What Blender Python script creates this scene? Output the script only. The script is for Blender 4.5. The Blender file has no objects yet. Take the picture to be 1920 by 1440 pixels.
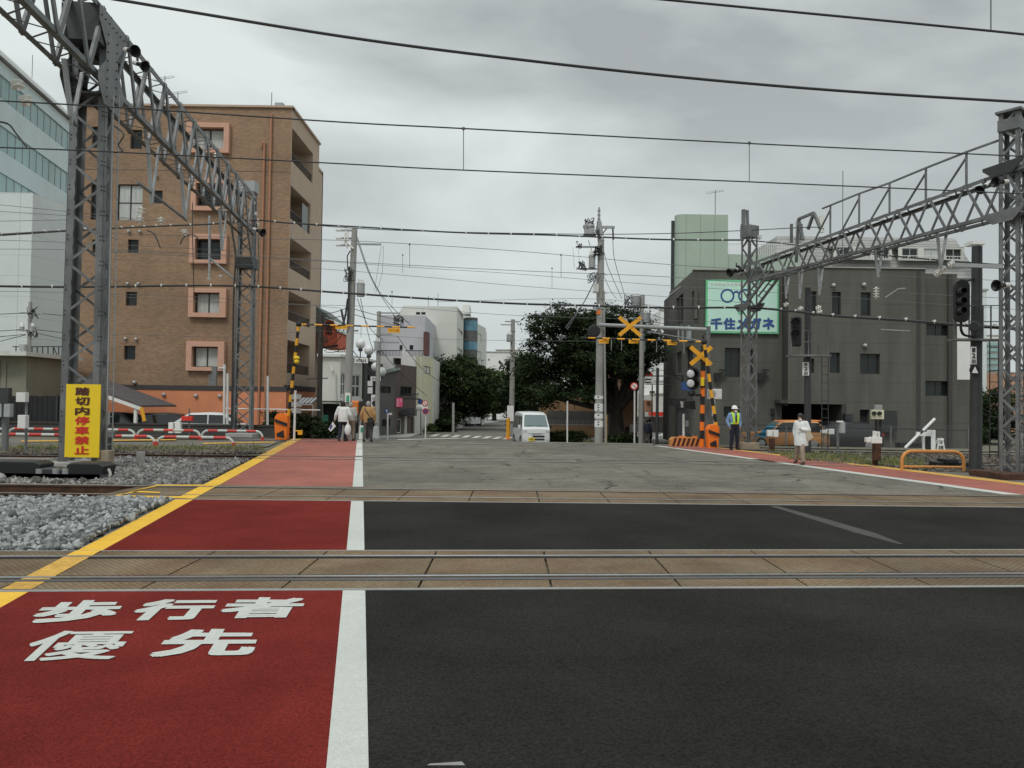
import bpy, bmesh, math, random
import numpy as np
from mathutils import Vector, Matrix
C = bpy.context.scene.collection
S = bpy.context.scene
R = math.radians
random.seed(7)
rng = np.random.default_rng(7)

# ---------------------------------------------------------------- camera, sky, sun, exposure
EYE = 1.75
FPX = 1450.0
PITCH, ROLL = R(1.42), R(0.8)
camd = bpy.data.cameras.new('camera'); cam = bpy.data.objects.new('camera', camd); C.objects.link(cam)
camd.sensor_width = 36; camd.lens = FPX/1920*36; camd.clip_start = .05; camd.clip_end = 3000
CM = Matrix.Rotation(math.pi/2+PITCH, 3, 'X') @ Matrix.Rotation(ROLL, 3, 'Z')
cam.matrix_world = Matrix.Translation((0, 0, EYE)) @ CM.to_4x4()
S.camera = cam
S.view_settings.view_transform = 'Standard'; S.view_settings.look = 'None'; S.view_settings.gamma = 1
S.view_settings.exposure = 0.0
SUN_EL, SUN_AZ = R(52), R(200)       # azimuth clockwise from +Y
w = bpy.data.worlds.new('World'); S.world = w; w.use_nodes = True
nt = w.node_tree; nt.nodes.clear()
def N(t, **k):
    n = nt.nodes.new(t)
    for a, b in k.items(): setattr(n, a, b)
    return n
sky = N('ShaderNodeTexSky', sky_type='NISHITA', sun_disc=False, sun_elevation=SUN_EL, sun_rotation=SUN_AZ)
sky.air_density = 1; sky.dust_density = 4
hsv = N('ShaderNodeHueSaturation'); hsv.inputs['Saturation'].default_value = .25; hsv.inputs['Value'].default_value = .08
nt.links.new(sky.outputs[0], hsv.inputs['Color'])
tc = N('ShaderNodeTexCoord'); mp = N('ShaderNodeMapping'); mp.inputs['Scale'].default_value = (1, 1, 2.6); mp.inputs['Location'].default_value = (.35, 0, .55)
nt.links.new(tc.outputs['Generated'], mp.inputs[0])
nz = N('ShaderNodeTexNoise'); nz.inputs['Scale'].default_value = 1.9; nz.inputs['Detail'].default_value = 7; nz.inputs['Roughness'].default_value = .5; nz.inputs['Distortion'].default_value = .25
nt.links.new(mp.outputs[0], nz.inputs[0])
cr = N('ShaderNodeValToRGB')
cr.color_ramp.elements[0].position = .36; cr.color_ramp.elements[0].color = (.42, .455, .46, 1)
cr.color_ramp.elements[1].position = .62; cr.color_ramp.elements[1].color = (.82, .885, .88, 1)
nt.links.new(nz.outputs[0], cr.inputs[0])
# paler towards the horizon, as overcast skies are
sx = N('ShaderNodeSeparateXYZ'); nt.links.new(tc.outputs['Generated'], sx.inputs[0])
hr = N('ShaderNodeMapRange'); hr.inputs['From Min'].default_value = 0; hr.inputs['From Max'].default_value = .38
hr.inputs['To Min'].default_value = .8; hr.inputs['To Max'].default_value = 0
nt.links.new(sx.outputs[2], hr.inputs[0])
mh = N('ShaderNodeMixRGB'); mh.inputs[2].default_value = (.64, .70, .705, 1)
zb = N('ShaderNodeMapRange'); zb.inputs['From Min'].default_value = .5; zb.inputs['From Max'].default_value = .95; zb.inputs['To Min'].default_value = 1; zb.inputs['To Max'].default_value = 1.75
nt.links.new(sx.outputs[2], zb.inputs[0])
nt.links.new(hr.outputs[0], mh.inputs[0]); nt.links.new(cr.outputs[0], mh.inputs[1])
mx = N('ShaderNodeMixRGB'); mx.inputs[0].default_value = .88
nt.links.new(hsv.outputs[0], mx.inputs[1]); nt.links.new(mh.outputs[0], mx.inputs[2])
bg = N('ShaderNodeBackground'); bg.inputs['Strength'].default_value = 1.0
nt.links.new(mx.outputs[0], bg.inputs[0])
wo = N('ShaderNodeOutputWorld'); nt.links.new(zb.outputs[0], bg.inputs['Strength']); nt.links.new(bg.outputs[0], wo.inputs[0])
sd = bpy.data.lights.new('sun', 'SUN'); sd.energy = 1.05; sd.angle = R(12); sd.color = (1, .965, .92)
sun = bpy.data.objects.new('sun', sd); C.objects.link(sun)
_v = Vector((math.sin(SUN_AZ)*math.cos(SUN_EL), math.cos(SUN_AZ)*math.cos(SUN_EL), math.sin(SUN_EL)))
sun.rotation_euler = _v.to_track_quat('Z', 'Y').to_euler(); sun.location = (0, -20, 40)

# ---------------------------------------------------------------- measuring: a photo pixel (1920x1440) seen as a direction
EY = Vector((0, 0, EYE))
def ray(px, py): return CM @ Vector(((px-960)/FPX, -(py-720)/FPX, -1))
def P(px, py, d):                       # point on that ray at distance d ahead
    v = ray(px, py); return EY + v*(d/v.y)
def PP(px, py, o, n):                   # point on that ray on the plane (o, n)
    v = ray(px, py); return EY + v*((Vector(o)-EY).dot(n)/v.dot(n))
def G(px, py, z=0.0): return PP(px, py, Vector((0, 0, z)), Vector((0, 0, 1)))
def gz(x, y):                           # ground height: the street drops beyond the crossing
    t = (y-34.3)/13.0
    t = min(1, max(0, t)); t = t*t*(3-2*t)
    return -.78*t
def base(px, d):                        # point of the ground under pixel column px at distance d
    p = P(px, 800, d); return Vector((p.x, d, gz(p.x, d)))

# ---------------------------------------------------------------- mesh helpers
class MB:
    def __init__(s): s.v = []; s.f = []; s.m = []; s.mi = 0
    def add(s, vs, fs):
        b = len(s.v); s.v += [tuple(p) for p in vs]
        for f in fs: s.f.append([i+b for i in f]); s.m.append(s.mi)
        return s
    def box(s, c, size, rz=0, M=None):
        x, y, z = size[0]/2, size[1]/2, size[2]/2
        vs = [Vector((a*x, b*y, c_*z)) for a in (-1, 1) for b in (-1, 1) for c_ in (-1, 1)]
        if M is None: M = Matrix.Rotation(rz, 3, 'Z')
        vs = [M @ q + Vector(c) for q in vs]
        return s.add(vs, [(0,1,3,2), (4,6,7,5), (0,4,5,1), (2,3,7,6), (0,2,6,4), (1,5,7,3)])
    def b6(s, x0, x1, y0, y1, z0, z1): return s.box(((x0+x1)/2, (y0+y1)/2, (z0+z1)/2), (abs(x1-x0), abs(y1-y0), abs(z1-z0)))
    def bar(s, p, q, w, h=None, up=(0, 0, 1)):
        h = h or w; p, q = Vector(p), Vector(q); d = q-p; L = d.length
        if L < 1e-6: return s
        d.normalize(); up = Vector(up)
        if abs(d.dot(up)) > .97: up = Vector((1, 0, 0)) if abs(d.x) < .9 else Vector((0, 1, 0))
        a = d.cross(up).normalized(); b = a.cross(d).normalized()
        return s.box((p+q)/2, (L, w, h), M=Matrix((d, a, b)).transposed())
    def angle(s, p, q, a, b, t=.012):       # an L section: two thin flanges along directions a, b (vectors with length)
        p, q, a, b = Vector(p), Vector(q), Vector(a), Vector(b)
        an, bn = a.normalized()*t, b.normalized()*t
        for A, B in ((a, bn), (b, an)):
            vs = [p, p+A, p+A+B, p+B, q, q+A, q+A+B, q+B]
            s.add(vs, [(0,3,2,1), (4,5,6,7), (0,1,5,4), (1,2,6,5), (2,3,7,6), (3,0,4,7)])
        return s
    def tube(s, p, q, r, r2=None, n=8, cap=True):
        r2 = r if r2 is None else r2; p, q = Vector(p), Vector(q); d = (q-p)
        if d.length < 1e-7: return s
        d.normalize(); a = d.orthogonal().normalized(); b = d.cross(a)
        vs = []
        for c, rr in ((p, r), (q, r2)):
            for i in range(n):
                t = 2*math.pi*i/n; vs.append(c+a*math.cos(t)*rr+b*math.sin(t)*rr)
        fs = [(i, (i+1) % n, n+(i+1) % n, n+i) for i in range(n)]
        if cap: fs += [tuple(range(n-1, -1, -1)), tuple(range(n, 2*n))]
        return s.add(vs, fs)
    def path(s, pts, r, n=6, closed=False):   # swept tube; r number or list
        pts = [Vector(p) for p in pts]; k = len(pts); rs = r if isinstance(r, (list, tuple)) else [r]*k
        vs = []; prev = None
        for i, p in enumerate(pts):
            d = (pts[min(i+1, k-1)]-pts[max(i-1, 0)]).normalized()
            if prev is None: a = d.orthogonal().normalized()
            else:
                a = prev - d*prev.dot(d)
                a = a.normalized() if a.length > 1e-6 else d.orthogonal().normalized()
            prev = a; b = d.cross(a)
            for j in range(n):
                t = 2*math.pi*j/n; vs.append(p+a*math.cos(t)*rs[i]+b*math.sin(t)*rs[i])
        fs = [(i*n+j, i*n+(j+1) % n, (i+1)*n+(j+1) % n, (i+1)*n+j) for i in range(k-1) for j in range(n)]
        fs += [tuple(range(n-1, -1, -1)), tuple(range((k-1)*n, k*n))]
        return s.add(vs, fs)
    def lathe(s, c, prof, n=16, axis=(0, 0, 1)):   # prof: list of (r, h)
        c = Vector(c); ax = Vector(axis).normalized(); a = ax.orthogonal().normalized(); b = ax.cross(a)
        vs = [c+ax*h+(a*math.cos(2*math.pi*i/n)+b*math.sin(2*math.pi*i/n))*r for r, h in prof for i in range(n)]
        fs = [(k*n+i, k*n+(i+1) % n, (k+1)*n+(i+1) % n, (k+1)*n+i) for k in range(len(prof)-1) for i in range(n)]
        fs += [tuple(range(n-1, -1, -1)), tuple(range((len(prof)-1)*n, len(prof)*n))]
        return s.add(vs, fs)
    def ell(s, c, r, n=12, m=8, M=None):
        c = Vector(c); vs = []
        if not hasattr(r, '__len__'): r = (r, r, r)
        M = M or Matrix.Identity(3)
        vs.append(c+M@Vector((0, 0, -r[2])))
        for k in range(1, m):
            t = -math.pi/2+math.pi*k/m
            for i in range(n):
                u = 2*math.pi*i/n; vs.append(c+M@Vector((math.cos(u)*math.cos(t)*r[0], math.sin(u)*math.cos(t)*r[1], math.sin(t)*r[2])))
        vs.append(c+M@Vector((0, 0, r[2])))
        fs = [(0, 1+(i+1) % n, 1+i) for i in range(n)]
        fs += [(1+k*n+i, 1+k*n+(i+1) % n, 1+(k+1)*n+(i+1) % n, 1+(k+1)*n+i) for k in range(m-2) for i in range(n)]
        L = len(vs)-1; fs += [(L, 1+(m-2)*n+i, 1+(m-2)*n+(i+1) % n) for i in range(n)]
        return s.add(vs, fs)
    def prism(s, poly, ex):                    # poly: 3-D points in a plane, ex: extrusion vector
        n = len(poly); ex = Vector(ex); a = [Vector(p) for p in poly]
        nv = Vector((0, 0, 0))
        for i in range(n): nv += a[i].cross(a[(i+1) % n])
        if nv.dot(ex) > 0: a = a[::-1]
        return s.add(a+[p+ex for p in a], [tuple(range(n)), tuple(range(2*n-1, n-1, -1))]+[((i+1) % n, i, n+i, n+(i+1) % n) for i in range(n)])
    def quad(s, *p): return s.add(p, [tuple(range(len(p)))])
    def build(s, name, mats, parent=None, smooth=False, bevel=0):
        me = bpy.data.meshes.new(name); me.from_pydata([tuple(v) for v in s.v], [], s.f)
        if not isinstance(mats, (list, tuple)): mats = [mats]
        for m in mats: me.materials.append(MAT[m] if isinstance(m, str) else m)
        if len(mats) > 1: me.polygons.foreach_set('material_index', s.m)
        if smooth:
            me.polygons.foreach_set('use_smooth', [True]*len(me.polygons))
            try: me.set_sharp_from_angle(angle=R(38))
            except Exception: pass
        me.update()
        o = bpy.data.objects.new(name, me); C.objects.link(o)
        if parent is not None: attach(o, parent)
        if bevel:
            b = o.modifiers.new('bevel', 'BEVEL'); b.width = bevel; b.segments = 2; b.limit_method = 'ANGLE'
        return o
def smooth(pts, n=10):
    out = []; k = len(pts)
    for i in range(k-1):
        p0, p1, p2, p3 = pts[max(i-1, 0)], pts[i], pts[i+1], pts[min(i+2, k-1)]
        for j in range(n):
            t = j/n; out.append(.5*((2*p1)+(p2-p0)*t+(2*p0-5*p1+4*p2-p3)*t*t+(3*p1-p0-3*p2+p3)*t**3))
    out.append(pts[-1]); return out
def attach(o, p):                           # parent while keeping world placement (parents are never rotated or scaled)
    o.parent = p
    o.location = -wloc(p)
def wloc(p):
    l = Vector(p.location)
    while p.parent: p = p.parent; l += Vector(p.location)
    return l
def thing(name, label, cat, loc=(0, 0, 0), group=None):
    o = bpy.data.objects.new(name, None); C.objects.link(o); o.location = loc; o.empty_display_size = .3
    o['label'] = label; o['category'] = cat
    if group: o['group'] = group
    return o
def tag(o, label, cat, group=None):
    o['label'] = label; o['category'] = cat
    if group: o['group'] = group
    return o
def kind(o, k='structure', label=None):
    o['kind'] = k
    if label: o['label'] = label
    return o
def children(o): return [c for c in bpy.data.objects if c.parent is o]
def dup(root, delta, label=None, group=None):
    kids = {}
    def rec(o, par):
        c = o.copy(); C.objects.link(c)
        if par is not None: c.parent = par
        for ch in list(o.children): rec(ch, c)
        return c
    c = rec(root, None); c.location = Vector(root.location)+Vector(delta)
    if label: c['label'] = label
    if group: c['group'] = group
    return c

# ---------------------------------------------------------------- materials
MAT = {}
def mat(name, col, rough=.7, var=.12, scale=3, bump=0, bscale=40, metal=0, spec=.5, detail=4, col2=None, stretch=(1, 1, 1), dirt=0, trans=0, grain=None):
    m = bpy.data.materials.new(name); m.use_nodes = True; t = m.node_tree; b = t.nodes['Principled BSDF']
    b.inputs['Roughness'].default_value = rough; b.inputs['Metallic'].default_value = metal; b.inputs['Specular IOR Level'].default_value = spec
    tc = t.nodes.new('ShaderNodeTexCoord'); mp = t.nodes.new('ShaderNodeMapping'); mp.inputs['Scale'].default_value = stretch
    t.links.new(tc.outputs['Object'], mp.inputs[0])
    out = None
    c1 = tuple(max(0, c*(1-var)) for c in col); c2 = tuple(col2) if col2 else tuple(min(1, c*(1+var)) for c in col)
    if var or col2:
        nz = t.nodes.new('ShaderNodeTexNoise'); nz.inputs['Scale'].default_value = scale; nz.inputs['Detail'].default_value = detail; nz.inputs['Roughness'].default_value = .6
        t.links.new(mp.outputs[0], nz.inputs[0])
        cr = t.nodes.new('ShaderNodeValToRGB'); cr.color_ramp.elements[0].position = .3; cr.color_ramp.elements[1].position = .7
        cr.color_ramp.elements[0].color = (*c1, 1); cr.color_ramp.elements[1].color = (*c2, 1)
        t.links.new(nz.outputs[0], cr.inputs[0]); out = cr.outputs[0]
        if dirt:
            n2 = t.nodes.new('ShaderNodeTexNoise'); n2.inputs['Scale'].default_value = scale*.23; n2.inputs['Detail'].default_value = 8; n2.inputs['Roughness'].default_value = .7
            t.links.new(mp.outputs[0], n2.inputs[0])
            mr = t.nodes.new('ShaderNodeMapRange'); mr.inputs[1].default_value = .45; mr.inputs[2].default_value = .75; mr.inputs[3].default_value = 0; mr.inputs[4].default_value = dirt
            t.links.new(n2.outputs[0], mr.inputs[0])
            mx = t.nodes.new('ShaderNodeMixRGB'); mx.inputs[2].default_value = (col[0]*.35, col[1]*.33, col[2]*.3, 1)
            t.links.new(mr.outputs[0], mx.inputs[0]); t.links.new(out, mx.inputs[1]); out = mx.outputs[0]
        if grain:
            n3 = t.nodes.new('ShaderNodeTexNoise'); n3.inputs['Scale'].default_value = grain[0]; n3.inputs['Detail'].default_value = 3; n3.inputs['Roughness'].default_value = .75; t.links.new(tc.outputs['Object'], n3.inputs[0])
            n4 = t.nodes.new('ShaderNodeTexNoise'); n4.inputs['Scale'].default_value = .45; n4.inputs['Detail'].default_value = 5; n4.inputs['Distortion'].default_value = .6; t.links.new(tc.outputs['Object'], n4.inputs[0])
            r3 = t.nodes.new('ShaderNodeMapRange'); r3.inputs[1].default_value = .25; r3.inputs[2].default_value = .75; r3.inputs[3].default_value = 1-grain[1]; r3.inputs[4].default_value = 1+grain[1]; r3.clamp = False; t.links.new(n3.outputs[0], r3.inputs[0])
            r4 = t.nodes.new('ShaderNodeMapRange'); r4.inputs[1].default_value = .3; r4.inputs[2].default_value = .7; r4.inputs[3].default_value = 1-grain[2]; r4.inputs[4].default_value = 1+grain[2]; t.links.new(n4.outputs[0], r4.inputs[0])
            mm = t.nodes.new('ShaderNodeMath'); mm.operation = 'MULTIPLY'; t.links.new(r3.outputs[0], mm.inputs[0]); t.links.new(r4.outputs[0], mm.inputs[1])
            vs = t.nodes.new('ShaderNodeVectorMath'); vs.operation = 'SCALE'; t.links.new(out, vs.inputs[0]); t.links.new(mm.outputs[0], vs.inputs['Scale']); out = vs.outputs[0]
        t.links.new(out, b.inputs['Base Color'])
    else: b.inputs['Base Color'].default_value = (*col, 1)
    if bump:
        nb = t.nodes.new('ShaderNodeTexNoise'); nb.inputs['Scale'].default_value = bscale; nb.inputs['Detail'].default_value = 5
        t.links.new(mp.outputs[0], nb.inputs[0])
        bp = t.nodes.new('ShaderNodeBump'); bp.inputs['Strength'].default_value = bump; bp.inputs['Distance'].default_value = .02
        t.links.new(nb.outputs[0], bp.inputs['Height']); t.links.new(bp.outputs[0], b.inputs['Normal'])
    MAT[name] = m; return m
def lines(name, axis, period, width, dark, rot=None, bump=0):
    """add regular joints to a material along an object axis ('x','y','z')"""
    m = MAT[name]; t = m.node_tree; b = t.nodes['Principled BSDF']
    tc = t.nodes.new('ShaderNodeTexCoord'); sp = t.nodes.new('ShaderNodeSeparateXYZ'); t.links.new(tc.outputs['Object'], sp.inputs[0])
    def math_(op, a, v=None):
        n = t.nodes.new('ShaderNodeMath'); n.operation = op
        t.links.new(a, n.inputs[0])
        if v is not None: n.inputs[1].default_value = v
        return n.outputs[0]
    k = math_('DIVIDE', sp.outputs['xyz'.index(axis)], period); k = math_('FRACT', k); k = math_('LESS_THAN', k, width/period)
    k = math_('MULTIPLY', k, dark)
    mx = t.nodes.new('ShaderNodeMixRGB'); mx.inputs[2].default_value = (.02, .02, .02, 1)
    lk = b.inputs['Base Color'].links
    if lk: src = lk[0].from_socket; t.links.new(src, mx.inputs[1])
    else: mx.inputs[1].default_value = b.inputs['Base Color'].default_value
    t.links.new(k, mx.inputs[0]); t.links.new(mx.outputs[0], b.inputs['Base Color'])
def brickmat(name, c1, c2, mortar, w, h, rough=.75, offset=.5, face='xz', ms=.006, bump=.2):
    m = bpy.data.materials.new(name); m.use_nodes = True; t = m.node_tree; b = t.nodes['Principled BSDF']; b.inputs['Roughness'].default_value = rough
    tc = t.nodes.new('ShaderNodeTexCoord'); sp = t.nodes.new('ShaderNodeSeparateXYZ'); cb = t.nodes.new('ShaderNodeCombineXYZ')
    t.links.new(tc.outputs['Object'], sp.inputs[0])
    if face == 'xz':                            # walls: run the courses along whichever way the wall goes
        ad = t.nodes.new('ShaderNodeMath'); ad.operation = 'ADD'; t.links.new(sp.outputs[0], ad.inputs[0]); t.links.new(sp.outputs[1], ad.inputs[1])
        t.links.new(ad.outputs[0], cb.inputs[0]); t.links.new(sp.outputs[2], cb.inputs[1])
    else: t.links.new(sp.outputs[0], cb.inputs[0]); t.links.new(sp.outputs[1], cb.inputs[1])
    br = t.nodes.new('ShaderNodeTexBrick'); br.inputs['Scale'].default_value = 1; br.offset = offset
    br.inputs['Color1'].default_value = (*c1, 1); br.inputs['Color2'].default_value = (*c2, 1); br.inputs['Mortar'].default_value = (*mortar, 1)
    br.inputs['Brick Width'].default_value = w; br.inputs['Row Height'].default_value = h; br.inputs['Mortar Size'].default_value = ms
    t.links.new(cb.outputs[0], br.inputs[0])
    nz = t.nodes.new('ShaderNodeTexNoise'); nz.inputs['Scale'].default_value = .5; nz.inputs['Detail'].default_value = 8; nz.inputs['Roughness'].default_value = .65
    t.links.new(tc.outputs['Object'], nz.inputs[0])
    mr = t.nodes.new('ShaderNodeMapRange'); mr.inputs[1].default_value = .3; mr.inputs[2].default_value = .7; mr.inputs[3].default_value = .78; mr.inputs[4].default_value = 1.15
    t.links.new(nz.outputs[0], mr.inputs[0])
    mu = t.nodes.new('ShaderNodeVectorMath'); mu.operation = 'SCALE'; t.links.new(br.outputs[0], mu.inputs[0]); t.links.new(mr.outputs[0], mu.inputs['Scale'])
    t.links.new(mu.outputs[0], b.inputs['Base Color'])
    if bump:
        bp = t.nodes.new('ShaderNodeBump'); bp.inputs['Strength'].default_value = bump; bp.inputs['Distance'].default_value = .01; bp.invert = True
        t.links.new(br.outputs['Fac'], bp.inputs['Height']); t.links.new(bp.outputs[0], b.inputs['Normal'])
    MAT[name] = m; return m

mat('asphalt_new', (.031, .030, .0275), .9, .12, 1.2, .9, 120, detail=10, spec=.06, grain=(55, .7, .26))
mat('asphalt_old', (.195, .182, .152), .9, .16, 2.0, .9, 90, detail=10, dirt=.5, spec=.2, grain=(28, .5, .22))
mat('asphalt_patch', (.165, .155, .132), .9, .16, 2.0, .9, 90, detail=10, dirt=.4, spec=.2, grain=(28, .5, .15))
mat('asphalt_side', (.16, .15, .13), .9, .2, 1.0, .5, 120, detail=10, dirt=.4)
mat('red_new', (.185, .0250, .0205), .9, .12, 1.5, .8, 120, detail=10, spec=.06, grain=(60, .5, .2))
mat('red_old', (.37, .12, .088), .88, .13, 1.6, .8, 90, detail=10, dirt=.35, grain=(30, .3, .12))
mat('paint_white', (.55, .57, .53), .7, .04, 6, .5, 120, detail=8, grain=(45, .12, .06))
mat('paint_white_worn', (.62, .62, .58), .8, .1, 5, .3, 120, detail=9, dirt=.5, grain=(20, .3, .1))
mat('paint_yellow', (.86, .50, .035), .7, .08, 6, .3, 150, detail=8, grain=(45, .12, .08))
mat('paint_yellow_worn', (.66, .38, .07), .8, .15, 4, .3, 120, detail=9, dirt=.5, grain=(20, .3, .15))
mat('tan_conc', (.30, .24, .17), .9, .15, 3, .3, 30)
mat('guard_steel', (.085, .085, .085), .5, .15, 4, 0, metal=.2)
mat('panel_conc', (.235, .135, .062), .9, .3, 1.3, .8, 60, detail=10, dirt=.45, col2=(.24, .185, .115), grain=(25, .35, .3))
def cracks(name, scale, wd, amt):
    m = MAT[name]; t = m.node_tree; b = t.nodes['Principled BSDF']; tc = t.nodes.new('ShaderNodeTexCoord')
    n = t.nodes.new('ShaderNodeTexNoise'); n.inputs['Scale'].default_value = 2.2; n.inputs['Detail'].default_value = 6; t.links.new(tc.outputs['Object'], n.inputs[0])
    mx = t.nodes.new('ShaderNodeMixRGB'); mx.blend_type = 'LINEAR_LIGHT'; mx.inputs[0].default_value = .35; t.links.new(tc.outputs['Object'], mx.inputs[1]); t.links.new(n.outputs['Color'], mx.inputs[2])
    v = t.nodes.new('ShaderNodeTexVoronoi'); v.feature = 'DISTANCE_TO_EDGE'; v.inputs['Scale'].default_value = scale; t.links.new(mx.outputs[0], v.inputs[0])
    r = t.nodes.new('ShaderNodeMapRange'); r.inputs[1].default_value = wd*.4; r.inputs[2].default_value = wd; r.inputs[3].default_value = amt; r.inputs[4].default_value = 0; t.links.new(v.outputs[0], r.inputs[0])
    k = t.nodes.new('ShaderNodeTexNoise'); k.inputs['Scale'].default_value = .35; t.links.new(tc.outputs['Object'], k.inputs[0]); kr = t.nodes.new('ShaderNodeMapRange'); kr.inputs[1].default_value = .42; kr.inputs[2].default_value = .58; t.links.new(k.outputs[0], kr.inputs[0])
    mu = t.nodes.new('ShaderNodeMath'); mu.operation = 'MULTIPLY'; t.links.new(r.outputs[0], mu.inputs[0]); t.links.new(kr.outputs[0], mu.inputs[1])
    m2 = t.nodes.new('ShaderNodeMixRGB'); m2.inputs[2].default_value = (.04, .038, .034, 1); t.links.new(mu.outputs[0], m2.inputs[0]); t.links.new(b.inputs['Base Color'].links[0].from_socket, m2.inputs[1]); t.links.new(m2.outputs[0], b.inputs['Base Color'])
cracks('asphalt_old', .45, .022, .85); cracks('red_old', .35, .010, .6)
mat('panel_edge', (.27, .27, .255), .7, .15, 3, .3, 60)
mat('rail_steel', (.55, .57, .58), .3, .1, 5, 0, metal=.85)
mat('rust', (.045, .022, .013), .9, .4, 5, .4, 60, col2=(.10, .045, .025), detail=8)
mat('groove_shade', (.012, .012, .012), .9, 0)
mat('ballast_soil', (.27, .27, .26), .95, .3, 9, 1, 30, detail=10)
mat('ballast_dark', (.20, .175, .15), .95, .35, 7, 1, 30, detail=10)
mat('dirt', (.15, .135, .105), .95, .35, 2, 1, 20, detail=10, col2=(.20, .19, .13))
mat('steel', (.165, .177, .182), .5, .3, 2.2, .1, 20, metal=.15, dirt=.75, detail=8, col2=(.225, .235, .235))
mat('steel_dark', (.045, .048, .05), .5, .2, 3, 0, metal=.2)
mat('steel_light', (.34, .355, .355), .45, .1, 3, 0, metal=.3)
mat('rivet', (.035, .035, .035), .6, .1, 3)
mat('wire', (.03, .03, .032), .5, 0)
mat('wire_grey', (.13, .135, .14), .5, 0)
mat('porcelain', (.80, .80, .76), .22, .1, 8, 0)
mat('black', (.012, .012, .013), .5, .1, 3)
mat('black_matte', (.02, .02, .022), .85, .2, 3)
mat('white_plastic', (.70, .70, .68), .4, .06, 4)
mat('grey_box', (.36, .38, .38), .5, .12, 3, dirt=.3)
mat('concrete', (.38, .375, .35), .9, .15, 2.2, .5, 40, detail=9, dirt=.3)
mat('concrete_pole', (.33, .325, .305), .85, .14, 3, .3, 40, detail=9, dirt=.4, stretch=(1, 1, .25))
mat('sign_yellow', (.88, .62, .015), .45, .03, 2)
mat('sign_red', (.62, .03, .015), .5, 0)
mat('sign_white', (.80, .80, .78), .5, .03, 3)
mat('gate_orange', (.90, .20, .012), .42, .07, 5)
mat('stripe_yellow', (.84, .40, .02), .5, .08, 5)
mat('rail_orange', (.62, .27, .07), .55, .15, 4, dirt=.3)
mat('red_band', (.55, .04, .03), .5, .1, 4)
mat('glass_dark', (.018, .024, .024), .12, .4, .7, 0, spec=.35)
mat('tower_white', (.46, .55, .55), .35, .08, .4)
mat('glass_teal', (.21, .345, .335), .12, .22, .25, 0, spec=.8, stretch=(1, 1, .3))
mat('glass_blue', (.10, .24, .33), .12, .2, .4, 0, spec=.8)
mat('curtain', (.50, .52, .50), .8, .22, 4, 0, stretch=(6, 6, .3))
mat('frame_dark', (.03, .028, .026), .5, .1, 3)
mat('frame_alu', (.42, .43, .43), .4, .1, 3, metal=.4)
mat('pipe_copper', (.40, .19, .11), .6, .1, 2)
mat('pink_surround', (.58, .335, .24), .75, .06, 3)
mat('orange_wall', (.66, .25, .125), .8, .08, 1.4, .1, 30, detail=8, dirt=.15)
mat('beige_side', (.47, .36, .27), .8, .06, 1.2)
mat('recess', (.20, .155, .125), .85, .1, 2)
mat('band_dark', (.05, .045, .045), .7, .1, 3)
brickmat('tile_brown', (.335, .212, .125), (.25, .155, .092), (.23, .165, .115), .23, .075, ms=.006)
mat('grey_wall', (.108, .106, .092), .85, .2, 1.3, .25, 30, detail=9, dirt=.5, stretch=(1, 1, .16))
lines('grey_wall', 'z', 1.02, .018, .55); lines('grey_wall', 'x', 1.85, .018, .3)
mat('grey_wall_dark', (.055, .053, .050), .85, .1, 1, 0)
mat('green_wall', (.38, .47, .385), .7, .04, .8, dirt=.1); lines('green_wall', 'x', .93, .03, .45); 
mat('slate', (.36, .36, .345), .8, .12, 1.2); lines('slate', 'z', .26, .035, .6)
mat('white_wall', (.76, .77, .745), .8, .05, .6, dirt=.1)
mat('pale_panel', (.66, .71, .705), .7, .05, .5); lines('pale_panel', 'x', 2.0, .035, .35); lines('pale_panel', 'z', 1.5, .03, .3)
mat('hut_wall', (.26, .25, .19), .8, .1, 1)
mat('pale_wall', (.65, .655, .60), .8, .08, .8, .1, 30, dirt=.2)
mat('violet_wall', (.54, .55, .59), .8, .05, 1, dirt=.12)
mat('greygreen_wall', (.64, .65, .60), .8, .05, .7, dirt=.12); lines('greygreen_wall', 'z', 1.5, .03, .2)
mat('brown_wall', (.12, .095, .085), .85, .15, 1.2, dirt=.3)
mat('dark_grey_wall', (.12, .12, .115), .85, .15, 1.2, dirt=.3)
mat('yellow_wall', (.66, .64, .46), .8, .06, 1, dirt=.2)
mat('red_house', (.58, .12, .06), .7, .1, 2)
mat('roof_green', (.16, .19, .175), .8, .15, 2); lines('roof_green', 'z', .3, .04, .5)
mat('roof_tile', (.09, .085, .09), .7, .2, 3)
mat('roof_red', (.13, .06, .055), .8, .3, 4)
mat('tan_wall', (.38, .235, .125), .8, .08, 1, dirt=.15)
mat('pinkish_wall', (.50, .27, .17), .8, .08, 1, dirt=.15)
mat('awning_grey', (.35, .36, .37), .6, .1, 2); lines('awning_grey', 'x', .22, .11, .8)
mat('timber_dark', (.05, .042, .036), .9, .25, 3, stretch=(1, 1, .2))
mat('bark', (.05, .042, .034), .95, .35, 6, .8, 30, stretch=(1, 1, .3))
mat('orange_box', (.75, .22, .05), .6, .05, 2)
mat('green_net', (.03, .16, .10), .8, .2, 5)
mat('car_white', (.68, .70, .70), .22, .02, 1, spec=.7)
mat('car_tan', (.50, .24, .085), .35, .16, 2.2, dirt=.45)
mat('car_roof_orange', (.80, .27, .08), .4, .06, 2)
mat('car_dark', (.03, .032, .036), .2, .1, 1, spec=.7)
mat('glass_car', (.10, .155, .155), .07, .1, 1, spec=.9)
mat('glass_car_dark', (.012, .014, .015), .08, .1, 1, spec=.8)
mat('tyre', (.018, .018, .018), .85, .1, 5)
mat('rim', (.35, .36, .37), .35, .1, 5, metal=.6)
mat('lamp_glass', (.55, .57, .58), .08, .1, 10, spec=.9)
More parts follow.
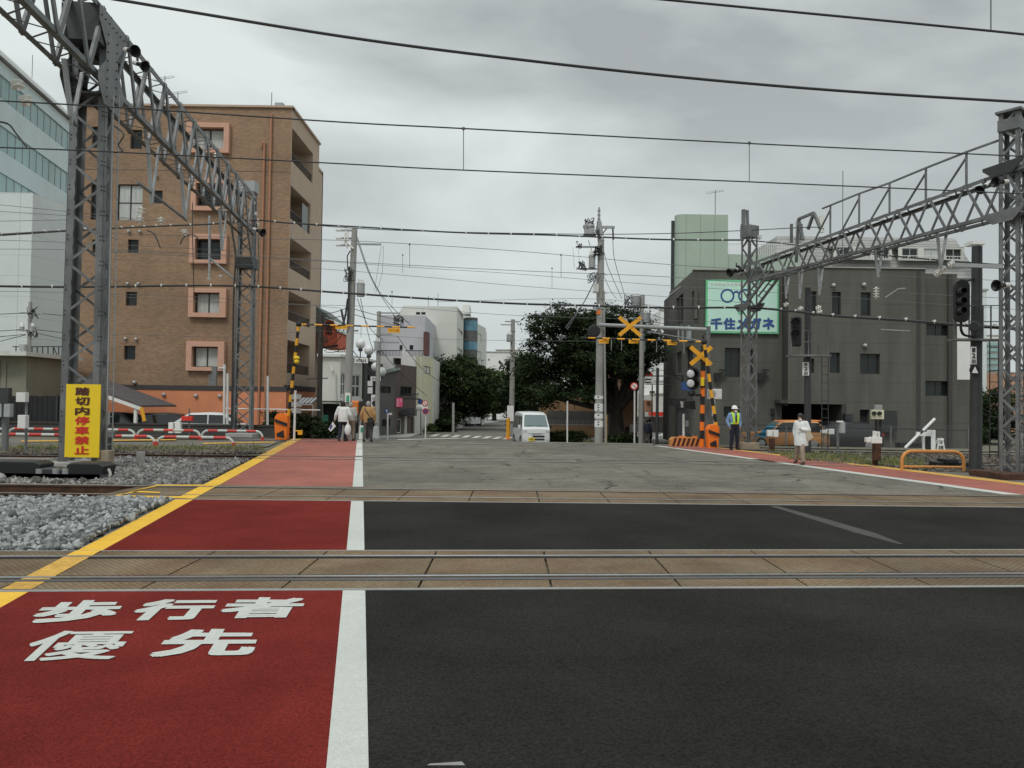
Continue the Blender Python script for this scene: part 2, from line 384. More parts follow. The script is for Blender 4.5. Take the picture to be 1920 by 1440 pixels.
mat('globe', (.70, .71, .70), .3, .05, 5)
mat('blue_sheet', (.02, .22, .36), .4, .3, 3)
mat('sign_blue', (.03, .07, .22), .5, .05, 5)
mat('sign_pink', (.82, .10, .24), .5, .05, 5)
mat('plate_orange', (.86, .42, .02), .5, .05, 3)
mat('sign_mint', (.55, .82, .70), .45, .04, 1)
mat('sign_green_edge', (.16, .58, .30), .5, .08, 1)
mat('text_blue', (.03, .08, .27), .5, 0)
mat('text_black', (.02, .02, .02), .5, 0)
mat('text_brown', (.07, .015, .01), .5, 0)
mat('text_pink', (.62, .30, .34), .5, 0)
mat('sign_green', (.05, .35, .18), .5, .05, 3)
mat('skin', (.42, .25, .18), .6, .05, 10)
mat('hair_black', (.012, .010, .009), .5, .2, 20)
mat('hair_grey', (.33, .32, .30), .6, .2, 20)
mat('shirt_white', (.72, .73, .72), .85, .08, 9, .3, 12)
mat('shirt_blue', (.20, .33, .55), .85, .1, 9, .3, 12)
mat('coat_grey', (.42, .42, .40), .85, .1, 9, .3, 12)
mat('jacket_tan', (.40, .235, .095), .85, .12, 9, .3, 12)
mat('vest_lime', (.55, .82, .05), .6, .05, 9)
mat('vest_orange', (.80, .42, .05), .6, .05, 9)
mat('navy', (.012, .014, .03), .85, .15, 9)
mat('trouser_grey', (.09, .08, .07), .85, .15, 9)
mat('trouser_beige', (.33, .26, .20), .85, .12, 9)
mat('shoe', (.05, .025, .018), .5, .1, 9)
mat('tote', (.48, .43, .34), .85, .08, 9)
mat('bag_white', (.72, .74, .74), .5, .08, 9)
mat('mask', (.82, .83, .82), .8, .02, 9)
mat('helmet', (.80, .80, .77), .3, .02, 9)
# ---------------------------------------------------------------- ground, crossing surface, tracks
def resample(poly, n):
    pts = [Vector(p) for p in poly]; L = [0]
    for a, b in zip(pts, pts[1:]): L.append(L[-1]+(b-a).length)
    out = []
    for i in range(n):
        t = L[-1]*i/(n-1); k = 0
        while k < len(L)-2 and L[k+1] < t: k += 1
        f = (t-L[k])/(L[k+1]-L[k]+1e-9); out.append(pts[k].lerp(pts[k+1], f))
    return out
def strip(name, A, B, m, off, n=2, k='structure', label=None, parent=None, thick=0):
    a, b = resample(A, n), resample(B, n); mb = MB()
    for i in range(n-1):
        q = [a[i], b[i], b[i+1], a[i+1]]
        q = [Vector((p.x, p.y, gz(p.x, p.y)+off)) for p in q]
        nv = (q[1]-q[0]).cross(q[2]-q[0])
        if nv.z < 0: q = q[::-1]
        mb.quad(*q)
    o = mb.build(name, m, parent)
    if parent is None: kind(o, k, label)
    return o
# base sheet to the horizon
mb = MB()
xs = [-700, -60, -30, -7.9, -7.5, 0, 30, 60, 700]
ys = [-80, 0, 10, 13.7, 13.9, 16.1, 16.3, 20, 22.5, 22.7, 24.9, 25.1, 30, 34, 34.6]+[34.6+i*.8 for i in range(1, 17)]+[50, 60, 80, 120, 300, 900]
for i in range(len(xs)-1):
    for j in range(len(ys)-1):
        TR = lambda x, y: -.17 if x < -7.7 and x > -31 and (13.8 < y < 16.2 or 22.6 < y < 25) else 0
        mb.quad(*[(x, y, gz(x, y)-.03+TR(x, y)) for x, y in ((xs[i], ys[j]), (xs[i+1], ys[j]), (xs[i+1], ys[j+1]), (xs[i], ys[j+1]))])
kind(mb.build('ground', 'dirt'), 'structure', 'bare earth and gravel ground around the tracks')

def line(p0, p1):                            # ground line through two photo points, as function of distance y
    a, b = G(*p0), G(*p1)
    return lambda y: Vector((a.x+(b.x-a.x)*(y-a.y)/(b.y-a.y), y, 0))
def across(p0, p1):                          # line along the tracks, as function of x
    a, b = G(*p0), G(*p1)
    return lambda x: Vector((x, a.y+(b.y-a.y)*(x-a.x)/(b.x-a.x), 0))
def isect(f, g):                             # f(y) road-wise line, g(x) track-wise line
    y = 10.
    for _ in range(30): y = g(f(y).x).y
    return f(y)
YL, YR = line((0, 1110), (505, 845)), line((0, 1142), (532, 842))      # yellow edge line
WL, WR = line((612, 1440), (666, 860)), line((691, 1440), (680, 860))  # white line
b1n, b1f = across((0, 1109), (1920, 1100)), across((0, 1036), (1920, 1033))
b2n, b2f = across((375, 937), (1920, 952)), across((400, 911), (1920, 929))
r1n, r1f = across((0, 1086), (1920, 1078)), across((0, 1048), (1920, 1045))
r2n, r2f = across((400, 930), (1920, 945)), across((400, 915), (1920, 933))
r3n, r3f = across((500, 860.5), (1480, 873)), across((500, 855.5), (1480, 868))
r4n, r4f = across((455, 825), (1800, 851)), across((455, 821), (1800, 846.5))
RW = line((1254, 840), (1918, 933)); RWo = line((1258, 839), (1922, 929))  # right white line
RY = line((1350, 841), (1920, 911)); RYo = line((1354, 840), (1921, 906.5))
CR = across((560, 823), (1300, 838))                                      # brow of the crossing

def band(name, gL, gR, nearf, farf, m, off, label=None, n=2, parent=None):
    a0 = isect(gL, nearf) if callable(nearf) else gL(nearf); b0 = isect(gR, nearf) if callable(nearf) else gR(nearf)
    a1 = isect(gL, farf) if callable(farf) else gL(farf); b1 = isect(gR, farf) if callable(farf) else gR(farf)
    return strip(name, [a0, a1], [b0, b1], m, off, n, label=label, parent=parent)
FARX = lambda y: Vector((24+.55*(y-9), y, 0))
far_asph = lambda y: Vector((14.5, y, 0))
# new surfacing near the camera
band('pavement', YR, WL, -4., b1n, 'red_new', .012, 'dark red new pedestrian surfacing nearest the camera')
band('road', WR, FARX, -4., b1n, 'asphalt_new', .012, 'fresh black asphalt nearest the camera')
band('pavement', YR, WL, b1f, b2n, 'red_new', .012, 'dark red new pedestrian surfacing between first two tracks')
band('road', WR, FARX, b1f, b2n, 'asphalt_new', .012, 'fresh black asphalt between first two tracks')
# white line, in the lengths between the panels
segs = [(-4., b1n), (b1f, b2n)]
for i, (a, b) in enumerate(segs): band('road_marking', WL, WR, a, b, 'paint_white', .012)
band('road_marking', WL, WR, b2f, r3f, 'paint_white', .012)
band('road_marking', WL, WR, 24.6, 35.5, 'paint_white_worn', .012, n=6)
# yellow edge line, over panels too
for a, b, m, o_ in ((-4., b1n, 'paint_yellow', .012), (b1n, r1n, 'paint_yellow_worn', .020), (r1n, r1f, 'paint_yellow_worn', .020), (r1f, b1f, 'paint_yellow', .020), (b1f, b2n, 'paint_yellow', .012), (b2n, b2f, 'paint_yellow', .020), (b2f, 23.2, 'paint_yellow', .012), (23.2, 35., 'paint_yellow_worn', .012)):
    band('road_marking', YL, YR, a, b, m, o_)
# old red and grey surfacing beyond the second track
band('pavement', YR, WL, b2f, r3n, 'red_old', .008, 'faded red pedestrian surfacing beyond the second track')
band('pavement', YR, WL, r3n, 34.9, 'red_old', .008, 'faded red pedestrian surfacing at the brow of the crossing', n=4)
band('road', WR, RW, b2f, r3n, 'asphalt_old', .008, 'worn grey patched asphalt beyond the second track')
band('road', WR, RW, r3n, 33.5, 'asphalt_old', .008, 'worn grey patched asphalt at the brow of the crossing')
strip('road', [WR(33.5), Vector((-9.5, 60, 0))], [RW(33.5), Vector((11, 52, 0))], 'asphalt_old', .008, 40, label='grey asphalt road dropping beyond the crossing')
band('pavement', RWo, RY, b2f, 33.3, 'red_old', .008, 'faded red footway along the right side of the crossing')
band('road_marking', RW, RWo, b2f, 24.2, 'paint_white', .012); band('road_marking', RW, RWo, 25.6, 33.3, 'paint_white', .012)
band('road_marking', RY, RYo, b2f, 33.2, 'paint_yellow_worn', .012)
band('pavement', RYo, lambda y: Vector((22-.4*(y-18), y, 0)), b2f, 21.6, 'asphalt_side', .004, 'grey asphalt apron beside the orange guard rail')
# left: asphalt verge with yellow lines beyond track 3
strip('path', [G(0, 842), G(300, 838), G(500, 838)], [G(0, 812), G(300, 815), G(540, 822)], 'asphalt_side', .01, 8, label='grey asphalt lane behind the red and white barriers')
strip('road_marking', [G(40, 829), G(330, 826)], [G(40, 826.5), G(330, 824)], 'paint_yellow_worn', .016, 4)
strip('road_marking', [G(380, 833), G(515, 830.5)], [G(380, 831), G(515, 828.5)], 'paint_yellow_worn', .016, 4)
# yellow hatch ends at second track
for pl in (((200, 934), (350, 937), (350, 933.5), (222, 931)), ((200, 934), (222, 931), (262, 924), (250, 924.5)), ((240, 924), (275, 918), (300, 913), (288, 913.5)), ((288, 913), (398, 913.5), (398, 911), (292, 911)), ((242, 925), (300, 927), (300, 925), (262, 923))):
    m_ = MB(); q = [Vector((p.x, p.y, .026)) for p in (G(*c) for c in pl)]
    if (q[1]-q[0]).cross(q[2]-q[0]).z < 0: q = q[::-1]
    m_.quad(*q); kind(m_.build('road_marking', 'paint_yellow'))

# ---- crossing panels (concrete, with joints) and rails
def panel_mat():
    m = MAT['panel_conc']; t = m.node_tree; b = t.nodes['Principled BSDF']
    # small diamond tread
    tc = t.nodes.new('ShaderNodeTexCoord'); mp = t.nodes.new('ShaderNodeMapping'); mp.inputs['Rotation'].default_value = (0, 0, R(45)); mp.inputs['Scale'].default_value = (18, 18, 18)
    t.links.new(tc.outputs['Object'], mp.inputs[0])
    ch = t.nodes.new('ShaderNodeTexVoronoi'); ch.inputs['Randomness'].default_value = 0; ch.inputs['Scale'].default_value = 1; t.links.new(mp.outputs[0], ch.inputs[0])
    mx = t.nodes.new('ShaderNodeMixRGB'); mx.blend_type = 'MULTIPLY'
    mr = t.nodes.new('ShaderNodeMapRange'); mr.inputs[1].default_value = .25; mr.inputs[2].default_value = .6; mr.inputs[3].default_value = 1.25; mr.inputs[4].default_value = .55
    t.links.new(ch.outputs['Distance'], mr.inputs[0]); t.links.new(mr.outputs[0], mx.inputs[2])
    t.links.new(b.inputs['Base Color'].links[0].from_socket, mx.inputs[1]); mx.inputs[0].default_value = .75
    t.links.new(mx.outputs[0], b.inputs['Base Color'])
panel_mat()
def track(idx, rn, rf, bn, bf, x0, x1, plen, panels=True, first=None, lab=''):
    RW_ = .052
    def off(f, d): return lambda x: f(x)+Vector((0, d, 0))
    t = thing('crossing_panel_track' if panels else 'railway_track', lab, 'railway track', (0, rn(0).y, 0))
    for f, nm in ((rn, 'rail'), (rf, 'rail')):
        s = -1 if f is rn else 1
        mb = MB()
        a, b = off(f, s*.0)(-30 if True else x0), off(f, 0)(34)
        # head above the panels where embedded; full section on ballast
        w_ = RW_/2
        c = a + Vector((0, s*w_, 0)); d = b + Vector((0, s*w_, 0))
        mb.bar(c+Vector((0, 0, .023)), d+Vector((0, 0, .023)), RW_, .009)
        o = mb.build('rail', 'rail_steel', t)
        mb = MB(); mb.bar(c+Vector((0, 0, .008)), d+Vector((0, 0, .008)), RW_, .02); mb.build('rail_head', 'rust', o)
        m2 = MB(); m2.bar(c+Vector((0, 0, -.06)), d+Vector((0, 0, -.06)), .018, .11); m2.bar(c+Vector((0, 0, -.128)), d+Vector((0, 0, -.128)), .12, .025)
        if idx in (2, 3): m2.bar(Vector((-30, c.y+(d.y-c.y)*0, .008))+Vector((0, 0, 0)), Vector((-7.6, c.y+(d.y-c.y)*22.4/64, .008)), RW_+.008, .03)
        m2.build('rail_web', 'rust', o)
    if not panels: return t
    for (nf, ff, ym, edge) in ((bn, off(rn, -.068), 'outer', 'n'), (off(rn, .088), off(rf, -.088), 'inner', ''), (off(rf, .068), bf, 'outer', 'f')):
        x = x0
        while x < x1:
            xe = min(x+(first if first and x == x0 else plen), x1); g_ = .012
            q = [nf(x+g_), nf(xe-g_), ff(xe-g_), ff(x+g_)]
            mb = MB(); mb.prism([(p.x, p.y, -.12) for p in q], (0, 0, .135))
            # steel edge angle towards the road
            mb.build('crossing_panel', 'panel_conc', t)
            x = xe
        mb = MB(); 
        if edge == 'n':
            q = [nf(x0), nf(x1)]; mb.bar(q[0]+Vector((0, -.035, .003)), q[1]+Vector((0, -.035, .003)), .07, .026); mb.build('edge_strip', 'panel_edge', t)
        if edge == 'f':
            q = [ff(x0), ff(x1)]; mb.bar(q[0]+Vector((0, .02, .003)), q[1]+Vector((0, .02, .003)), .04, .026); mb.build('edge_strip', 'panel_edge', t)
        if edge == 'n' and idx == 1:       # steel guard strip beside the near rail
            a, b = rn(x0)+Vector((0, -.15, .018)), rn(x1)+Vector((0, -.15, .018)); m3 = MB(); m3.bar(a, b, .09, .008); m3.build('guard_strip', 'guard_steel', t)
    # flangeway fill: near-flush black bars, the open gap's shade put into colour
    mb = MB()
    for f, s in ((rn, 1), (rf, -1)):
        mb.bar(f(x0)+Vector((0, s*.045, .001)), f(x1)+Vector((0, s*.045, .001)), .085, .02)
    mb.build('flangeway', 'groove_shade', t)
    return t
track(1, r1n, r1f, b1n, b1f, -12.1, 18, 1.25, lab='concrete panelled railway track nearest the camera')
track(2, r2n, r2f, b2n, b2f, -7.3, 22, 1.25, first=.315, lab='pale panelled second railway track with wide joints')
track(3, r3n, r3f, None, None, -30, 34, 2, panels=False, lab='third railway track sunk in the worn grey asphalt')
track(4, r4n, r4f, None, None, -30, 34, 2, panels=False, lab='farthest railway track at the brow of the crossing')
# sleepers of the second and third tracks left of the crossing
def sleepers(rn, rf, x0, x1, lab):
    t = thing('sleeper_row', lab, 'sleepers', (0, 0, 0)); x = x0
    mb = MB()
    while x < x1:
        a, b = rn(x), rf(x); mb.bar(a+Vector((0, -.5, -.19)), b+Vector((0, .5, -.19)), .24, .10); x += .62
    o = mb.build('sleeper', 'concrete', t); o['kind'] = 'stuff'
sleepers(r2n, r2f, -16, -7.7, 'weathered sleepers under second track left of the footway')

# ---- ballast: soil sheets plus loose stones
def sheet(name, pts, m, z, label, k='structure'):
    mb = MB(); q = [Vector((p[0], p[1], z)) for p in pts]
    nv = (q[1]-q[0]).cross(q[2]-q[0])
    if nv.z < 0: q = q[::-1]
    mb.quad(*q); return kind(mb.build(name, m), k, label)
def ex(f, x): p = f(x); return (p.x, p.y)
iy = lambda f, g: isect(f, g)
A = iy(YL, b1f); B = iy(YL, b2n)
sheet('ground', [(-30, b1f(-30).y), (A.x, A.y), (B.x, B.y), (-30, b2n(-30).y)], 'ballast_soil', -.008, 'pale grey ballast bed between first two tracks')
r3m = lambda x: r3n(x)-Vector((0, .45, 0))
A2 = iy(YL, b2f); B2 = iy(YL, r3m)
sheet('ground', [(-30, b2f(-30).y), (A2.x, A2.y), (B2.x, B2.y), (-30, r3m(-30).y)], 'ballast_dark', -.008, 'darker ballast bed between second and third tracks')
def stones(name, area, n, rad, m, label, seed, zbase=0.0, mound=.05):
    r = np.random.default_rng(seed)
    phi = (1+5**.5)/2
    V = np.array([(-1,-1,-1),(1,-1,-1),(1,1,-1),(-1,1,-1),(-1,-1,1),(1,-1,1),(1,1,1),(-1,1,1)])*.62
    F = np.array([(0,2,1),(0,3,2),(4,5,6),(4,6,7),(0,1,5),(0,5,4),(1,2,6),(1,6,5),(2,3,7),(2,7,6),(3,0,4),(3,4,7)])
    V0 = np.array([(-1,phi,0),(1,phi,0),(-1,-phi,0),(1,-phi,0),(0,-1,phi),(0,1,phi),(0,-1,-phi),(0,1,-phi),(phi,0,-1),(phi,0,1),(-phi,0,-1),(-phi,0,1)])/1.9
    F0 = np.array([(0,11,5),(0,5,1),(0,1,7),(0,7,10),(0,10,11),(1,5,9),(5,11,4),(11,10,2),(10,7,6),(7,1,8),(3,9,4),(3,4,2),(3,2,6),(3,6,8),(3,8,9),(4,9,5),(2,4,11),(6,2,10),(8,6,7),(9,8,1)])
    pts = area(r, n); n = len(pts)
    sc = rad*r.lognormal(0, .3, n)[:, None, None]*r.uniform(.45, 1.35, (n, 1, 3))
    vv = (V[None]+r.uniform(-.42, .42, (n, 8, 3)))*sc
    a, b, c = r.uniform(0, 6.28, (3, n)); ca, sa, cb, sb = np.cos(a), np.sin(a), np.cos(b), np.sin(b)
    x = vv[..., 0]*ca[:, None]-vv[..., 1]*sa[:, None]; y = vv[..., 0]*sa[:, None]+vv[..., 1]*ca[:, None]; z = vv[..., 2]
    y, z = y*cb[:, None]-z*sb[:, None], y*sb[:, None]+z*cb[:, None]
    W = np.stack([x+pts[:, 0:1], y+pts[:, 1:2], z+pts[:, 2:3]], -1).reshape(-1, 3)
    FF = (F[None]+np.arange(n)[:, None, None]*8).reshape(-1, 3)
    me = bpy.data.meshes.new(name); me.vertices.add(len(W)); me.vertices.foreach_set('co', W.ravel())
    me.loops.add(FF.size); me.loops.foreach_set('vertex_index', FF.ravel()); me.polygons.add(len(FF)); me.polygons.foreach_set('loop_start', np.arange(0, FF.size, 3))
    me.materials.append(MAT[m]); me.update(calc_edges=True)
    o = bpy.data.objects.new(name, me); C.objects.link(o); kind(o, 'stuff', label); return o
def islandmat(name, c1, c2, rough=.9, trans=False, spec=.3, c3=None):
    m = bpy.data.materials.new(name); m.use_nodes = True; t = m.node_tree; b = t.nodes['Principled BSDF']; b.inputs['Roughness'].default_value = rough; b.inputs['Specular IOR Level'].default_value = spec
    g = t.nodes.new('ShaderNodeNewGeometry'); cr = t.nodes.new('ShaderNodeValToRGB')
    cr.color_ramp.elements[0].color = (*c1, 1); cr.color_ramp.elements[1].color = (*c2, 1)
    if c3: e = cr.color_ramp.elements.new(.9); e.color = (*c2, 1); cr.color_ramp.elements[2].color = (*c3, 1)
    t.links.new(g.outputs['Random Per Island'], cr.inputs[0]); t.links.new(cr.outputs[0], b.inputs['Base Color'])
    if trans:
        tr = t.nodes.new('ShaderNodeBsdfTranslucent'); mx = t.nodes.new('ShaderNodeMixShader'); mx.inputs[0].default_value = .18
        t.links.new(cr.outputs[0], tr.inputs[0]); t.links.new(b.outputs[0], mx.inputs[1]); t.links.new(tr.outputs[0], mx.inputs[2])
        t.links.new(mx.outputs[0], t.nodes['Material Output'].inputs[0])
    MAT[name] = m; return m
islandmat('stone', (.07, .073, .072), (.47, .49, .48)); islandmat('stone_brown', (.05, .042, .034), (.20, .175, .145)); islandmat('stone_dark', (.08, .075, .07), (.34, .33, .31))
def area_between(f0, f1, lineR, xmin, ymargin=.1, zb=.0, mound=.06):
    def area(r, n):
        out = []
        while len(out) < n:
            x = r.uniform(xmin, 0); y = r.uniform(8, 26)
            if y < f0(x).y+ymargin or y > f1(x).y-ymargin: continue
            if x > lineR(y).x-.06: continue
            hh = mound*min(1, (y-f0(x).y)/.8, (f1(x).y-y)/.8)
            out.append((x, y, zb+r.uniform(-.03, .02)+hh))
        return np.array(out)
    return area
stones('ballast', area_between(b1f, b2n, YL, -10.5), 21000, .034, 'stone', 'pale grey crushed stone ballast between first two tracks', 3)
stones('ballast', area_between(b2f, r3m, YL, -12.5, .1, -.02), 17000, .036, 'stone_dark', 'mixed grey ballast between second and third tracks', 4)
def area_rect(pts4, zb=0):
    a, b, c, d = [Vector(p) for p in pts4]
    def area(r, n):
        u, v = r.uniform(0, 1, n), r.uniform(0, 1, n); o = []
        for i in range(n):
            p = a.lerp(b, u[i]).lerp(d.lerp(c, u[i]), v[i]); o.append((p.x, p.y, zb+r.uniform(-.03, .03)))
        return np.array(o)
    return area
stones('ballast', area_rect((G(1490, 862), G(1925, 897), G(1925, 855), G(1440, 846)), -.02), 4500, .045, 'stone_brown', 'brown ballast beside the right hand footway', 5)
stones('ballast', area_rect((G(0, 852), G(500, 850), G(480, 841), G(0, 843))), 3500, .05, 'stone_brown', 'weedy ballast behind the third track on left', 6)
# weeds
islandmat('grass_blade', (.10, .13, .035), (.30, .30, .12), .8, True)
def grass(area, n, h, label, seed, m='grass_blade', name='grass'):
    r = np.random.default_rng(seed); pts = area(r, n); V = []; F = []
    for i, p in enumerate(pts):
        a = r.uniform(0, 6.28); hh = h*r.lognormal(0, .4); wv = .012+hh*.06; lx, ly = r.normal(0, .35, 2)*hh
        dx, dy = math.cos(a)*wv, math.sin(a)*wv; b = len(V)
        V += [(p[0]-dx, p[1]-dy, p[2]-.02), (p[0]+dx, p[1]+dy, p[2]-.02), (p[0]+lx, p[1]+ly, p[2]+hh)]; F.append((b, b+1, b+2))
    me = bpy.data.meshes.new(name); me.from_pydata(V, [], F); me.materials.append(MAT[m]); o = bpy.data.objects.new(name, me); C.objects.link(o); kind(o, 'stuff', label); return o
grass(area_rect((G(0, 850), G(500, 848), G(490, 838), G(0, 838))), 4000, .09, 'thin weeds along the ballast behind the third track', 7)
grass(area_rect((G(1480, 862), G(1740, 880), G(1720, 862), G(1440, 846))), 2600, .09, 'tufts of green weeds beside the right footway', 8)
# cracks and scars in the old asphalt
for k, pts in enumerate((((840, 862), (862, 878), (893, 905)), ((1140, 868), (1180, 888), (1280, 918)), ((695, 866), (702, 900)), ((1000, 835), (1060, 853), (1130, 858)), ((1212, 888), (1262, 905), (1300, 915)))):
    q = [G(*p) for p in pts]; q = resample(q, 22)
    r_ = random.Random(k); mb = MB()
    for i in range(21):
        a, b = q[i], q[i+1]; w0 = .006+.014*r_.random(); j = r_.uniform(-.03, .03)
        q[i+1] = b = b+Vector((j, 0, 0)); mb.quad((a.x-w0, a.y, .013), (a.x+w0, a.y, .013), (b.x+w0, b.y, .013), (b.x-w0, b.y, .013))
    kind(mb.build('road_crack', 'asphalt_side'), 'structure', 'dark crack in the worn asphalt')
for pl in (((1000, 838), (1120, 836), (1290, 862), (1210, 866)), ((690, 884), (900, 886), (905, 905), (690, 903)), ((1210, 900), (1500, 905), (1520, 916), (1230, 912)), ((820, 846), (905, 846), (912, 853), (818, 853))):
    m_ = MB(); q = [Vector((p.x, p.y, .0115)) for p in (G(*c) for c in pl)]
    if (q[1]-q[0]).cross(q[2]-q[0]).z < 0: q = q[::-1]
    m_.quad(*q); kind(m_.build('road_patch', 'asphalt_patch'), 'structure', 'slightly darker repair patch in the worn asphalt')
# pale worn scar across the black asphalt
m_ = MB(); q = [G(*p) for p in ((1450, 950), (1540, 976), (1620, 1000), (1690, 1022))]
for i, (a, b) in enumerate(zip(q, q[1:])): 
    w0, w1 = (.07, .12, .14, .03)[i], (.07, .12, .14, .03)[i+1]
    m_.quad((a.x-w0, a.y, .0135), (a.x+w0, a.y, .0135), (b.x+w1, b.y, .0135), (b.x-w1, b.y, .0135))
mat('scar', (.058, .053, .047), .9, .3, 4, detail=10); kind(m_.build('road_marking', 'scar'), 'structure', 'pale diagonal wear streak on the black asphalt')
m_ = MB(); m_.quad(*[Vector((p.x, p.y, .0135)) for p in (G(800, 1440), G(872, 1440), G(866, 1433), G(806, 1437))]); kind(m_.build('road_marking', 'panel_edge'), 'structure', 'scrap of white paint at the bottom edge')
# far street: crosswalk, stop line, kerbs and pavements
def pt(px, py):                        # point of the low street
    v = G(px, py, -.78+.008); return v
def lowpoly(name, pxs, m, z=.0, label=None):
    q = [G(px, py, -.78) for px, py in pxs]; q = [Vector((p.x, p.y, -.78+z)) for p in q]
    nv = (q[1]-q[0]).cross(q[2]-q[0]); q = q if nv.z > 0 else q[::-1]
    m_ = MB(); m_.quad(*q); return kind(m_.build(name, m), 'structure', label)
# asphalt of the avenue beyond
lowpoly('road', ((300, 830), (1500, 830), (1250, 800), (958, 783), (915, 783), (700, 800)), 'asphalt_side', .004, 'grey junction and tree lined avenue beyond the crossing')
for i in range(8):
    x = 805+i*19.5; y = 814.5+i*.75; lowpoly('road_marking', ((x, y+4), (x+11, y+4), (x+21, y), (x+11, y)), 'paint_white', .012)
strip('road_marking', [G(745, 826, -.78), G(862, 823, -.78)], [G(745, 824.6, -.78), G(862, 821.8, -.78)], 'paint_white', .03, 4)
for i in range(6):
    x = 1222+i*7; lowpoly('road_marking', ((x-8, 825-i*1.2), (x, 825-i*1.2), (x+28, 812-i), (x+23, 812-i)), 'paint_white', .012)
# low pavement with kerb on the left of the street
def lowslab(name, pxs, m, h, label):
    q = [G(px, py, -.78) for px, py in pxs]; m_ = MB(); m_.prism([(p.x, p.y, -.78) for p in q], (0, 0, h)); return kind(m_.build(name, m), 'structure', label)
lowslab('pavement', ((690, 826), (770, 822), (812, 806), (935, 792), (938, 789), (700, 789), (560, 800), (520, 826)), 'concrete', .13, 'pale raised pavement along the left shops')
lowslab('pavement', ((1030, 832), (1190, 834), (1180, 812), (990, 800), (985, 806)), 'concrete', .13, 'raised traffic island under the big tree')
# painted words on the red footway
def text_mesh(s, bold=.0, size=1.0):
    cu = bpy.data.curves.new('txt', 'FONT'); cu.body = s; cu.size = size; cu.offset = bold; cu.fill_mode = 'FRONT'; cu.resolution_u = 3
    o = bpy.data.objects.new('txt', cu); C.objects.link(o); bpy.context.view_layer.update()
    dg = bpy.context.evaluated_depsgraph_get(); me = bpy.data.meshes.new_from_object(o.evaluated_get(dg))
    vs = [Vector(v.co) for v in me.vertices]; fs = [tuple(p.vertices) for p in me.polygons]
    bpy.data.objects.remove(o); bpy.data.curves.remove(cu); bpy.data.meshes.remove(me)
    if not vs: return [], []
    x0, x1 = min(v.x for v in vs), max(v.x for v in vs); y0, y1 = min(v.y for v in vs), max(v.y for v in vs)
    return [((v.x-x0)/(x1-x0+1e-9), (v.y-y0)/(y1-y0+1e-9)) for v in vs], fs
def put_text(mb, s, TL, TR, BR, BL, bold=.0, lift=(0, 0, 0)):
    vs, fs = text_mesh(s); TL, TR, BR, BL, lift = map(Vector, (TL, TR, BR, BL, lift))
    e = .0006 if lift.length == 0 else lift.length*.02
    up = (TR-TL).cross(BL-TL).normalized()*-1.0 if lift.length == 0 else lift.normalized()
    sh = [(0, 0)] if not bold else [(0, 0), (bold, 0), (-bold, 0), (0, bold), (0, -bold), (bold, bold), (-bold, -bold), (bold, -bold), (-bold, bold)]
    for k, (du, dv) in enumerate(sh):       # a heavier weight: the glyph laid a few times with a small shift, each a hair higher
        mb.add([BL.lerp(BR, u*(1-2*bold)+bold+du).lerp(TL.lerp(TR, u*(1-2*bold)+bold+du), v*(1-2*bold)+bold+dv)+lift+up*e*k for u, v in vs], fs)
for ch, q in (('歩', ((105, 1131), (233, 1128), (200, 1170), (52, 1173))), ('行', ((288, 1128), (408, 1127), (378, 1166), (240, 1168))), ('者', ((440, 1124), (573, 1124), (548, 1162), (414, 1164))),
              ('優', ((92, 1188), (253, 1186), (205, 1241), (28, 1246))), ('先', ((335, 1184), (487, 1184), (466, 1234), (287, 1237)))):
    mb = MB(); put_text(mb, ch, *[G(p[0]+dx, p[1]) for p, dx in zip(q, (-9, 5, 7, -11))], bold=.013 if ch == '優' else .036, lift=(0, 0, .017))
    kind(mb.build('road_marking', 'paint_white'), 'structure', 'white painted %s character on the red footway' % {'歩': 'first', '行': 'second', '者': 'third', '優': 'fourth', '先': 'fifth'}[ch])
# ---------------------------------------------------------------- steel gantries
def lattice_column(parent, c, a, b, w0, w1, dp, z0, z1, step, leg=.11, rivets=True, m='steel'):
    """four angle legs and riveted lacing; c centre, a/b horizontal unit vectors"""
    a, b = Vector(a), Vector(b); c = Vector(c)
    col = MB(); 
    def corner(sx, sy, z):
        t = (z-z0)/(z1-z0); w_ = (w0+(w1-w0)*t)/2; return Vector((c.x, c.y, z))+a*sx*w_+b*sy*dp/2
    for sx in (-1, 1):
        for sy in (-1, 1): col.angle(corner(sx, sy, z0), corner(sx, sy, z1), a*(-sx*leg), b*(-sy*leg), .014)
    o = col.build('column', m, parent)
    lac = MB(); rv = MB(); n = max(2, int(round((z1-z0)/step)))
    for face in range(4):
        for i in range(n):
            za, zb = z0+(z1-z0)*i/n, z0+(z1-z0)*(i+1)/n
            if face < 2:
                sy = (-1, 1)[face]; s1 = 1 if (i+face) % 2 == 0 else -1
                p, q = corner(-s1, sy, za), corner(s1, sy, zb); off = b*sy*-.010; ins = a*s1*.05; wv = (p+ins+off, q-ins+off)
                lac.bar(wv[0], wv[1], .008, .062, up=b.cross((q-p).normalized()))
            else:
                sx = (-1, 1)[face-2]; s1 = 1 if (i+face) % 2 == 0 else -1
                p, q = corner(sx, -s1, za), corner(sx, s1, zb); off = a*sx*-.010; ins = b*s1*.05
                lac.bar(p+ins+off, q-ins+off, .008, .062, up=a.cross((q-p).normalized()))
            if rivets:
                for dz in (-.05, .05):
                    for s_, sgn in ((-1, 1), (1, -1)):
                        if face == 0: rv.box(corner(s_, -1, za+dz)-b*.004+a*sgn*.05, (.026, .026, .026))
                        if face == 3: rv.box(corner(1, s_, za+dz)+a*.004+b*sgn*.05, (.026, .026, .026))
    l = lac.build('lattice_bar', m, o)
    if rivets: rv.build('rivet', 'rivet', o)
    return o
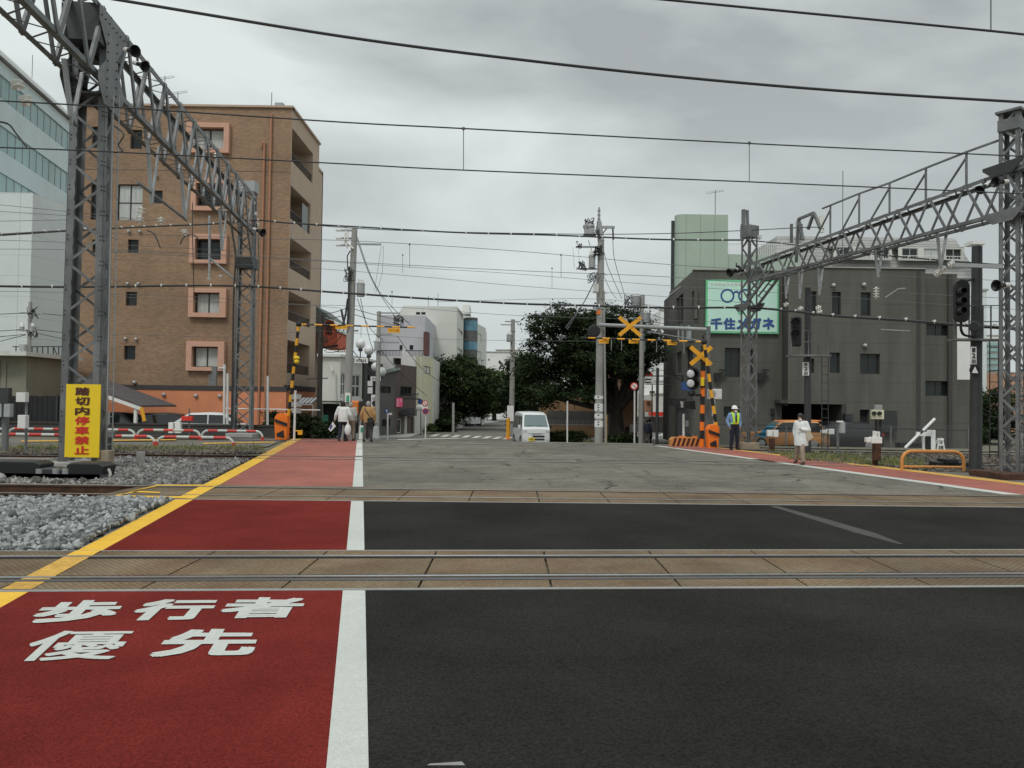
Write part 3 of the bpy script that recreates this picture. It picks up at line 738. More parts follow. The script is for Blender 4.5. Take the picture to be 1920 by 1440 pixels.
def truss(parent, s, e, side, wd, zt0, zt1, zb0, zb1, panel, chord=.09, brace=.055, lace=.5, m='steel', up_top=True):
    """box truss from s to e (xy); side = horizontal unit vector"""
    s, e, side = Vector(s), Vector(e), Vector(side); L = (e-s).length; n = int(round(L/panel))
    def pt(t, sx, top):
        p = s.lerp(e, t); z = (zt0+(zt1-zt0)*t) if top else (zb0+(zb1-zb0)*t); q = p+side*sx*wd/2; return Vector((q.x, q.y, z))
    ch = MB()
    for sx in (-1, 1):
        for top in (True, False):
            ch.angle(pt(0, sx, top), pt(1, sx, top), side*(-sx*chord), Vector((0, 0, -chord if top else chord)), .012)
    beam = ch.build('beam', m, parent)
    br = MB()
    for sx in (-1, 1):
        for i in range(n):
            t0, tm, t1 = i/n, (i+.5)/n, (i+1)/n
            ws = brace
            br.bar(pt(t0, sx, False), pt(tm, sx, True), ws*.55, ws, up=side.cross(Vector((0, 0, 1)))); br.bar(pt(tm, sx, True), pt(t1, sx, False), ws*.4, ws, up=side.cross(Vector((0, 0, 1))))
    br.build('brace', m, beam)
    la = MB(); k = int(round(L/lace))
    for top in (True, False):
        for i in range(k):
            s1 = 1 if i % 2 else -1; la.bar(pt(i/k, -s1, top), pt((i+1)/k, s1, top), .045, .01)
    la.build('lattice_bar', m, beam)
    return beam, pt
def insulator(parent, p, ax, n=3, r=.075, pitch=.075):
    p = Vector(p); ax = Vector(ax).normalized(); mb = MB(); prof = [(.02, 0)]
    for i in range(n):
        h = .03+i*pitch; prof += [(.03, h), (r, h+.012), (r*.95, h+.03), (.035, h+.045)]
    prof += [(.02, .03+n*pitch)]
    mb.lathe(p, prof, 12, ax); return mb.build('insulator', 'porcelain', parent, smooth=True)
def speaker(label, p, direc, group='loudspeakers on the steel gantries', s=1.0):
    t = thing('loudspeaker', label, 'loudspeaker', p, group); p = Vector(p); d = Vector(direc).normalized()
    m = MB(); m.lathe(p, [(.05*s, -.22*s), (.07*s, -.18*s), (.08*s, -.05*s), (.17*s, .12*s), (.20*s, .20*s), (.185*s, .20*s), (.06*s, .0)], 16, d); m.build('horn', 'black', t, smooth=True)
    m = MB(); m.lathe(p-d*.25*s, [(.075*s, -.12*s), (.085*s, -.10*s), (.085*s, .06*s), (.06*s, .08*s)], 14, d); m.build('driver', 'white_plastic', t, smooth=True)
    m = MB(); m.bar(p-d*.2*s, p-d*.2*s+Vector((0, 0, .3*s)), .03, .05); m.build('bracket', 'steel_dark', t)
    return t

# left gantry
gA = Vector((P(182, 500, 19).x-.22, 19, 0)); gB = Vector((P(460, 600, 36).x, 36, 0))
gd = (gB-gA).normalized(); gs = Vector((gd.y, -gd.x, 0))
LG = thing('overhead_line_gantry', 'grey riveted lattice gantry spanning the tracks beside the brown building', 'gantry', gA)
ZT, ZB = 11.25, 9.5
lattice_column(LG, gA, gs, gd, .92, .78, .55, .12, ZT-.1, .62, .16)
lattice_column(LG, gB, gs, gd, .86, .70, .55, .12, ZT+.3, .60, .11, rivets=False)
for c_ in (gA, gB):
    m = MB(); m.box((c_.x, c_.y, -.02), (1.25, 1.05, .42)); m.build('footing', 'concrete', LG, bevel=.03)
s0 = gA-gd*21; 
_, ptL = truss(LG, s0, gB, gs, .74, ZT, ZT, ZB, ZB-.05, 1.55, .14, .13, .5)
# haunch truss down to the far column
m = MB()
for sx in (-1, 1):
    a = gB-gd*1.6+gs*sx*.34; b = gB-gd*.25+gs*sx*.34
    m.bar((a.x, a.y, ZB), (b.x, b.y, 7.9), .08, .08)
    m.bar((b.x, b.y, 7.9), (b.x, b.y, ZB), .06, .06)
m.build('haunch', 'steel', LG)
m = MB(); m.box((gB.x, gB.y, 8.1), (.85, .75, .5)); m.build('gusset_plate', 'steel_dark', LG)
# gusset plates where the near column meets the beam
for sx in (-1, 1):
    m = MB(); rv = MB()
    c0 = gA+gs*sx*.42
    prof = [(-.8, ZT-.1), (.8, ZT-.1), (.8, ZT-.45), (.36, ZT-.9), (.36, ZB+.5), (.8, ZB+.05), (.8, ZB-.12), (.42, ZB-.6), (-.42, ZB-.6), (-.8, ZB-.12), (-.8, ZB+.05), (-.36, ZB+.5), (-.36, ZT-.9), (-.8, ZT-.45)]
    m.prism([(c0.x+gd.x*u, c0.y+gd.y*u, z) for u, z in prof], gs*sx*.014); o = m.build('gusset_plate', 'steel', LG)
    for k in range(9):
        for u in (-.28, .28):
            z = ZB-.6+k*.22; q = c0+gd*u+gs*sx*.02; rv.box((q.x, q.y, z), (.03, .03, .03))
    for k in range(7):
        u = -.69+k*.23; q = c0+gd*u+gs*sx*.02; rv.box((q.x, q.y, ZT-.3), (.03, .03, .03))
    rv.build('rivet', 'rivet', o)
m = MB()
m.box((gA.x, gA.y, ZB-.35), (.86, .86, .05)); m.box((gA.x, gA.y, ZT-.5), (.80, 1.5, .9), rz=math.atan2(gd.y, gd.x)-math.pi/2); m.build('gusset_plate', 'steel_dark', LG)
# V-shaped drop brackets and pipe rails of the line suspension
def on_beam(px): 
    k = (px-960)/FPX; a = gA.x; s_ = (gB.x-gA.x)/(gB.y-gA.y)       # x = a + s(d-19)
    r0 = ray(px, 400); kk = r0.x/r0.y
    return (a-19*s_)/(kk-s_)
for px, pxs, ytop, ybot in ((130, (112, 143), 90, 232), (284, (276, 297), 232, 382), (347, (341, 357), 300, 412), (418, (412, 424), 400, 470)):
    d = on_beam(px); z1 = P(px, ybot, d).z; c = gA+gd*((d-19)/gd.y)
    m = MB(); m.bar((c.x, c.y-.38, ZB), (c.x, c.y, z1), .09, .09); m.bar((c.x, c.y+.38, ZB), (c.x, c.y, z1), .09, .05); m.build('drop_bracket', 'steel_light', LG)
m = MB()
for pa, pb in (((0, 108), (143, 235)), ((258, 342), (350, 413))):
    da, db = on_beam(pa[0]), on_beam(pb[0]); m.tube(P(*pa, da), P(*pb, db), .045, n=8)
m.tube(P(0, 108, on_beam(0)), P(0, 108, on_beam(0))+(P(0, 108, on_beam(0))-P(143, 235, on_beam(143)))*1.5, .045)
m.build('pipe_rail', 'steel', LG)
for px, py, ax in ((30, 150, (.3, 0, -1)), (45, 180, (.5, 0, -1)), (265, 388, (0, 0, -1)), (262, 405, (0, 0, -1)), (302, 407, (0, 0, -1)), (344, 430, (.4, 0, -1)), (360, 262, (.3, 0, -1)), (405, 297, (0, 0, 1)), (421, 397, (0, 0, 1)), (455, 378, (0, 0, 1))):
    insulator(LG, P(px, py, on_beam(px)-.3), ax, 2, .12, .10)
m = MB(); pv = P(393, 420, 35.4); m.tube(P(393, 405, 35.4), P(393, 520, 35.4), .06); m.tube(P(395, 486, 35.4), P(443, 526, 35.8), .05); m.build('cantilever', 'steel_light', LG)
insulator(LG, P(393, 520, 35.4), (0, 0, -1), 2, .12); insulator(LG, P(414, 515, 35.5), (0, 0, -1), 2, .12)
m = MB(); m.path([P(361, 380, 27.6), P(361, 440, 27.6), P(364, 560, 29)], .015); m.build('cable', 'wire', LG); m = MB(); m.path([P(484, 440, 35), P(486, 500, 35), P(483, 530, 35)], .02); m.build('cable', 'wire', LG); m = MB(); m.path([P(442, 480, 35.6), P(438, 560, 35.6), P(436, 700, 35.6), P(434, 800, 35.6)], .045); m.build('cable', 'wire', LG)
speaker('black horn loudspeaker highest on the left gantry beam', P(247, 95, 18.2), (.9, -.5, -.3), s=.72)
speaker('white bodied loudspeaker just below the top one on the left gantry', P(265, 122, 18.8), (.9, -.3, -.4), s=.68)
speaker('small loudspeaker on the far end of the left gantry', P(487, 434, 35.3), (.9, -.3, -.4), s=1.0)
for pts in (((-20, 226, 14), (14, 232, 14), (30, 250, 14), (50, 276, 14)), ((276, 432, 22), (290, 440, 22), (301, 466, 22)), ((338, 458, 24), (345, 445, 24), (362, 440, 24), (374, 450, 24)), ((213, 235, 18.6), (232, 252, 18.6), (222, 272, 18.6), (230, 283, 18.6), (214, 286, 18.6))):
    m = MB(); m.path(smooth([P(*q) for q in pts], 6), .018, 6); m.build('steady_arm', 'steel_dark', LG)
m = MB(); m.box((gB.x, gB.y, ZT+.42), (.8, .62, .5)); m.build('cap_plate', 'steel_light', LG)
for k in range(3): insulator(LG, (gB.x+.42+.1*k, gB.y-.4, ZT-.5-.5*k), (0, 0, 1), 2, .09)
# ladder beside near column
m = MB()
for dx in (0, .28): m.tube((gA.x+.62+dx*.0, gA.y+dx*1.0-.1, .3), (gA.x+.56, gA.y+dx*1.0-.1, 9.3), .018)
for k in range(26): m.tube((gA.x+.61, gA.y-.1, .6+k*.34), (gA.x+.61, gA.y+.18, .6+k*.34), .010)
m.build('ladder', 'steel_light', LG)

# right gantry
gC = Vector((P(1899, 600, 20).x, 20, 0)); gD = Vector((P(1404, 650, 32).x, 32, 0))
hd = (gD-gC).normalized(); hs = Vector((hd.y, -hd.x, 0))
RG = thing('overhead_line_gantry', 'grey lattice gantry with top handrail before the dark grey building', 'gantry', gC)
r45 = R(38); ca = Vector((math.cos(r45), math.sin(r45), 0)); cb2 = Vector((-math.sin(r45), math.cos(r45), 0))
lattice_column(RG, gC, ca, cb2, .52, .46, .48, .1, 9.5, .40, .095)
r45 = R(28); da_ = Vector((math.cos(r45), math.sin(r45), 0)); db_ = Vector((-math.sin(r45), math.cos(r45), 0))
lattice_column(RG, gD, da_, db_, .54, .46, .46, .2, 9.2, .42, .09, rivets=True)
m = MB(); m.box((gC.x, gC.y, .0), (1.5, 1.3, .34), rz=.1); m.build('footing', 'rust', RG, bevel=.03)
m = MB(); m.box((gD.x-.05, gD.y, .1), (.8, .7, .34), rz=.1); m.build('footing', 'tan_conc', RG, bevel=.03)
m = MB(); m.box((gC.x, gC.y, 9.5), (.62, .6, .06), M=Matrix((ca, cb2, (0, 0, 1))).transposed()); m.box((gC.x, gC.y, 9.15), (.55, .51, .3), M=Matrix((ca, cb2, (0, 0, 1))).transposed()); m.build('cap_plate', 'steel', RG)
m = MB(); m.box((gD.x, gD.y, 9.0), (.56, .5, .5), M=Matrix((da_, db_, (0, 0, 1))).transposed()); m.build('cap_plate', 'steel', RG)
e1 = gC-hd*7
zt = lambda t: 0
ztC, ztD, zbC, zbD = P(1880, 322, 20).z, P(1412, 498, 32).z, P(1880, 404, 20).z, P(1446, 527, 31).z
Lc = (gD-gC).length
ext = lambda a, b, s_: a+(a-b)*s_/Lc
beamR, ptR = truss(RG, e1, gD-hd*.4, hs, .55, ext(ztC, ztD, 7), ztD, ext(zbC, zbD, 7), zbD+.02, 1.25, .10, .07, .45)
m = MB()
for sx in (-1, 1):
    a = gD-hd*1.6+hs*sx*.27; b = gD-hd*.25+hs*sx*.27; za, zb_ = zbD, P(1408, 572, 32).z
    m.bar((a.x, a.y, za), (b.x, b.y, zb_), .08, .08); m.bar((a.x, a.y, za+.3), (b.x, b.y, zb_+.35), .05, .05)
    for k in range(4):
        f0, f1 = k/4, (k+1)/4; p0 = a.lerp(b, f0); p1 = a.lerp(b, f1); m.bar((p0.x, p0.y, za+(zb_-za)*f0), (p1.x, p1.y, za+.3+(zb_+.05-za)*f1), .03, .03)
m.build('haunch', 'steel', RG)
for c_, zc, s_ in ((gD, P(1405, 575, 32).z, .8), (gD, P(1405, 505, 32).z, .8), (gC, (ztC+.1), .8), (gC, zbC, .8)):
    for sx in (-1, 1):
        m = MB(); q = c_+hs*sx*.33
        m.prism([(q.x+hd.x*u, q.y+hd.y*u, zc+v) for u, v in ((-.75*s_, .11), (.75*s_, .11), (.75*s_, .03), (.3, -.2), (-.3, -.2), (-.75*s_, .03))], hs*sx*.014); m.build('gusset_plate', 'steel_dark' if zc > 8 else 'steel', RG)
# handrail above the right beam
m = MB(); top = []
for px, pyt in ((1557, 385), (1611, 363), (1668, 343), (1736, 315), (1812, 285), (1876, 262)):
    k = ray(px, 400); kk = k.x/k.y; s_ = (gD.x-gC.x)/(gD.y-gC.y); d = (gC.x-20*s_)/(kk-s_)
    tp = P(px, pyt, d); t_ = (d-20)/(32-20); zb_ = ztC+(ztD-ztC)*t_
    top.append(tp)
    if px < 1870: m.bar(tp, (tp.x, tp.y, zb_), .05, .05); m.bar(tp-Vector((0, 0, .15)), (tp.x+hd.x*.9, tp.y+hd.y*.9, zb_), .045, .045)
top = [top[0]+(top[0]-top[1])*.3]+top
for a, b in zip(top, top[1:]): m.bar(a, b, .05, .05)
m.build('handrail', 'steel', RG)
# raised frame and droppers
def dR(px):
    k = ray(px, 400); kk = k.x/k.y; s_ = (gD.x-gC.x)/(gD.y-gC.y); return (gC.x-20*s_)/(kk-s_)
m = MB()
for a, b in (((1493, 492), (1497, 411)), ((1497, 411), (1526, 399)), ((1526, 399), (1538, 428)), ((1526, 399), (1515, 430)), ((1497, 411), (1506, 450)), ((1484, 455), (1484, 420)), ((1502, 450), (1502, 420))):
    m.bar(P(*a, dR(a[0])), P(*b, dR(b[0])), .09, .09)
m.build('raised_frame', 'steel', RG)
for (x1, y1), (x2, y2), yb in (((1472, 518), (1480, 515), 560), ((1498, 510), (1505, 505), 560), ((1534, 503), (1543, 500), 553), ((1640, 464), (1657, 458), 520), ((1757, 435), (1776, 430), 503)):
    xm = (x1+x2)/2; d = dR(xm); m = MB(); m.bar(P(x1, y1, d), P(xm-2, yb, d), .09, .05); m.bar(P(x2, y2, d+.3), P(xm-1, yb-10, d), .07, .05); m.build('drop_bracket', 'steel_light', RG)
for px, py, ax in ((1470, 574, (1, 0, .7)), (1497, 582, (1, 0, .7)), (1530, 580, (1, 0, .6)), (1532, 588, (1, 0, .6)), (1643, 548, (0, 0, -1)), (1643, 538, (0, 0, -1)), (1752, 516, (1, 0, .7)), (1762, 508, (1, 0, .7)), (1778, 498, (1, 0, .5)), (1424, 440, (0, 0, -1))):
    insulator(RG, P(px, py, dR(min(px, 1800))), ax, 2, .10, .09)
m = MB()
m.tube(P(1660, 558, 25), P(1684, 542, 25), .022); m.tube(P(1684, 542, 25), P(1698, 541, 25), .025); m.build('cantilever', 'steel_light', RG); m = MB(); m.tube(P(1652, 618, 25), P(1706, 621, 25), .02)
m.build('cantilever', 'steel_light', RG); m = MB(); m.bar(P(1790, 497, 20.6), P(1880, 500, 20), .10, .10); m.build('cantilever', 'steel_light', RG)
m = MB(); m.bar(P(1394, 425, 32), P(1394, 393, 32), .14, .14); m.bar(P(1402, 428, 32), P(1401, 394, 32), .10, .10); m.bar(P(1390, 420, 32), P(1392, 500, 32), .05, .05); m.build('cable_head', 'steel', RG)
speaker('black loudspeaker low on the nearest right gantry column', P(1876, 535, 19.5), (-1, -.3, -.1), s=.75)
speaker('black loudspeaker under the top plate of the right gantry', P(1842, 352, 19.6), (-.8, -.3, -.6), s=.62)
speaker('larger horn loudspeaker beside the right gantry beam end', P(1874, 341, 19.6), (-1, -.2, -.1), s=.7)
speaker('loudspeaker on the far right gantry column facing the street', P(1374, 509, 31.6), (-.8, -.3, -.4), s=.95)
speaker('loudspeaker close against the far right gantry column', P(1389, 506, 31.6), (-.8, -.3, .1), s=.8)

# ---------------------------------------------------------------- overhead wires
def wire(label, pts, r=.012, m='wire', clips=0, sm=True, group='overhead wires across the tracks', name='overhead_wire', cr_=None, droppers=()):
    q = [P(*p) for p in pts]
    if sm and len(q) > 2: q = smooth(q, 8)
    if pts[0][0] <= 5 or pts[0][1] < 0: q = [q[0]+(q[0]-q[1]).normalized()*25]+q
    if pts[-1][0] >= 1900: q = q+[q[-1]+(q[-1]-q[-2]).normalized()*25]
    mb = MB(); mb.path(q, r, 6); o = mb.build(name, m); tag(o, label, 'wire', group)
    if clips:
        L = [0]
        for a, b in zip(q, q[1:]): L.append(L[-1]+(b-a).length)
        c = MB(); s_ = .2
        while s_ < L[-1]:
            k = max(i for i in range(len(L)) if L[i] <= s_); k = min(k, len(q)-2); f = (s_-L[k])/(L[k+1]-L[k]); p = q[k].lerp(q[k+1], f)
            c.box(p+Vector((0, 0, r*.6)), (.05, r*2.6, r*2.6)); s_ += clips
        cc = c.build('cable_clip', 'porcelain', o); cc['kind'] = 'stuff'
    for (px, y0, y1, d) in droppers:
        c = MB(); c.tube(P(px, y0, d), P(px, y1, d), .008, n=5); c.ell(P(px, y0, d), .035, 6, 4); c.build('dropper', 'wire_grey', o)
    return o
wire('thick black wire from the top of the left gantry across the sky', [(200, -4, 8.0), (640, 68, 8.3), (960, 110, 8.5), (1290, 146, 8.7), (1600, 172, 8.9), (1960, 194, 9.1)], .016)
wire('black wire highest in the top right of the sky', [(1130, -12, 8.5), (1400, 14, 8.7), (1858, 58, 9.0), (1980, 72, 9.1)], .014, droppers=((1858, -8, 58, 9.0),))
wire('upper wire of the second track with two droppers', [(-40, 187, 13.4), (215, 201, 13.6), (640, 229, 14), (870, 241, 14.2), (1405, 269, 14.7), (1980, 296, 15.2)], .013, droppers=((869, 241, 318, 14.2), (1405, 268, 340, 14.7)))
wire('lower wire of the second track passing under the droppers', [(-40, 275, 13.4), (215, 285, 13.6), (640, 307, 14), (870, 319, 14.2), (1405, 341, 14.7), (1980, 366, 15.2)], .012)
wire('thick clipped cable along the top of the utility poles', [(-40, 443, 20), (137, 432, 26), (300, 424, 33), (400, 420, 35), (480, 413, 35.6), (540, 418, 35), (665, 425, 35), (860, 436, 34), (1040, 441, 33.5), (1240, 449, 32.5), (1395, 450, 32)], .035, clips=1.0)
wire('thick clipped cable at window height of the brown building', [(-40, 536, 30), (140, 538, 32), (435, 536, 35.6), (640, 549, 35), (800, 560, 34.5), (960, 569, 34), (1100, 573, 33.5), (1240, 577, 32.8), (1400, 577, 32), (1490, 584, 29), (1560, 592, 27), (1700, 601, 24), (1795, 609, 22.3), (1900, 616, 20.5)], .045, clips=1.05)
wire('clipped cable sloping past the mansard roof to the right', [(1400, 450, 31.8), (1480, 458, 30), (1560, 467, 28), (1640, 477, 25), (1800, 491, 22), (1900, 498, 20.2)], .022, clips=.8)
wire('plain wire rising above the clipped cable', [(480, 412, 35.6), (700, 430, 34.5), (1040, 438.5, 33.5), (1240, 438, 33), (1400, 432, 32), (1520, 426, 28), (1545, 430, 27)], .016)
wl = ['first', 'second', 'third', 'fourth', 'fifth', 'sixth', 'seventh', 'eighth', 'ninth', 'tenth', 'eleventh', 'twelfth', 'thirteenth', 'fourteenth', 'fifteenth', 'sixteenth']
thin = [
 ([(200, 437, 22), (480, 447, 23), (670, 452, 23.5), (960, 470, 24), (1230, 494, 24.6), (1400, 505, 25), (1620, 515, 26), (1900, 527, 27)], ((768, 458, 502, 23.8), (1052, 478, 520, 24.3))),
 ([(200, 467, 22), (480, 481, 23), (670, 492, 23.5), (960, 507, 24), (1230, 518, 24.6), (1400, 530, 25), (1620, 545, 26), (1900, 560, 27)], ()),
 ([(200, 470, 29), (540, 486, 30), (800, 503, 30.5), (960, 513, 31), (1230, 534, 31.5), (1400, 545, 32), (1900, 580, 34)], ((755, 478, 512, 30.3),)),
 ([(200, 486, 29), (540, 500, 30), (800, 520, 30.5), (960, 535, 31), (1230, 555, 31.5), (1400, 568, 32)], ((1035, 503, 540, 31.2),)),
 ([(-20, 450, 26), (140, 455, 27), (430, 470, 29), (530, 478, 30)], ()),
 ([(-20, 467, 26), (140, 469, 27), (430, 484, 29)], ()),
 ([(-20, 395, 24), (140, 405, 25), (330, 416, 26)], ()),
 ([(-20, 382, 24), (140, 398, 25), (250, 410, 26)], ()),
 ([(-20, 546, 28), (140, 549, 28.6), (430, 560, 30), (640, 578, 31)], ()),
 ([(200, 555, 28), (430, 568, 30), (740, 576, 31), (960, 591, 32), (1240, 600, 32), (1440, 606, 32)], ((735, 547, 578, 31),)),
 ([(-20, 415, 24), (140, 412, 25)], ()),
 ([(600, 620, 36), (840, 636, 38), (1130, 640, 38)], ()),
 ([(820, 566, 33), (1100, 560, 34), (1240, 575, 33)], ()),
 ([(200, 625, 28), (430, 632, 30), (560, 622, 33)], ()),
]
for i, (pts, dr) in enumerate(thin): wire('thin grey line %s from the top among the fine overhead wires' % wl[i], pts, .008, 'wire_grey', droppers=dr, name='thin_wire')

# ---------------------------------------------------------------- utility poles
def pole(label, px, d, ytop, r0, r1, name='utility_pole', m='concrete_pole', z0=None, steps=True, lean=0, ztop=None):
    b = base(px, d); 
    top = P(px+lean, ytop, d); 
    t = thing(name, label, 'utility pole', b); mb = MB(); tz = top.z
    mb.tube((b.x, b.y, b.z-.1), (top.x if lean else b.x, b.y, tz), r0, r1, 14); mb.build('shaft', m, t, smooth=True)
    if steps:
        s_ = MB(); z = b.z+2.2; k = 0
        while z < tz-1: s_.tube((b.x+(r0 if k % 2 else -r0)*.8, b.y-.02, z), (b.x+(r0+.12)*(1 if k % 2 else -1), b.y-.02, z), .012, n=5); z += .45; k += 1
        s_.build('step_bolt', 'steel_dark', t)
        f = MB(); z = b.z+3
        while z < tz: f.lathe((b.x, b.y, z), [(r0*1.06-(r0-r1)*.3, 0), (r0*1.06-(r0-r1)*.3, .05)], 14); z += 1.7
        f.build('band', 'steel_light', t)
    return t, b, tz
def crossarm(t, c, L, ang=0, dz=.08):
    m = MB(); dx, dy = math.cos(ang)*L/2, math.sin(ang)*L/2
    m.bar((c[0]-dx, c[1]-dy, c[2]), (c[0]+dx, c[1]+dy, c[2]), .08, dz); m.build('crossarm', 'steel_light', t)
def transformer(t, c, r=.27, h=.85):
    m = MB(); m.lathe(c, [(r*.95, 0), (r, .04), (r, h*.86), (r*1.06, h*.87), (r*1.06, h*.92), (r*.8, h)], 16); o = m.build('transformer', 'grey_box', t, smooth=True)
    m = MB()
    for k in (-1, 0, 1): m.lathe((c[0]+k*r*.5, c[1], c[2]+h), [(.04, 0), (.055, .04), (.03, .09), (.05, .13), (.02, .2)], 8)
    m.build('bushing', 'porcelain', o)
def tangle(t, c, n, r, seed, rad=.013):
    rr = random.Random(seed); m = MB()
    for _ in range(n):
        pts = [Vector(c)+Vector((rr.uniform(-r, r), rr.uniform(-r, r)*.5, rr.uniform(-r, r)*1.2)) for _ in range(4)]; m.path(smooth(pts, 5), rad, 5)
    m.build('cable_loop', 'wire', t)
# left street pole
t, b, tz = pole('tall concrete utility pole between the brown building and the white shop', 649, 36, 428, .21, .13, lean=16, steps=False)
for y, x0, x1 in ((458, 668, 715), (620, 650, 672)): crossarm(t, P((x0+x1)/2, y, 36), (x1-x0)/1450*36)
for y in (432, 447, 460): 
    crossarm(t, P(648, y, 36), .9); insulator(t, P(640, y, 35.9), (-1, 0, 0), 3, .06); insulator(t, P(648, y-4, 35.9), (0, 0, 1), 2, .06)
m = MB(); m.path([P(649, 432, 35.8), P(646, 455, 35.8), P(652, 465, 35.8)], .04); m.path([P(653, 435, 35.8), P(651, 455, 35.8), P(662, 466, 35.8)], .04); m.build('insulator_bracket', 'porcelain', t)
transformer(t, P(676, 556, 36), .19, .65)
tangle(t, P(655, 515, 35.8), 12, .28, 1); 
m = MB(); m.path(smooth([P(655, 500, 35.7), P(652, 600, 35.7), P(646, 608, 35.7), P(640, 580, 35.7)]), .05); m.path([P(657, 470, 35.75), P(651, 480, 35.75), P(652, 505, 35.75)], .03); m.path([P(652, 560, 35.7), P(648, 590, 35.7), P(642, 615, 35.7)], .05); m.build('riser_cable', 'wire', t)
# wires fanning down from it
fan = [((668, 440, 36), (710, 545, 40), (770, 610, 52)), ((668, 445, 36), (700, 530, 40), (745, 600, 52)), ((670, 560, 36), (690, 610, 40), (718, 640, 46)), ((676, 560, 36), (694, 640, 40), (704, 662, 46)), ((715, 462, 36), (706, 520, 36), (702, 545, 36)), ((719, 460, 36), (716, 515, 36), (704, 550, 36))]
for i, f in enumerate(fan): wire('drooping service line %s beside the left utility pole' % wl[i], f, .016 if i < 4 else .008, group='drooping lines from the left pole', name='service_line')
for i, f in enumerate((((600, 588, 45), (625, 586, 40), (651, 577, 36)), ((600, 600, 45), (625, 596, 40), (651, 590, 36)), ((665, 580, 36), (720, 594, 45), (770, 604, 60)), ((665, 590, 36), (700, 600, 42), (760, 615, 60)), ((604, 645, 40), (628, 630, 38), (642, 606, 36)), ((608, 658, 40), (632, 640, 38), (645, 618, 36)), ((610, 660, 40), (628, 660, 40), (650, 650, 36)), ((660, 655, 36), (680, 680, 40), (700, 700, 46)))):
    wire('short sagging line %s between the left poles and the shops' % wl[i], f, .018, group='sagging lines in the left street', name='service_line')
# small pole sign on it
t2 = thing('pole_sign', 'small white and green sign strapped to the left utility pole', 'sign', P(652, 745, 35.7)); 
m = MB(); m.box(P(652, 745, 35.72), (.24, .03, .42)); m.build('plate', 'sign_white', t2); m = MB(); m.box(P(652, 747, 35.70), (.13, .02, .28)); m.box(P(652, 733, 35.70), (.06, .02, .06)); m.build('mark', 'sign_green', t2)
# timber pole in front of the balcony side
t, b, tz = pole('dark timber pole against the corner of the brown building', 598, 41, 590, .15, .12, m='timber_dark', steps=False)
tangle(t, P(602, 608, 41), 8, .3, 5); tangle(t, P(608, 640, 41), 6, .3, 6)
m = MB(); m.bar(P(575, 711, 41), P(615, 709, 41), .05, .05); m.build('crossarm', 'steel_dark', t)
# second left pole with globe lamps
t, b, tz = pole('concrete pole with wires beside the violet building', 707, 46, 584, .15, .12)
crossarm(t, P(728, 587, 46), 1.4); crossarm(t, P(720, 627, 46), 1.0); crossarm(t, P(728, 642, 46), 1.3)
tangle(t, P(746, 602, 46), 7, .35, 8, .025)
transformer(t, P(708, 658, 45.9), .2, .6)
wire('long line sweeping down from the left poles to the tree', [(745, 630, 46), (790, 690, 50), (840, 725, 56)], .018, group='sagging lines in the left street', name='service_line')
wire('second line sweeping from the left poles past the dark shops', [(700, 640, 46), (752, 700, 48), (800, 742, 52)], .018, group='sagging lines in the left street', name='service_line')
# avenue pole
t, b, tz = pole('slim grey pole standing before the big tree in the avenue', 959, 60, 599, .22, .16)
crossarm(t, P(961, 603, 60), 1.2); crossarm(t, P(952, 609, 60), 1.1); transformer(t, P(955, 641, 59.8), .22, .6)
m = MB(); m.box(P(957, 775, 59.7), (.5, .05, 1.2)); m.build('pole_wrap', 'sign_white', t)
# far small pole left at the tower block
t, b, tz = pole('distant pole left of the yellow sign below the glass tower', 50, 42, 566, .13, .09)
crossarm(t, P(60, 587, 42), 1.3); crossarm(t, P(50, 619, 42), 1.1); tangle(t, P(62, 586, 42), 9, .3, 12, .02); tangle(t, P(60, 625, 42), 7, .3, 13, .02); transformer(t, P(41, 621, 42), .12, .25); transformer(t, P(60, 622, 42), .12, .3)
m = MB(); m.box(P(44, 652, 41.8), (.3, .3, .35)); m.build('junction_box', 'grey_box', t)
for i, f in enumerate((((-20, 590, 36), (46, 587, 42)), ((60, 586, 42), (90, 589, 44), (140, 594, 46)), ((-20, 622, 38), (40, 618, 42)), ((68, 618, 42), (130, 625, 46)), ((-20, 633, 38), (48, 627, 42)), ((70, 625, 42), (130, 638, 46)), ((0, 640, 40), (48, 628, 42)))):
    wire('fine line %s around the distant pole at left' % wl[i], f, .018, sm=False, group='lines at the distant left pole', name='service_line')
# big centre right pole
t, b, tz = pole('tall cluttered concrete pole carrying the orange crossing arm', 1123, 37, 452, .20, .15)
bc = b
m = MB(); m.tube((b.x, b.y, tz), P(1123, 415, 37), .17, .12, 10); m.tube(P(1123, 418, 37), P(1123.5, 389, 37), .07, .045, 8); m.build('pole_top', 'steel_light', t)
m = MB()
for k in range(5): 
    p = P(1123, 395+k*8, 37); m.ell(p, (.09, .09, .03), 8, 4)
m.build('step_bolt', 'steel_light', t)
crossarm(t, P(1135, 426, 37), .9, dz=.12); m = MB(); m.bar(P(1125, 444, 37), P(1138, 428, 37), .05, .05); m.tube(P(1149, 428, 37), P(1150, 450, 37), .04); m.build('strut', 'steel_dark', t)
m = MB(); m.box(P(1104, 434, 36.9), (.42, .4, .34)); m.ell(P(1104, 425, 36.9), (.3, .25, .2), 10, 6); m.build('switchgear', 'grey_box', t, bevel=.03)
m = MB(); m.box(P(1105, 442, 36.85), (.6, .45, .05)); m.build('bracket', 'steel_dark', t)
tangle(t, P(1104, 420, 36.8), 9, .25, 21, .02); tangle(t, P(1117, 438, 36.8), 8, .22, 22); tangle(t, P(1121, 470, 36.75), 12, .25, 23, .02)
crossarm(t, P(1101, 463, 37), 1.1); crossarm(t, P(1102, 504, 37), 1.1); tangle(t, P(1085, 460, 36.9), 5, .15, 24); tangle(t, P(1092, 498, 36.9), 9, .22, 25, .018)
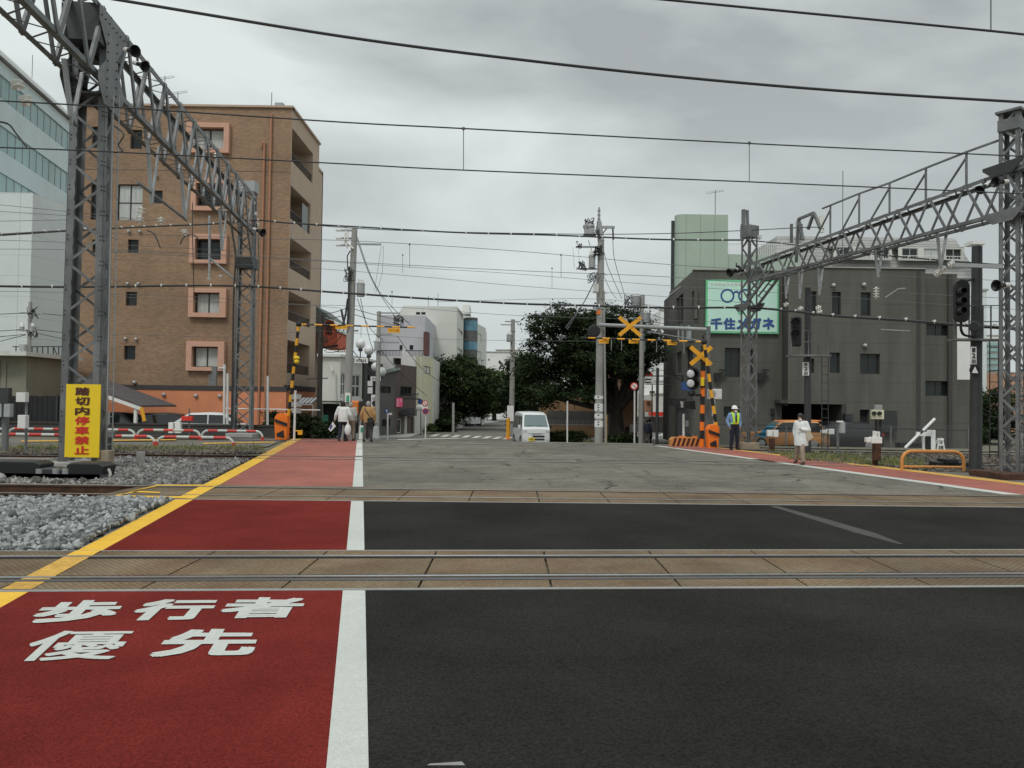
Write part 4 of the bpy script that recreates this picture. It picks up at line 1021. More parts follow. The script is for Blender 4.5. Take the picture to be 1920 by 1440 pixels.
transformer(t, P(1110, 502, 36.9), .16, .62)
tangle(t, P(1111, 522, 36.8), 8, .26, 27); m = MB(); m.box(P(1117, 541, 36.8), (.26, .2, .42)); m.build('meter_box', 'white_plastic', t, bevel=.02)
m = MB(); m.box(P(1122, 585, 36.82), (.2, .03, .2)); m.build('notice', 'gate_orange', t)
for y, hh in ((742, .16), (757, .36), (776, .22), (789, .3)):
    m = MB(); m.lathe(P(1123, y, 37)-Vector((0, 0, hh)), [(.212, 0), (.212, hh)], 14); m.build('pole_wrap', 'sign_white', t)
    m = MB()
    for k in range(max(1, int(hh/.12))): m.box(P(1121, y, 37)+Vector((0, -.212, -.06-k*.12)), (.09, .012, .05))
    m.build('mark', 'text_black', t)
m = MB(); m.path([P(1120, 585, 36.8), P(1119, 510, 36.7), P(1127, 515, 36.75), P(1128, 560, 36.78)], .035); m.tube(base(1136, 36.9), P(1132, 545, 36.9), .055, .05); m.build('riser_cable', 'concrete_pole', t)
for i, f in enumerate((((1149, 450, 37), (1153, 490, 38), (1172, 556, 44)), ((1129, 455, 37), (1140, 500, 38), (1166, 560, 44)), ((1131, 515, 37), (1145, 545, 40), (1156, 560, 44)), ((1103, 450, 37), (1112, 478, 37)), ((1118, 520, 36.8), (1096, 565, 33), (1060, 615, 30)), ((1116, 525, 36.8), (1092, 572, 33), (1063, 618, 30)), ((1074, 463, 36.9), (1077, 503, 36.9)), ((1084, 463, 36.9), (1087, 495, 36.9)))):
    wire('hanging line %s around the cluttered centre pole' % wl[i], f, (.014, .014, .012, .014, .02, .02, .006, .006)[i], group='hanging lines of the centre pole', name='service_line')
# pole behind with cream tank
t, b, tz = pole('pole with a cream tank and grey box behind the tree', 1202, 46, 553, .16, .14)
transformer(t, P(1192, 574, 45.8), .27, .62); [setattr(o.data, 'name', 'tank') for o in children(t) if o.name.startswith('transformer')]
transformer(t, P(1212, 605, 45.8), .24, .6); crossarm(t, P(1220, 610, 45.9), 1.0); tangle(t, P(1180, 566, 45.8), 10, .35, 31, .02); tangle(t, P(1214, 612, 45.8), 8, .35, 32, .02)
for i, f in enumerate((((1205, 570, 46), (1240, 583, 50), (1262, 590, 56)), ((1208, 585, 46), (1240, 596, 50), (1262, 601, 56)), ((1208, 600, 46), (1240, 606, 50), (1262, 612, 56)), ((1215, 640, 46), (1245, 660, 50), (1262, 668, 54)), ((1212, 700, 46), (1235, 694, 50), (1262, 697, 54)))):
    wire('line %s from the tank pole to the dark grey building' % wl[i], f, .018, group='lines of the side street', name='service_line')
t, b, tz = pole('slim dark steel pole in the side street', 1232, 44, 690, .09, .08, m='steel_dark', steps=False, name='street_pole')
m = MB(); m.bar(P(1205, 705, 44), P(1262, 705, 44), .06, .06); m.bar(P(1212, 720, 44), P(1262, 721, 44), .04, .04); m.build('crossarm', 'steel_dark', t)
# ---------------------------------------------------------------- buildings
class Facade:
    """a wall plane through world points a -> b (left to right as seen from outside)"""
    def __init__(s, parent, a, b, z0, z1, m, name='wall', thick=.25, inner='glass_dark'):
        s.p = parent; s.a = Vector((a[0], a[1], 0)); s.b = Vector((b[0], b[1], 0)); d = s.b-s.a; s.L = d.length; s.u = d.normalized()
        s.n = Vector((s.u.y, -s.u.x, 0)); s.z0, s.z1 = z0, z1; s.m = m; s.op = []; s.name = name; s.th = thick
    def uv(s, px, py):
        q = PP(px, py, s.a, s.n); return (q-s.a).dot(s.u), q.z
    def pt(s, u, z, out=0): return s.a+s.u*u+s.n*out+Vector((0, 0, z))
    def px(s, xl, yt, xr, yb): 
        u0, za = s.uv(xl, yt); _, zb = s.uv(xl, yb); u1, _ = s.uv(xr, yt); return u0, u1, zb, za
    def hole(s, r, depth=.18): s.op.append((*r, depth)); return r
    def build(s, reveal=None):
        us = sorted({0, s.L}|{max(0, min(s.L, v)) for o in s.op for v in o[:2]}); zs = sorted({s.z0, s.z1}|{max(s.z0, min(s.z1, v)) for o in s.op for v in o[2:4]})
        mb = MB()
        for i in range(len(us)-1):
            for j in range(len(zs)-1):
                cu, cz = (us[i]+us[i+1])/2, (zs[j]+zs[j+1])/2
                if us[i+1]-us[i] < 1e-4 or zs[j+1]-zs[j] < 1e-4: continue
                if any(o[0] < cu < o[1] and o[2] < cz < o[3] for o in s.op): continue
                mb.quad(s.pt(us[i], zs[j]), s.pt(us[i+1], zs[j]), s.pt(us[i+1], zs[j+1]), s.pt(us[i], zs[j+1]))
        for u0, u1, z0, z1, d in s.op:
            c = [(u0, z0), (u1, z0), (u1, z1), (u0, z1)]
            for k in range(4):
                (ua, za), (ub, zb) = c[k], c[(k+1) % 4]; mb.quad(s.pt(ua, za), s.pt(ua, za, -d), s.pt(ub, zb, -d), s.pt(ub, zb))
        return mb.build(s.name, s.m, s.p)
    def plate(s, name, r, out0, out1, m, parent=None, bevel=0):
        u0, u1, z0, z1 = r; mb = MB(); mb.prism([s.pt(u0, z0, out0), s.pt(u1, z0, out0), s.pt(u1, z1, out0), s.pt(u0, z1, out0)], s.n*(out1-out0)); return mb.build(name, m, parent or s.p, bevel=bevel)
    def window(s, r, d=.18, fm='frame_dark', pm='glass_dark', fw=.05, mull=1, cross=0, curtain=False, sill=None, name='window'):
        s.hole(r, d); u0, u1, z0, z1 = r; mb = MB(); o = -d+.05
        def bar(a, b, c, e): mb.prism([s.pt(a, c, o), s.pt(b, c, o), s.pt(b, e, o), s.pt(a, e, o)], s.n*-.06)
        bar(u0, u1, z0, z0+fw); bar(u0, u1, z1-fw, z1); bar(u0, u0+fw, z0+fw, z1-fw); bar(u1-fw, u1, z0+fw, z1-fw)
        for k in range(mull): c = u0+(u1-u0)*(k+1)/(mull+1); bar(c-fw/2, c+fw/2, z0+fw, z1-fw)
        f = mb.build(name, fm, s.p)
        if cross:
            mb = MB()
            for k in range(cross): c = z0+(z1-z0)*(k+1)/(cross+1); mb.prism([s.pt(u0+fw, c-fw/2, o+.004), s.pt(u1-fw, c-fw/2, o+.004), s.pt(u1-fw, c+fw/2, o+.004), s.pt(u0+fw, c+fw/2, o+.004)], s.n*-.05)
            mb.build('glazing_bar', fm, f)
        mb = MB(); mb.quad(*[s.pt(a, b, -d+.012) for a, b in ((u0, z0), (u1, z0), (u1, z1), (u0, z1))]); mb.build('pane', pm, f)
        if curtain:
            mb = MB(); k = 24; a0, a1 = u0+fw+.02, u1-fw-.02
            for side in (0, 1):
                b0 = a0 if side == 0 else a0+(a1-a0)*.52; b1 = a0+(a1-a0)*.46 if side == 0 else a1
                for i in range(k):
                    x0, x1 = b0+(b1-b0)*i/k, b0+(b1-b0)*(i+1)/k; o0, o1 = -d+.02+.012*(i % 2), -d+.02+.012*((i+1) % 2)
                    mb.quad(s.pt(x0, z0+fw, o0), s.pt(x1, z0+fw, o1), s.pt(x1, z1-fw, o1), s.pt(x0, z1-fw, o0))
            mb.build('curtain', 'curtain', f)
        return f
def block(parent, name, pts, z0, z1, m):      # closed prism from a plan outline
    mb = MB(); mb.prism([(p[0], p[1], z0) for p in pts], (0, 0, z1-z0)); return mb.build(name, m, parent)
def vent(parent, p, r=.11, m='frame_alu'): mb = MB(); mb.ell(p, (r, r*1.1, r), 10, 6); return mb.build('vent_hood', m, parent, smooth=True)
def antenna(parent, p, h, yagi=True):
    p = Vector(p); mb = MB(); mb.tube(p, p+Vector((0, 0, h)), .025, n=6)
    if yagi:
        t_ = p+Vector((0, 0, h*.9)); mb.tube(t_-Vector((.6, 0, .1)), t_+Vector((.6, 0, .1)), .015, n=5)
        for k in range(6): q = t_+Vector((-.55+.22*k, 0, -.08+.035*k)); mb.tube(q-Vector((.05, .25, 0)), q+Vector((-.05, .25, .18)), .012, n=5)
    return mb.build('antenna', 'wire_grey', parent)

# --- brown tiled apartment building
D = 45.0; xl, xr = P(152, 500, D).x, P(541, 500, D).x; top = P(545, 203, D).z; g0 = -.85
AB = thing('apartment_building', 'tall brown tiled apartment building with pink framed windows and orange ground floor', 'building', (xr, D, g0))
F = Facade(AB, (xl, D), (xr, D), P(400, 727, D).z, top, 'tile_brown')
for o_, i_, cu in (((353, 232, 433, 288), (364, 241, 423, 280), True), ((362, 336, 432, 396), (371, 345, 421, 388), False), ((359, 440, 428, 495), (369, 449, 418, 488), False), ((357, 541, 427, 595), (366, 549, 415, 587), True), ((353, 640, 424, 695), (363, 650, 412, 688), True)):
    ri, ro = F.px(*i_), F.px(*o_); F.window(ri, .22, mull=1, curtain=cu)
    mb = MB(); u0, u1, z0, z1 = ro; a0, a1, c0, c1 = ri
    for (x0, x1, y0, y1) in ((u0, u1, z0, c0), (u0, u1, c1, z1), (u0, a0, c0, c1), (a1, u1, c0, c1)): mb.prism([F.pt(x0, y0, -.05), F.pt(x1, y0, -.05), F.pt(x1, y1, -.05), F.pt(x0, y1, -.05)], F.n*.33)
    mb.build('window_surround', 'pink_surround', AB)
F.window(F.px(220, 345, 268, 413), .2, curtain=True, cross=1)
for r_ in ((245, 243, 267, 279), (173, 237, 193, 277), (283, 357, 305, 381), (240, 449, 260, 474), (236, 547, 257, 573), (233, 648, 254, 674), (171, 345, 190, 412), (173, 449, 192, 474)): F.window(F.px(*r_), .2, mull=0)
F.build()
u_, zz = F.uv(530, 322); F.plate('joint', (0, F.L, zz-.03, zz), -.02, .004, 'band_dark')
F.plate('roof_coping', (-.05, F.L+.1, top, top+.12), -.3, .12, 'beige_side')
F.plate('dark_band', (0, F.L+.06, F.uv(300, 731)[1], F.uv(300, 722)[1]), -.2, .07, 'band_dark')
F1 = Facade(AB, (xl, D-.04), (xr+.04, D-.04), g0-.2, P(400, 731, D).z, 'orange_wall'); F1.build()
for px_, yt in ((497, 268), (510, 215)):
    u_, z_ = F.uv(px_, yt); mb = MB(); mb.tube(F.pt(u_, z_, .12), F.pt(u_, .2, .12), .065, n=8); 
    if px_ == 497: mb.tube(F.pt(u_, z_, .12), F.pt(u_-.15, z_-.02, .12), .065); mb.tube(F.pt(u_-.15, z_, .12), F.pt(u_-.15, z_-.3, .1), .065)
    mb.build('drain_pipe', 'pipe_copper', AB)
for x, y in ((238, 738), (307, 740), (367, 742), (412, 743), (472, 744), (252, 717), (241, 434), (262, 434), (239, 532), (259, 532), (235, 635), (255, 636), (293, 330)): vent(AB, P(x, y, D-.1), .12 if y > 700 else .1)
# side with recessed balconies, towards the street
xs_ = xr; D2 = 51.5
FS = Facade(AB, (xs_, D), (xs_, D2), P(545, 731, D).z, top, 'beige_side')
for q in ((548, 240, 588, 303), (545, 347, 583, 410), (544, 445, 584, 503), (541, 545, 583, 600), (539, 637, 581, 699)):
    r = list(FS.px(*q)); r[1] = min(r[1], FS.L-.35); u0, u1, z0, z1 = r
    FS.hole(tuple(r), 1.5)
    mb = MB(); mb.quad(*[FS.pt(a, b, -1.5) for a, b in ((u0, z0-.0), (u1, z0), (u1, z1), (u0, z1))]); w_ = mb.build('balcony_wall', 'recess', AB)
    mb = MB()
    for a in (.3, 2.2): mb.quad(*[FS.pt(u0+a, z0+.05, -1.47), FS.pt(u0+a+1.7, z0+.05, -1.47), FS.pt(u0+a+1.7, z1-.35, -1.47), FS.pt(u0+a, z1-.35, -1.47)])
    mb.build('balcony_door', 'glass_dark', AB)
    mb = MB(); mb.bar(FS.pt(u0, z0+.55, -.08), FS.pt(u1, z0+.55, -.08), .05)
    for k in range(34): a = u0+(u1-u0)*(k+.5)/34; mb.bar(FS.pt(a, z0, -.08), FS.pt(a, z0+.55, -.08), .02)
    mb.build('balcony_rail', 'frame_dark', AB)
FS.build()
rr = list(FS.px(545, 352, 583, 408)); rr[1] = min(rr[1], FS.L-.4)
FS.plate('screen', (rr[0]+2.6, rr[0]+3.9, rr[2]-.35, rr[3]-.2), -.05, -.02, 'glass_dark'); 
FS2 = Facade(AB, (xs_+.05, D), (xs_+.05, D2), g0-.2, P(545, 731, D).z, 'orange_wall'); FS2.build()
FS.plate('dark_band', (0, FS.L, F.uv(545, 731)[1], F.uv(545, 722)[1]), -.1, .08, 'band_dark')
FS.plate('roof_coping', (0, FS.L, top, top+.12), -.3, .12, 'beige_side')
xb = xs_-1.2; D3 = 57.5; tz2 = P(603, 322, 57.4).z
block(AB, 'roof', [(xl, D+.05), (xs_-.05, D+.05), (xs_-.05, D2), (xl, D2)], top-.5, top-.4, 'concrete')
FB = Facade(AB, (xb, D2), (xb, D3), g0-.2, tz2, 'beige_side')
for q in ((590, 337, 598, 397), (591, 424, 597, 474), (589, 503, 596, 552), (587, 581, 594, 631), (585, 661, 592, 711)):
    u0, z1 = FB.uv(592, q[1]); _, z0 = FB.uv(592, q[3]); r = (1.2, 3.2, z0, z1); FB.hole(r, 1.2)
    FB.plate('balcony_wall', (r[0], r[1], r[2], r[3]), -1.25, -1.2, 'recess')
FB.build(); block(AB, 'rear_wing', [(xl, D2), (xb-.01, D2), (xb-.01, D3), (xl, D3)], g0-.2, tz2, 'beige_side') if False else None
block(AB, 'rear_roof', [(xl, D2), (xb, D2), (xb, D3), (xl, D3)], tz2-.3, tz2-.2, 'concrete')
block(AB, 'rear_wall', [(xl, D3-.2), (xb, D3-.2), (xb, D3), (xl, D3)], g0, tz2, 'beige_side'); FW = Facade(AB, (xl, D3), (xl, D), g0, top, 'tile_brown'); FW.build()
e_ = Facade(AB, (xs_-1.6, D2), (xs_, D2), g0, top, 'beige_side'); e_.build(); block(AB, 'end_wall', [(xs_-1.4, D2-.15), (xs_-.001, D2-.15), (xs_-.001, D2), (xs_-1.4, D2)], g0, top, 'beige_side')
antenna(AB, P(308, 196, 48), 1.8); antenna(AB, P(333, 197, 48), .8); antenna(AB, P(509, 203, 48), 1.0, False); mb = MB(); mb.box(P(525, 199, 47), (.5, .5, .25)); mb.build('roof_unit', 'grey_box', AB)
# entrance canopy and ground floor clutter
aw = thing('striped_awning', 'grey and white striped awning at the foot of the brown building', 'awning', base(582, 43)); mb = MB()
a, b = P(566, 752, 44.6), P(598, 752, 44.6); mb.prism([(a.x, a.y, a.z+.15), (b.x, b.y, b.z+.15), (b.x, b.y-1.3, b.z-.15), (a.x, a.y-1.3, a.z-.15)], (0, 0, .05)); mb.build('cloth', 'awning_grey', aw)
mb = MB(); mb.bar((a.x, a.y-1.3, a.z-.2), (b.x, b.y-1.3, b.z-.2), .05); mb.bar((a.x, a.y-1.3, a.z-.2), (a.x, a.y-1.3, g0), .05); mb.bar((b.x, a.y-1.3, a.z-.2), (b.x, a.y-1.3, g0), .05); mb.build('frame', 'frame_alu', aw)

# --- glass tower and pale block at far left
GT = thing('office_tower', 'tall glass banded office tower at the far left', 'building', (-50, 62, 0))
ta, tb = P(-60, 120, 55), P(141, 208, 74)
FT = Facade(GT, (ta.x, ta.y), (tb.x, tb.y), 0, P(0, 122, 60).z, 'tower_white')
zt_ = FT.z1
for ya, yb in ((138, 183), (233, 281), (322, 360), (398, 430)):
    _, z1 = FT.uv(0, ya); _, z0 = FT.uv(0, yb); r = (.0, FT.L-.0, z0, z1); FT.hole((.001, FT.L-.001, z0, z1), .12)
    f = FT.plate('window_band', (0, FT.L, z0, z1), -.14, -.12, 'glass_teal')
    mb = MB(); k = 15
    for i in range(k): a = FT.L*i/k; mb.bar(FT.pt(a, z0, -.1), FT.pt(a, z1, -.1), .05)
    o_ = mb.build('window_grid', 'frame_alu', f)
FT.build(); block(GT, 'core', [(ta.x-.4, ta.y), (tb.x-.4, tb.y-.1), (tb.x-14, tb.y-.1), (ta.x-14, ta.y)], 0, zt_-.3, 'white_wall')
mb = MB(); mb.prism([FT.pt(-.3, zt_, .3), FT.pt(FT.L+.2, zt_, .3), FT.pt(FT.L, zt_, -3), FT.pt(0, zt_, -3)], (0, 0, .9)); mb.build('roof', 'white_wall', GT, bevel=.3)
antenna(GT, P(60, 146, 66), 2.0, False)
PB = thing('warehouse', 'plain pale panelled block in front of the glass tower', 'building', (-40, 58, 0)); a, b = P(-150, 362, 56), P(62, 361, 56); c = P(136, 376, 60)
f1 = Facade(PB, (a.x, a.y), (b.x, b.y), -.8, P(20, 361, 56).z, 'pale_panel'); f1.build(); f2 = Facade(PB, (b.x, b.y), (c.x, c.y), -.8, f1.z1, 'pale_panel'); f2.build()
block(PB, 'core', [(a.x, a.y+.1), (b.x, b.y+.1), (c.x, c.y+.1), (c.x, c.y+9), (a.x, a.y+9)], -.8, f1.z1-.05, 'pale_panel')
0 and f1.plate('panel_recess', (f1.uv(-20, 500)[0], f1.uv(32, 500)[0], -.5, f1.uv(0, 555)[1]), .0, .02, 'green_wall')
# --- low structures at left
sh = thing('track_side_hut', 'small flat roofed hut with shutter under the distant pole', 'hut', base(20, 40)); 
a, b = P(-60, 700, 40), P(50, 700, 40); fs = Facade(sh, (a.x, 40), (b.x, 40), -.3, P(20, 668, 40).z, 'hut_wall'); fs.hole(fs.px(12, 678, 41, 738), .1); fs.hole(fs.px(0, 676, 4, 738), .1); fs.build(); fs.plate('shutter', fs.px(12, 678, 41, 738), -.12, -.1, 'grey_box'); fs.plate('doorway', fs.px(0, 676, 4, 738), -.12, -.1, 'black_matte')
block(sh, 'core', [(a.x, 40.05), (b.x-.01, 40.05), (b.x-.01, 44), (a.x, 44)], -.3, fs.z1-.02, 'hut_wall'); block(sh, 'roof', [(a.x-.5, 39.2), (b.x+.45, 39.2), (b.x+.45, 44.4), (a.x-.5, 44.4)], fs.z1, fs.z1+.22, 'pale_wall')
lh = thing('low_house', 'low grey house with a dark red roof behind the yellow sign', 'house', base(95, 48)); a, b = P(50, 700, 48), P(132, 700, 48)
fh = Facade(lh, (a.x, 48), (b.x, 48), -.8, P(90, 690, 48).z, 'pale_wall'); fh.window(fh.px(76, 706, 98, 735), .15); fh.window(fh.px(70, 688+2, 78, 694), .1, mull=0); fh.build()
block(lh, 'core', [(a.x, 48.1), (b.x, 48.1), (b.x, 53), (a.x, 53)], -.8, fh.z1-.02, 'pale_wall')
mb = MB(); z_ = fh.z1; mb.prism([(a.x-.4, 47.3, z_), (b.x+.6, 47.3, z_-.25), (b.x+.6, 50, z_+.55), (a.x-.4, 50, z_+.8)], (0, 0, .12)); mb.build('roof', 'roof_red', lh)
# railing frame structure behind
rf = thing('roof_railing', 'rusty open rail frame above the dark red roof', 'railing', base(90, 52)); mb = MB()
for y in (650, 673): mb.bar(P(24, y, 50), P(130, y, 50), .06)
for k in range(11): mb.bar(P(30+k*10, 650, 50), P(30+k*10, 676, 50), .05)
for k in range(4): mb.bar(P(100, 650, 50), P(118, 690, 50), .04)
mb.bar(P(24, 676, 50), P(24, 720, 50), .06); mb.bar(P(130, 676, 50), P(130, 720, 50), .06); mb.build('frame', 'steel_dark', rf)
dw = thing('boundary_wall', 'low dark wall running behind the red and white barriers', 'wall', base(200, 36.5)); a, b = P(-120, 780, 36.5), P(517, 780, 36.5)
block(dw, 'wall_panel', [(a.x, 36.5), (b.x, 36.5), (b.x, 36.7), (a.x, 36.7)], -.6, P(200, 796, 36.5).z, 'grey_wall_dark')
mb = MB(); z_ = P(200, 795, 36.5).z; mb.bar((a.x, 36.6, z_+.02), (b.x, 36.6, z_+.02), .3, .07); mb.build('coping', 'timber_dark', dw)
df = thing('slatted_fence', 'black fence panels behind the barriers at far left', 'fence', base(60, 38)); a, b = P(-120, 740, 38), P(128, 740, 38); mb = MB()
k = 26
for i in range(k): x0 = a.x+(b.x-a.x)*i/k; x1 = a.x+(b.x-a.x)*(i+.93)/k; mb.b6(x0, x1, 38, 38.05, -.4, P(60, 742+ (i % 5 == 0)*1.2, 38).z)
mb.build('fence_panel', 'black_matte', df)
mb = MB()
for i in range(0, k, 6): x0 = a.x+(b.x-a.x)*i/k; mb.bar((x0, 37.95, -.4), (x0, 37.95, P(60, 738, 38).z), .08)
mb.build('post', 'steel_dark', df)
# carport with cars beyond the wall
cp = thing('carport', 'carport with a sloping dark roof before the orange ground floor', 'carport', base(240, 41)); mb = MB(); a, b = P(150, 738, 41), P(291, 763, 41)
mb.prism([(a.x, 39.5, a.z+.75), (b.x, 39.5, b.z), (b.x, 43.6, b.z), (a.x, 43.6, a.z+.75)], (0, 0, .09)); mb.build('roof', 'roof_tile', cp)
mb = MB(); mb.bar((a.x, 39.5, a.z+.6), (b.x, 39.5, b.z-.1), .09, .16); mb.build('beam', 'white_wall', cp)
for px_ in (255, 160): 
    q = P(px_, 760, 39.6); mb = MB(); mb.bar((q.x, 39.6, -.7), (q.x, 39.6, P(px_, 757 if px_ > 200 else 735, 39.6).z), .14); mb.build('post', 'white_wall', cp)
pb = thing('guy_guard', 'yellow slanted guard tube beside the carport post', 'guard tube', base(268, 39)); mb = MB(); mb.tube(P(271, 790, 39), P(265, 764, 39), .09); mb.build('tube', 'stripe_yellow', pb); mb = MB(); mb.tube(P(271, 790, 39), P(274, 805, 39), .03); mb.build('anchor_rod', 'steel_dark', pb)
# frame of white pipes left of the barrier arm
wp = thing('pipe_rack', 'white pipe frame standing in front of the brown building', 'pipe frame', base(460, 37)); mb = MB()
for px_, yt in ((421, 683), (427, 700), (502, 705)): mb.tube(base(px_, 37), P(px_, yt, 37), .06, n=8)
mb.tube(P(422, 766, 37), P(600, 769, 37), .03); mb.tube(P(410, 690, 37), P(424, 690, 37), .03); mb.build('pipe', 'white_plastic', wp)
mb = MB(); mb.box(P(402, 705, 37), (.22, .15, .9)); mb.box(P(398, 712, 37), (.3, .12, .5)); mb.tube(P(412, 692, 37), P(424, 692, 37), .03); mb.build('control_box', 'steel', wp)

# --- houses on the left of the street
WS = thing('corner_shop', 'cream two storey shop with white framed windows behind the utility pole', 'building', base(640, 45)); a, b, c = P(602, 700, 45), P(638, 700, 45), P(679, 700, 48)
zt_ = P(630, 669, 45).z; f = Facade(WS, (a.x, a.y), (b.x, b.y), g0, zt_, 'pale_wall'); f.hole(f.px(604, 757, 636, 815), .3); f.build(); f.plate('shopfront', f.px(604, 757, 636, 815), -.32, -.3, 'black_matte')
f = Facade(WS, (b.x, b.y), (c.x, c.y), g0, zt_, 'pale_wall')
for q in ((640, 699, 649, 741), (660, 702, 676, 745)): f.window(f.px(*q), .1, fm='white_wall', fw=.07, cross=1)
f.hole(f.px(641, 757, 676, 815), .3); f.build(); f.plate('shopfront', f.px(641, 757, 676, 815), -.32, -.3, 'black_matte')
f.plate('wood_trim', f.px(638.5, 748, 678, 751), 0, .08, 'white_wall')
block(WS, 'roof', [(a.x-.2, 44.8), (b.x+.05, 44.8), (c.x+.3, 47.8), (c.x+.3, 52), (a.x-.2, 52)], zt_, zt_+.15, 'white_wall')
block(WS, 'core', [(a.x, 45.5), (b.x, 45.5), (c.x, 48.5), (c.x, 52), (a.x, 52)], g0, zt_-.02, 'black_matte')
mb = MB(); mb.path([P(621, 687, 44.9), P(623, 695, 44.8), P(628, 698, 44.85), P(629, 750, 44.85)], .05); mb.build('drain_pipe', 'pale_wall', WS)
mb = MB()
for k in range(14): mb.bar(P(604+k*4, 670, 46), P(604+k*4, 657, 46), .03)
mb.bar(P(604, 657, 46), P(656, 658, 46), .04); mb.build('roof_railing', 'white_wall', WS)
mb = MB(); mb.box(P(620, 753, 44.4), (2.2, 1.0, .08)); mb.build('canopy', 'timber_dark', WS)
RH = thing('orange_house', 'orange gabled house with green roof peeping over the cream shop', 'house', base(615, 54)); pl = [(603, 652), (602, 622), (606, 606), (612, 597), (625, 601), (632, 619), (632, 652)]
mb = MB(); mb.prism([P(*q, 54) for q in pl], (0, 5, 0)); mb.build('wall', 'red_house', RH)
mb = MB(); pr = [(606, 607), (612, 595), (626, 600), (633, 619)]
for u, v in zip(pr, pr[1:]): mb.prism([P(u[0], u[1], 53.7), P(v[0], v[1], 53.7), P(v[0]-.5, v[1]+2.5, 53.7), P(u[0]-.5, u[1]+2.5, 53.7)], (0, 5.5, 0))
mb.build('roof_edge', 'white_wall', RH)
mb = MB(); mb.prism([P(590, 572, 53.9), P(600, 580, 53.9), P(627, 600, 53.9), P(612, 596, 53.9), P(606, 606, 53.9), P(602, 622, 53.9), P(590, 622, 53.9)], (0, 5, 0)); mb.build('roof', 'roof_green', RH)
for x in (613, 617, 621):
    mb = MB(); mb.box(P(x, 616, 53.95), (.09, .06, .85)); mb.build('window', 'frame_dark', RH)
mb = MB(); mb.bar(P(604, 652, 53.5), P(634, 648, 53.5), .25, .12); mb.build('eave', 'timber_dark', RH)
# red/orange strips behind the shop
o2 = thing('narrow_orange_shop', 'narrow orange fronted shop wedged behind the cream shop', 'shop', base(686, 56)); a, b = P(677, 700, 56), P(696, 700, 56); f = Facade(o2, (a.x, 56), (b.x, 56), g0, P(686, 676, 56).z, 'red_house'); f.window(f.px(681, 704, 693, 738), .1, mull=1); f.build(); block(o2, 'core', [(a.x, 56.3), (b.x, 56.3), (b.x, 62), (a.x, 62)], g0, f.z1, 'brown_wall')
for lab, q, m_ in (('orange round topped sign box beside the white shirted walker', (657, 751, 673, 778), 'orange_box'), ('dark green board standing next to the orange sign box', (674, 753, 693, 778), 'timber_dark')):
    p0, p1 = P(q[0], q[1], 41), P(q[2], q[3], 41); t = thing('shop_sign', lab, 'sign', base((q[0]+q[2])/2, 41)); mb = MB(); mb.b6(p0.x, p1.x, 40.9, 41.3, p1.z, p0.z); mb.build('box', m_, t, bevel=.1 if m_ == 'orange_box' else 0); mb = MB(); mb.bar(((p0.x+p1.x)/2, 41.1, g0), ((p0.x+p1.x)/2, 41.1, p1.z), .12); mb.build('post', 'steel_dark', t)
t = thing('sandwich_board', 'white and black advertising board behind the tan jacketed man', 'sign', base(703, 46.5)); p0, p1 = P(696, 740, 46.5), P(709, 765, 46.5); mb = MB(); mb.b6(p0.x, p1.x, 46.5, 46.6, p1.z, p0.z); mb.build('board', 'sign_white', t); mb = MB(); mb.lathe(P(702.5, 756, 46.47), [(.16, 0), (.16, .03)], 16, (0, -1, 0)); mb.bar(P(697.5, 747, 46.44), P(707, 744, 46.44), .05, .02); mb.build('mark', 'text_black', t)
mb = MB(); mb.bar((P(703, 765, 46.5).x, 46.55, g0), (P(703, 765, 46.5).x, 46.55, p1.z), .08); mb.build('post', 'steel_dark', t)
# brown and grey old shop row
BR = thing('old_shop_row', 'dark brown and grey old shop row left of the street trees', 'building', base(745, 56)); 
a, b, c = P(708, 700, 54), P(741, 700, 56), P(781, 700, 60)
f = Facade(BR, (a.x, a.y), (b.x, b.y), g0, P(722, 693, 55).z, 'dark_grey_wall'); f.window(f.px(711, 724, 733, 737), .1, fm='timber_dark'); f.window(f.px(716, 786, 732, 800), .1); f.build()
f2 = Facade(BR, (b.x, b.y), (c.x, c.y), g0, P(760, 685, 58).z, 'brown_wall'); f2.window(f2.px(751, 724, 772, 742), .1, mull=2); f2.window(f2.px(745, 786, 753, 812), .1, mull=0, fm='white_wall'); f2.hole(f2.px(762, 782, 774, 814), .2); f2.build(); f2.plate('door', f2.px(762, 782, 774, 814), -.22, -.2, 'timber_dark')
for x in (758, 776): f2.plate('pilaster', f2.px(x, 780, x+3, 815), 0, .1, 'pale_wall')
block(BR, 'core', [(a.x, a.y+.4), (b.x, b.y+.4), (c.x, c.y+.4), (c.x, 66), (a.x, 66)], g0, f.z1-.05, 'brown_wall')
mb = MB(); mb.prism([P(712, 697, 54), P(745, 689, 56), P(748, 694, 56), P(712, 702, 54)], (0, 3, .3)); mb.build('roof', 'roof_green', BR)
mb = MB()
for k in range(9): mb.bar(P(750+k*4, 738, 57), P(750+k*4, 746, 57), .04)
mb.bar(P(750, 738, 57), P(786, 739, 57), .06); mb.box(P(768, 748, 57), (1.5, .8, .1)); mb.build('balcony', 'frame_dark', BR)
mb = MB(); mb.prism([P(747, 766, 57.4), P(776, 768, 59), P(778, 779, 58.2), P(750, 778, 56.5)], (0, .1, .1)); mb.build('awning', 'black_matte', BR)
t = thing('shop_banner', 'bright pink upright shop banner with white characters', 'sign', P(748.5, 755, 56.3)); p0, p1 = P(743, 746, 56), P(754.5, 763, 56); mb = MB(); mb.b6(p0.x, p1.x, 56, 56.08, p1.z, p0.z); mb.build('panel', 'sign_pink', t)
mb = MB(); x0, x1 = p0.x+.03, p1.x-.03; zs_ = (p0.z, p1.z); h_ = (p0.z-p1.z)
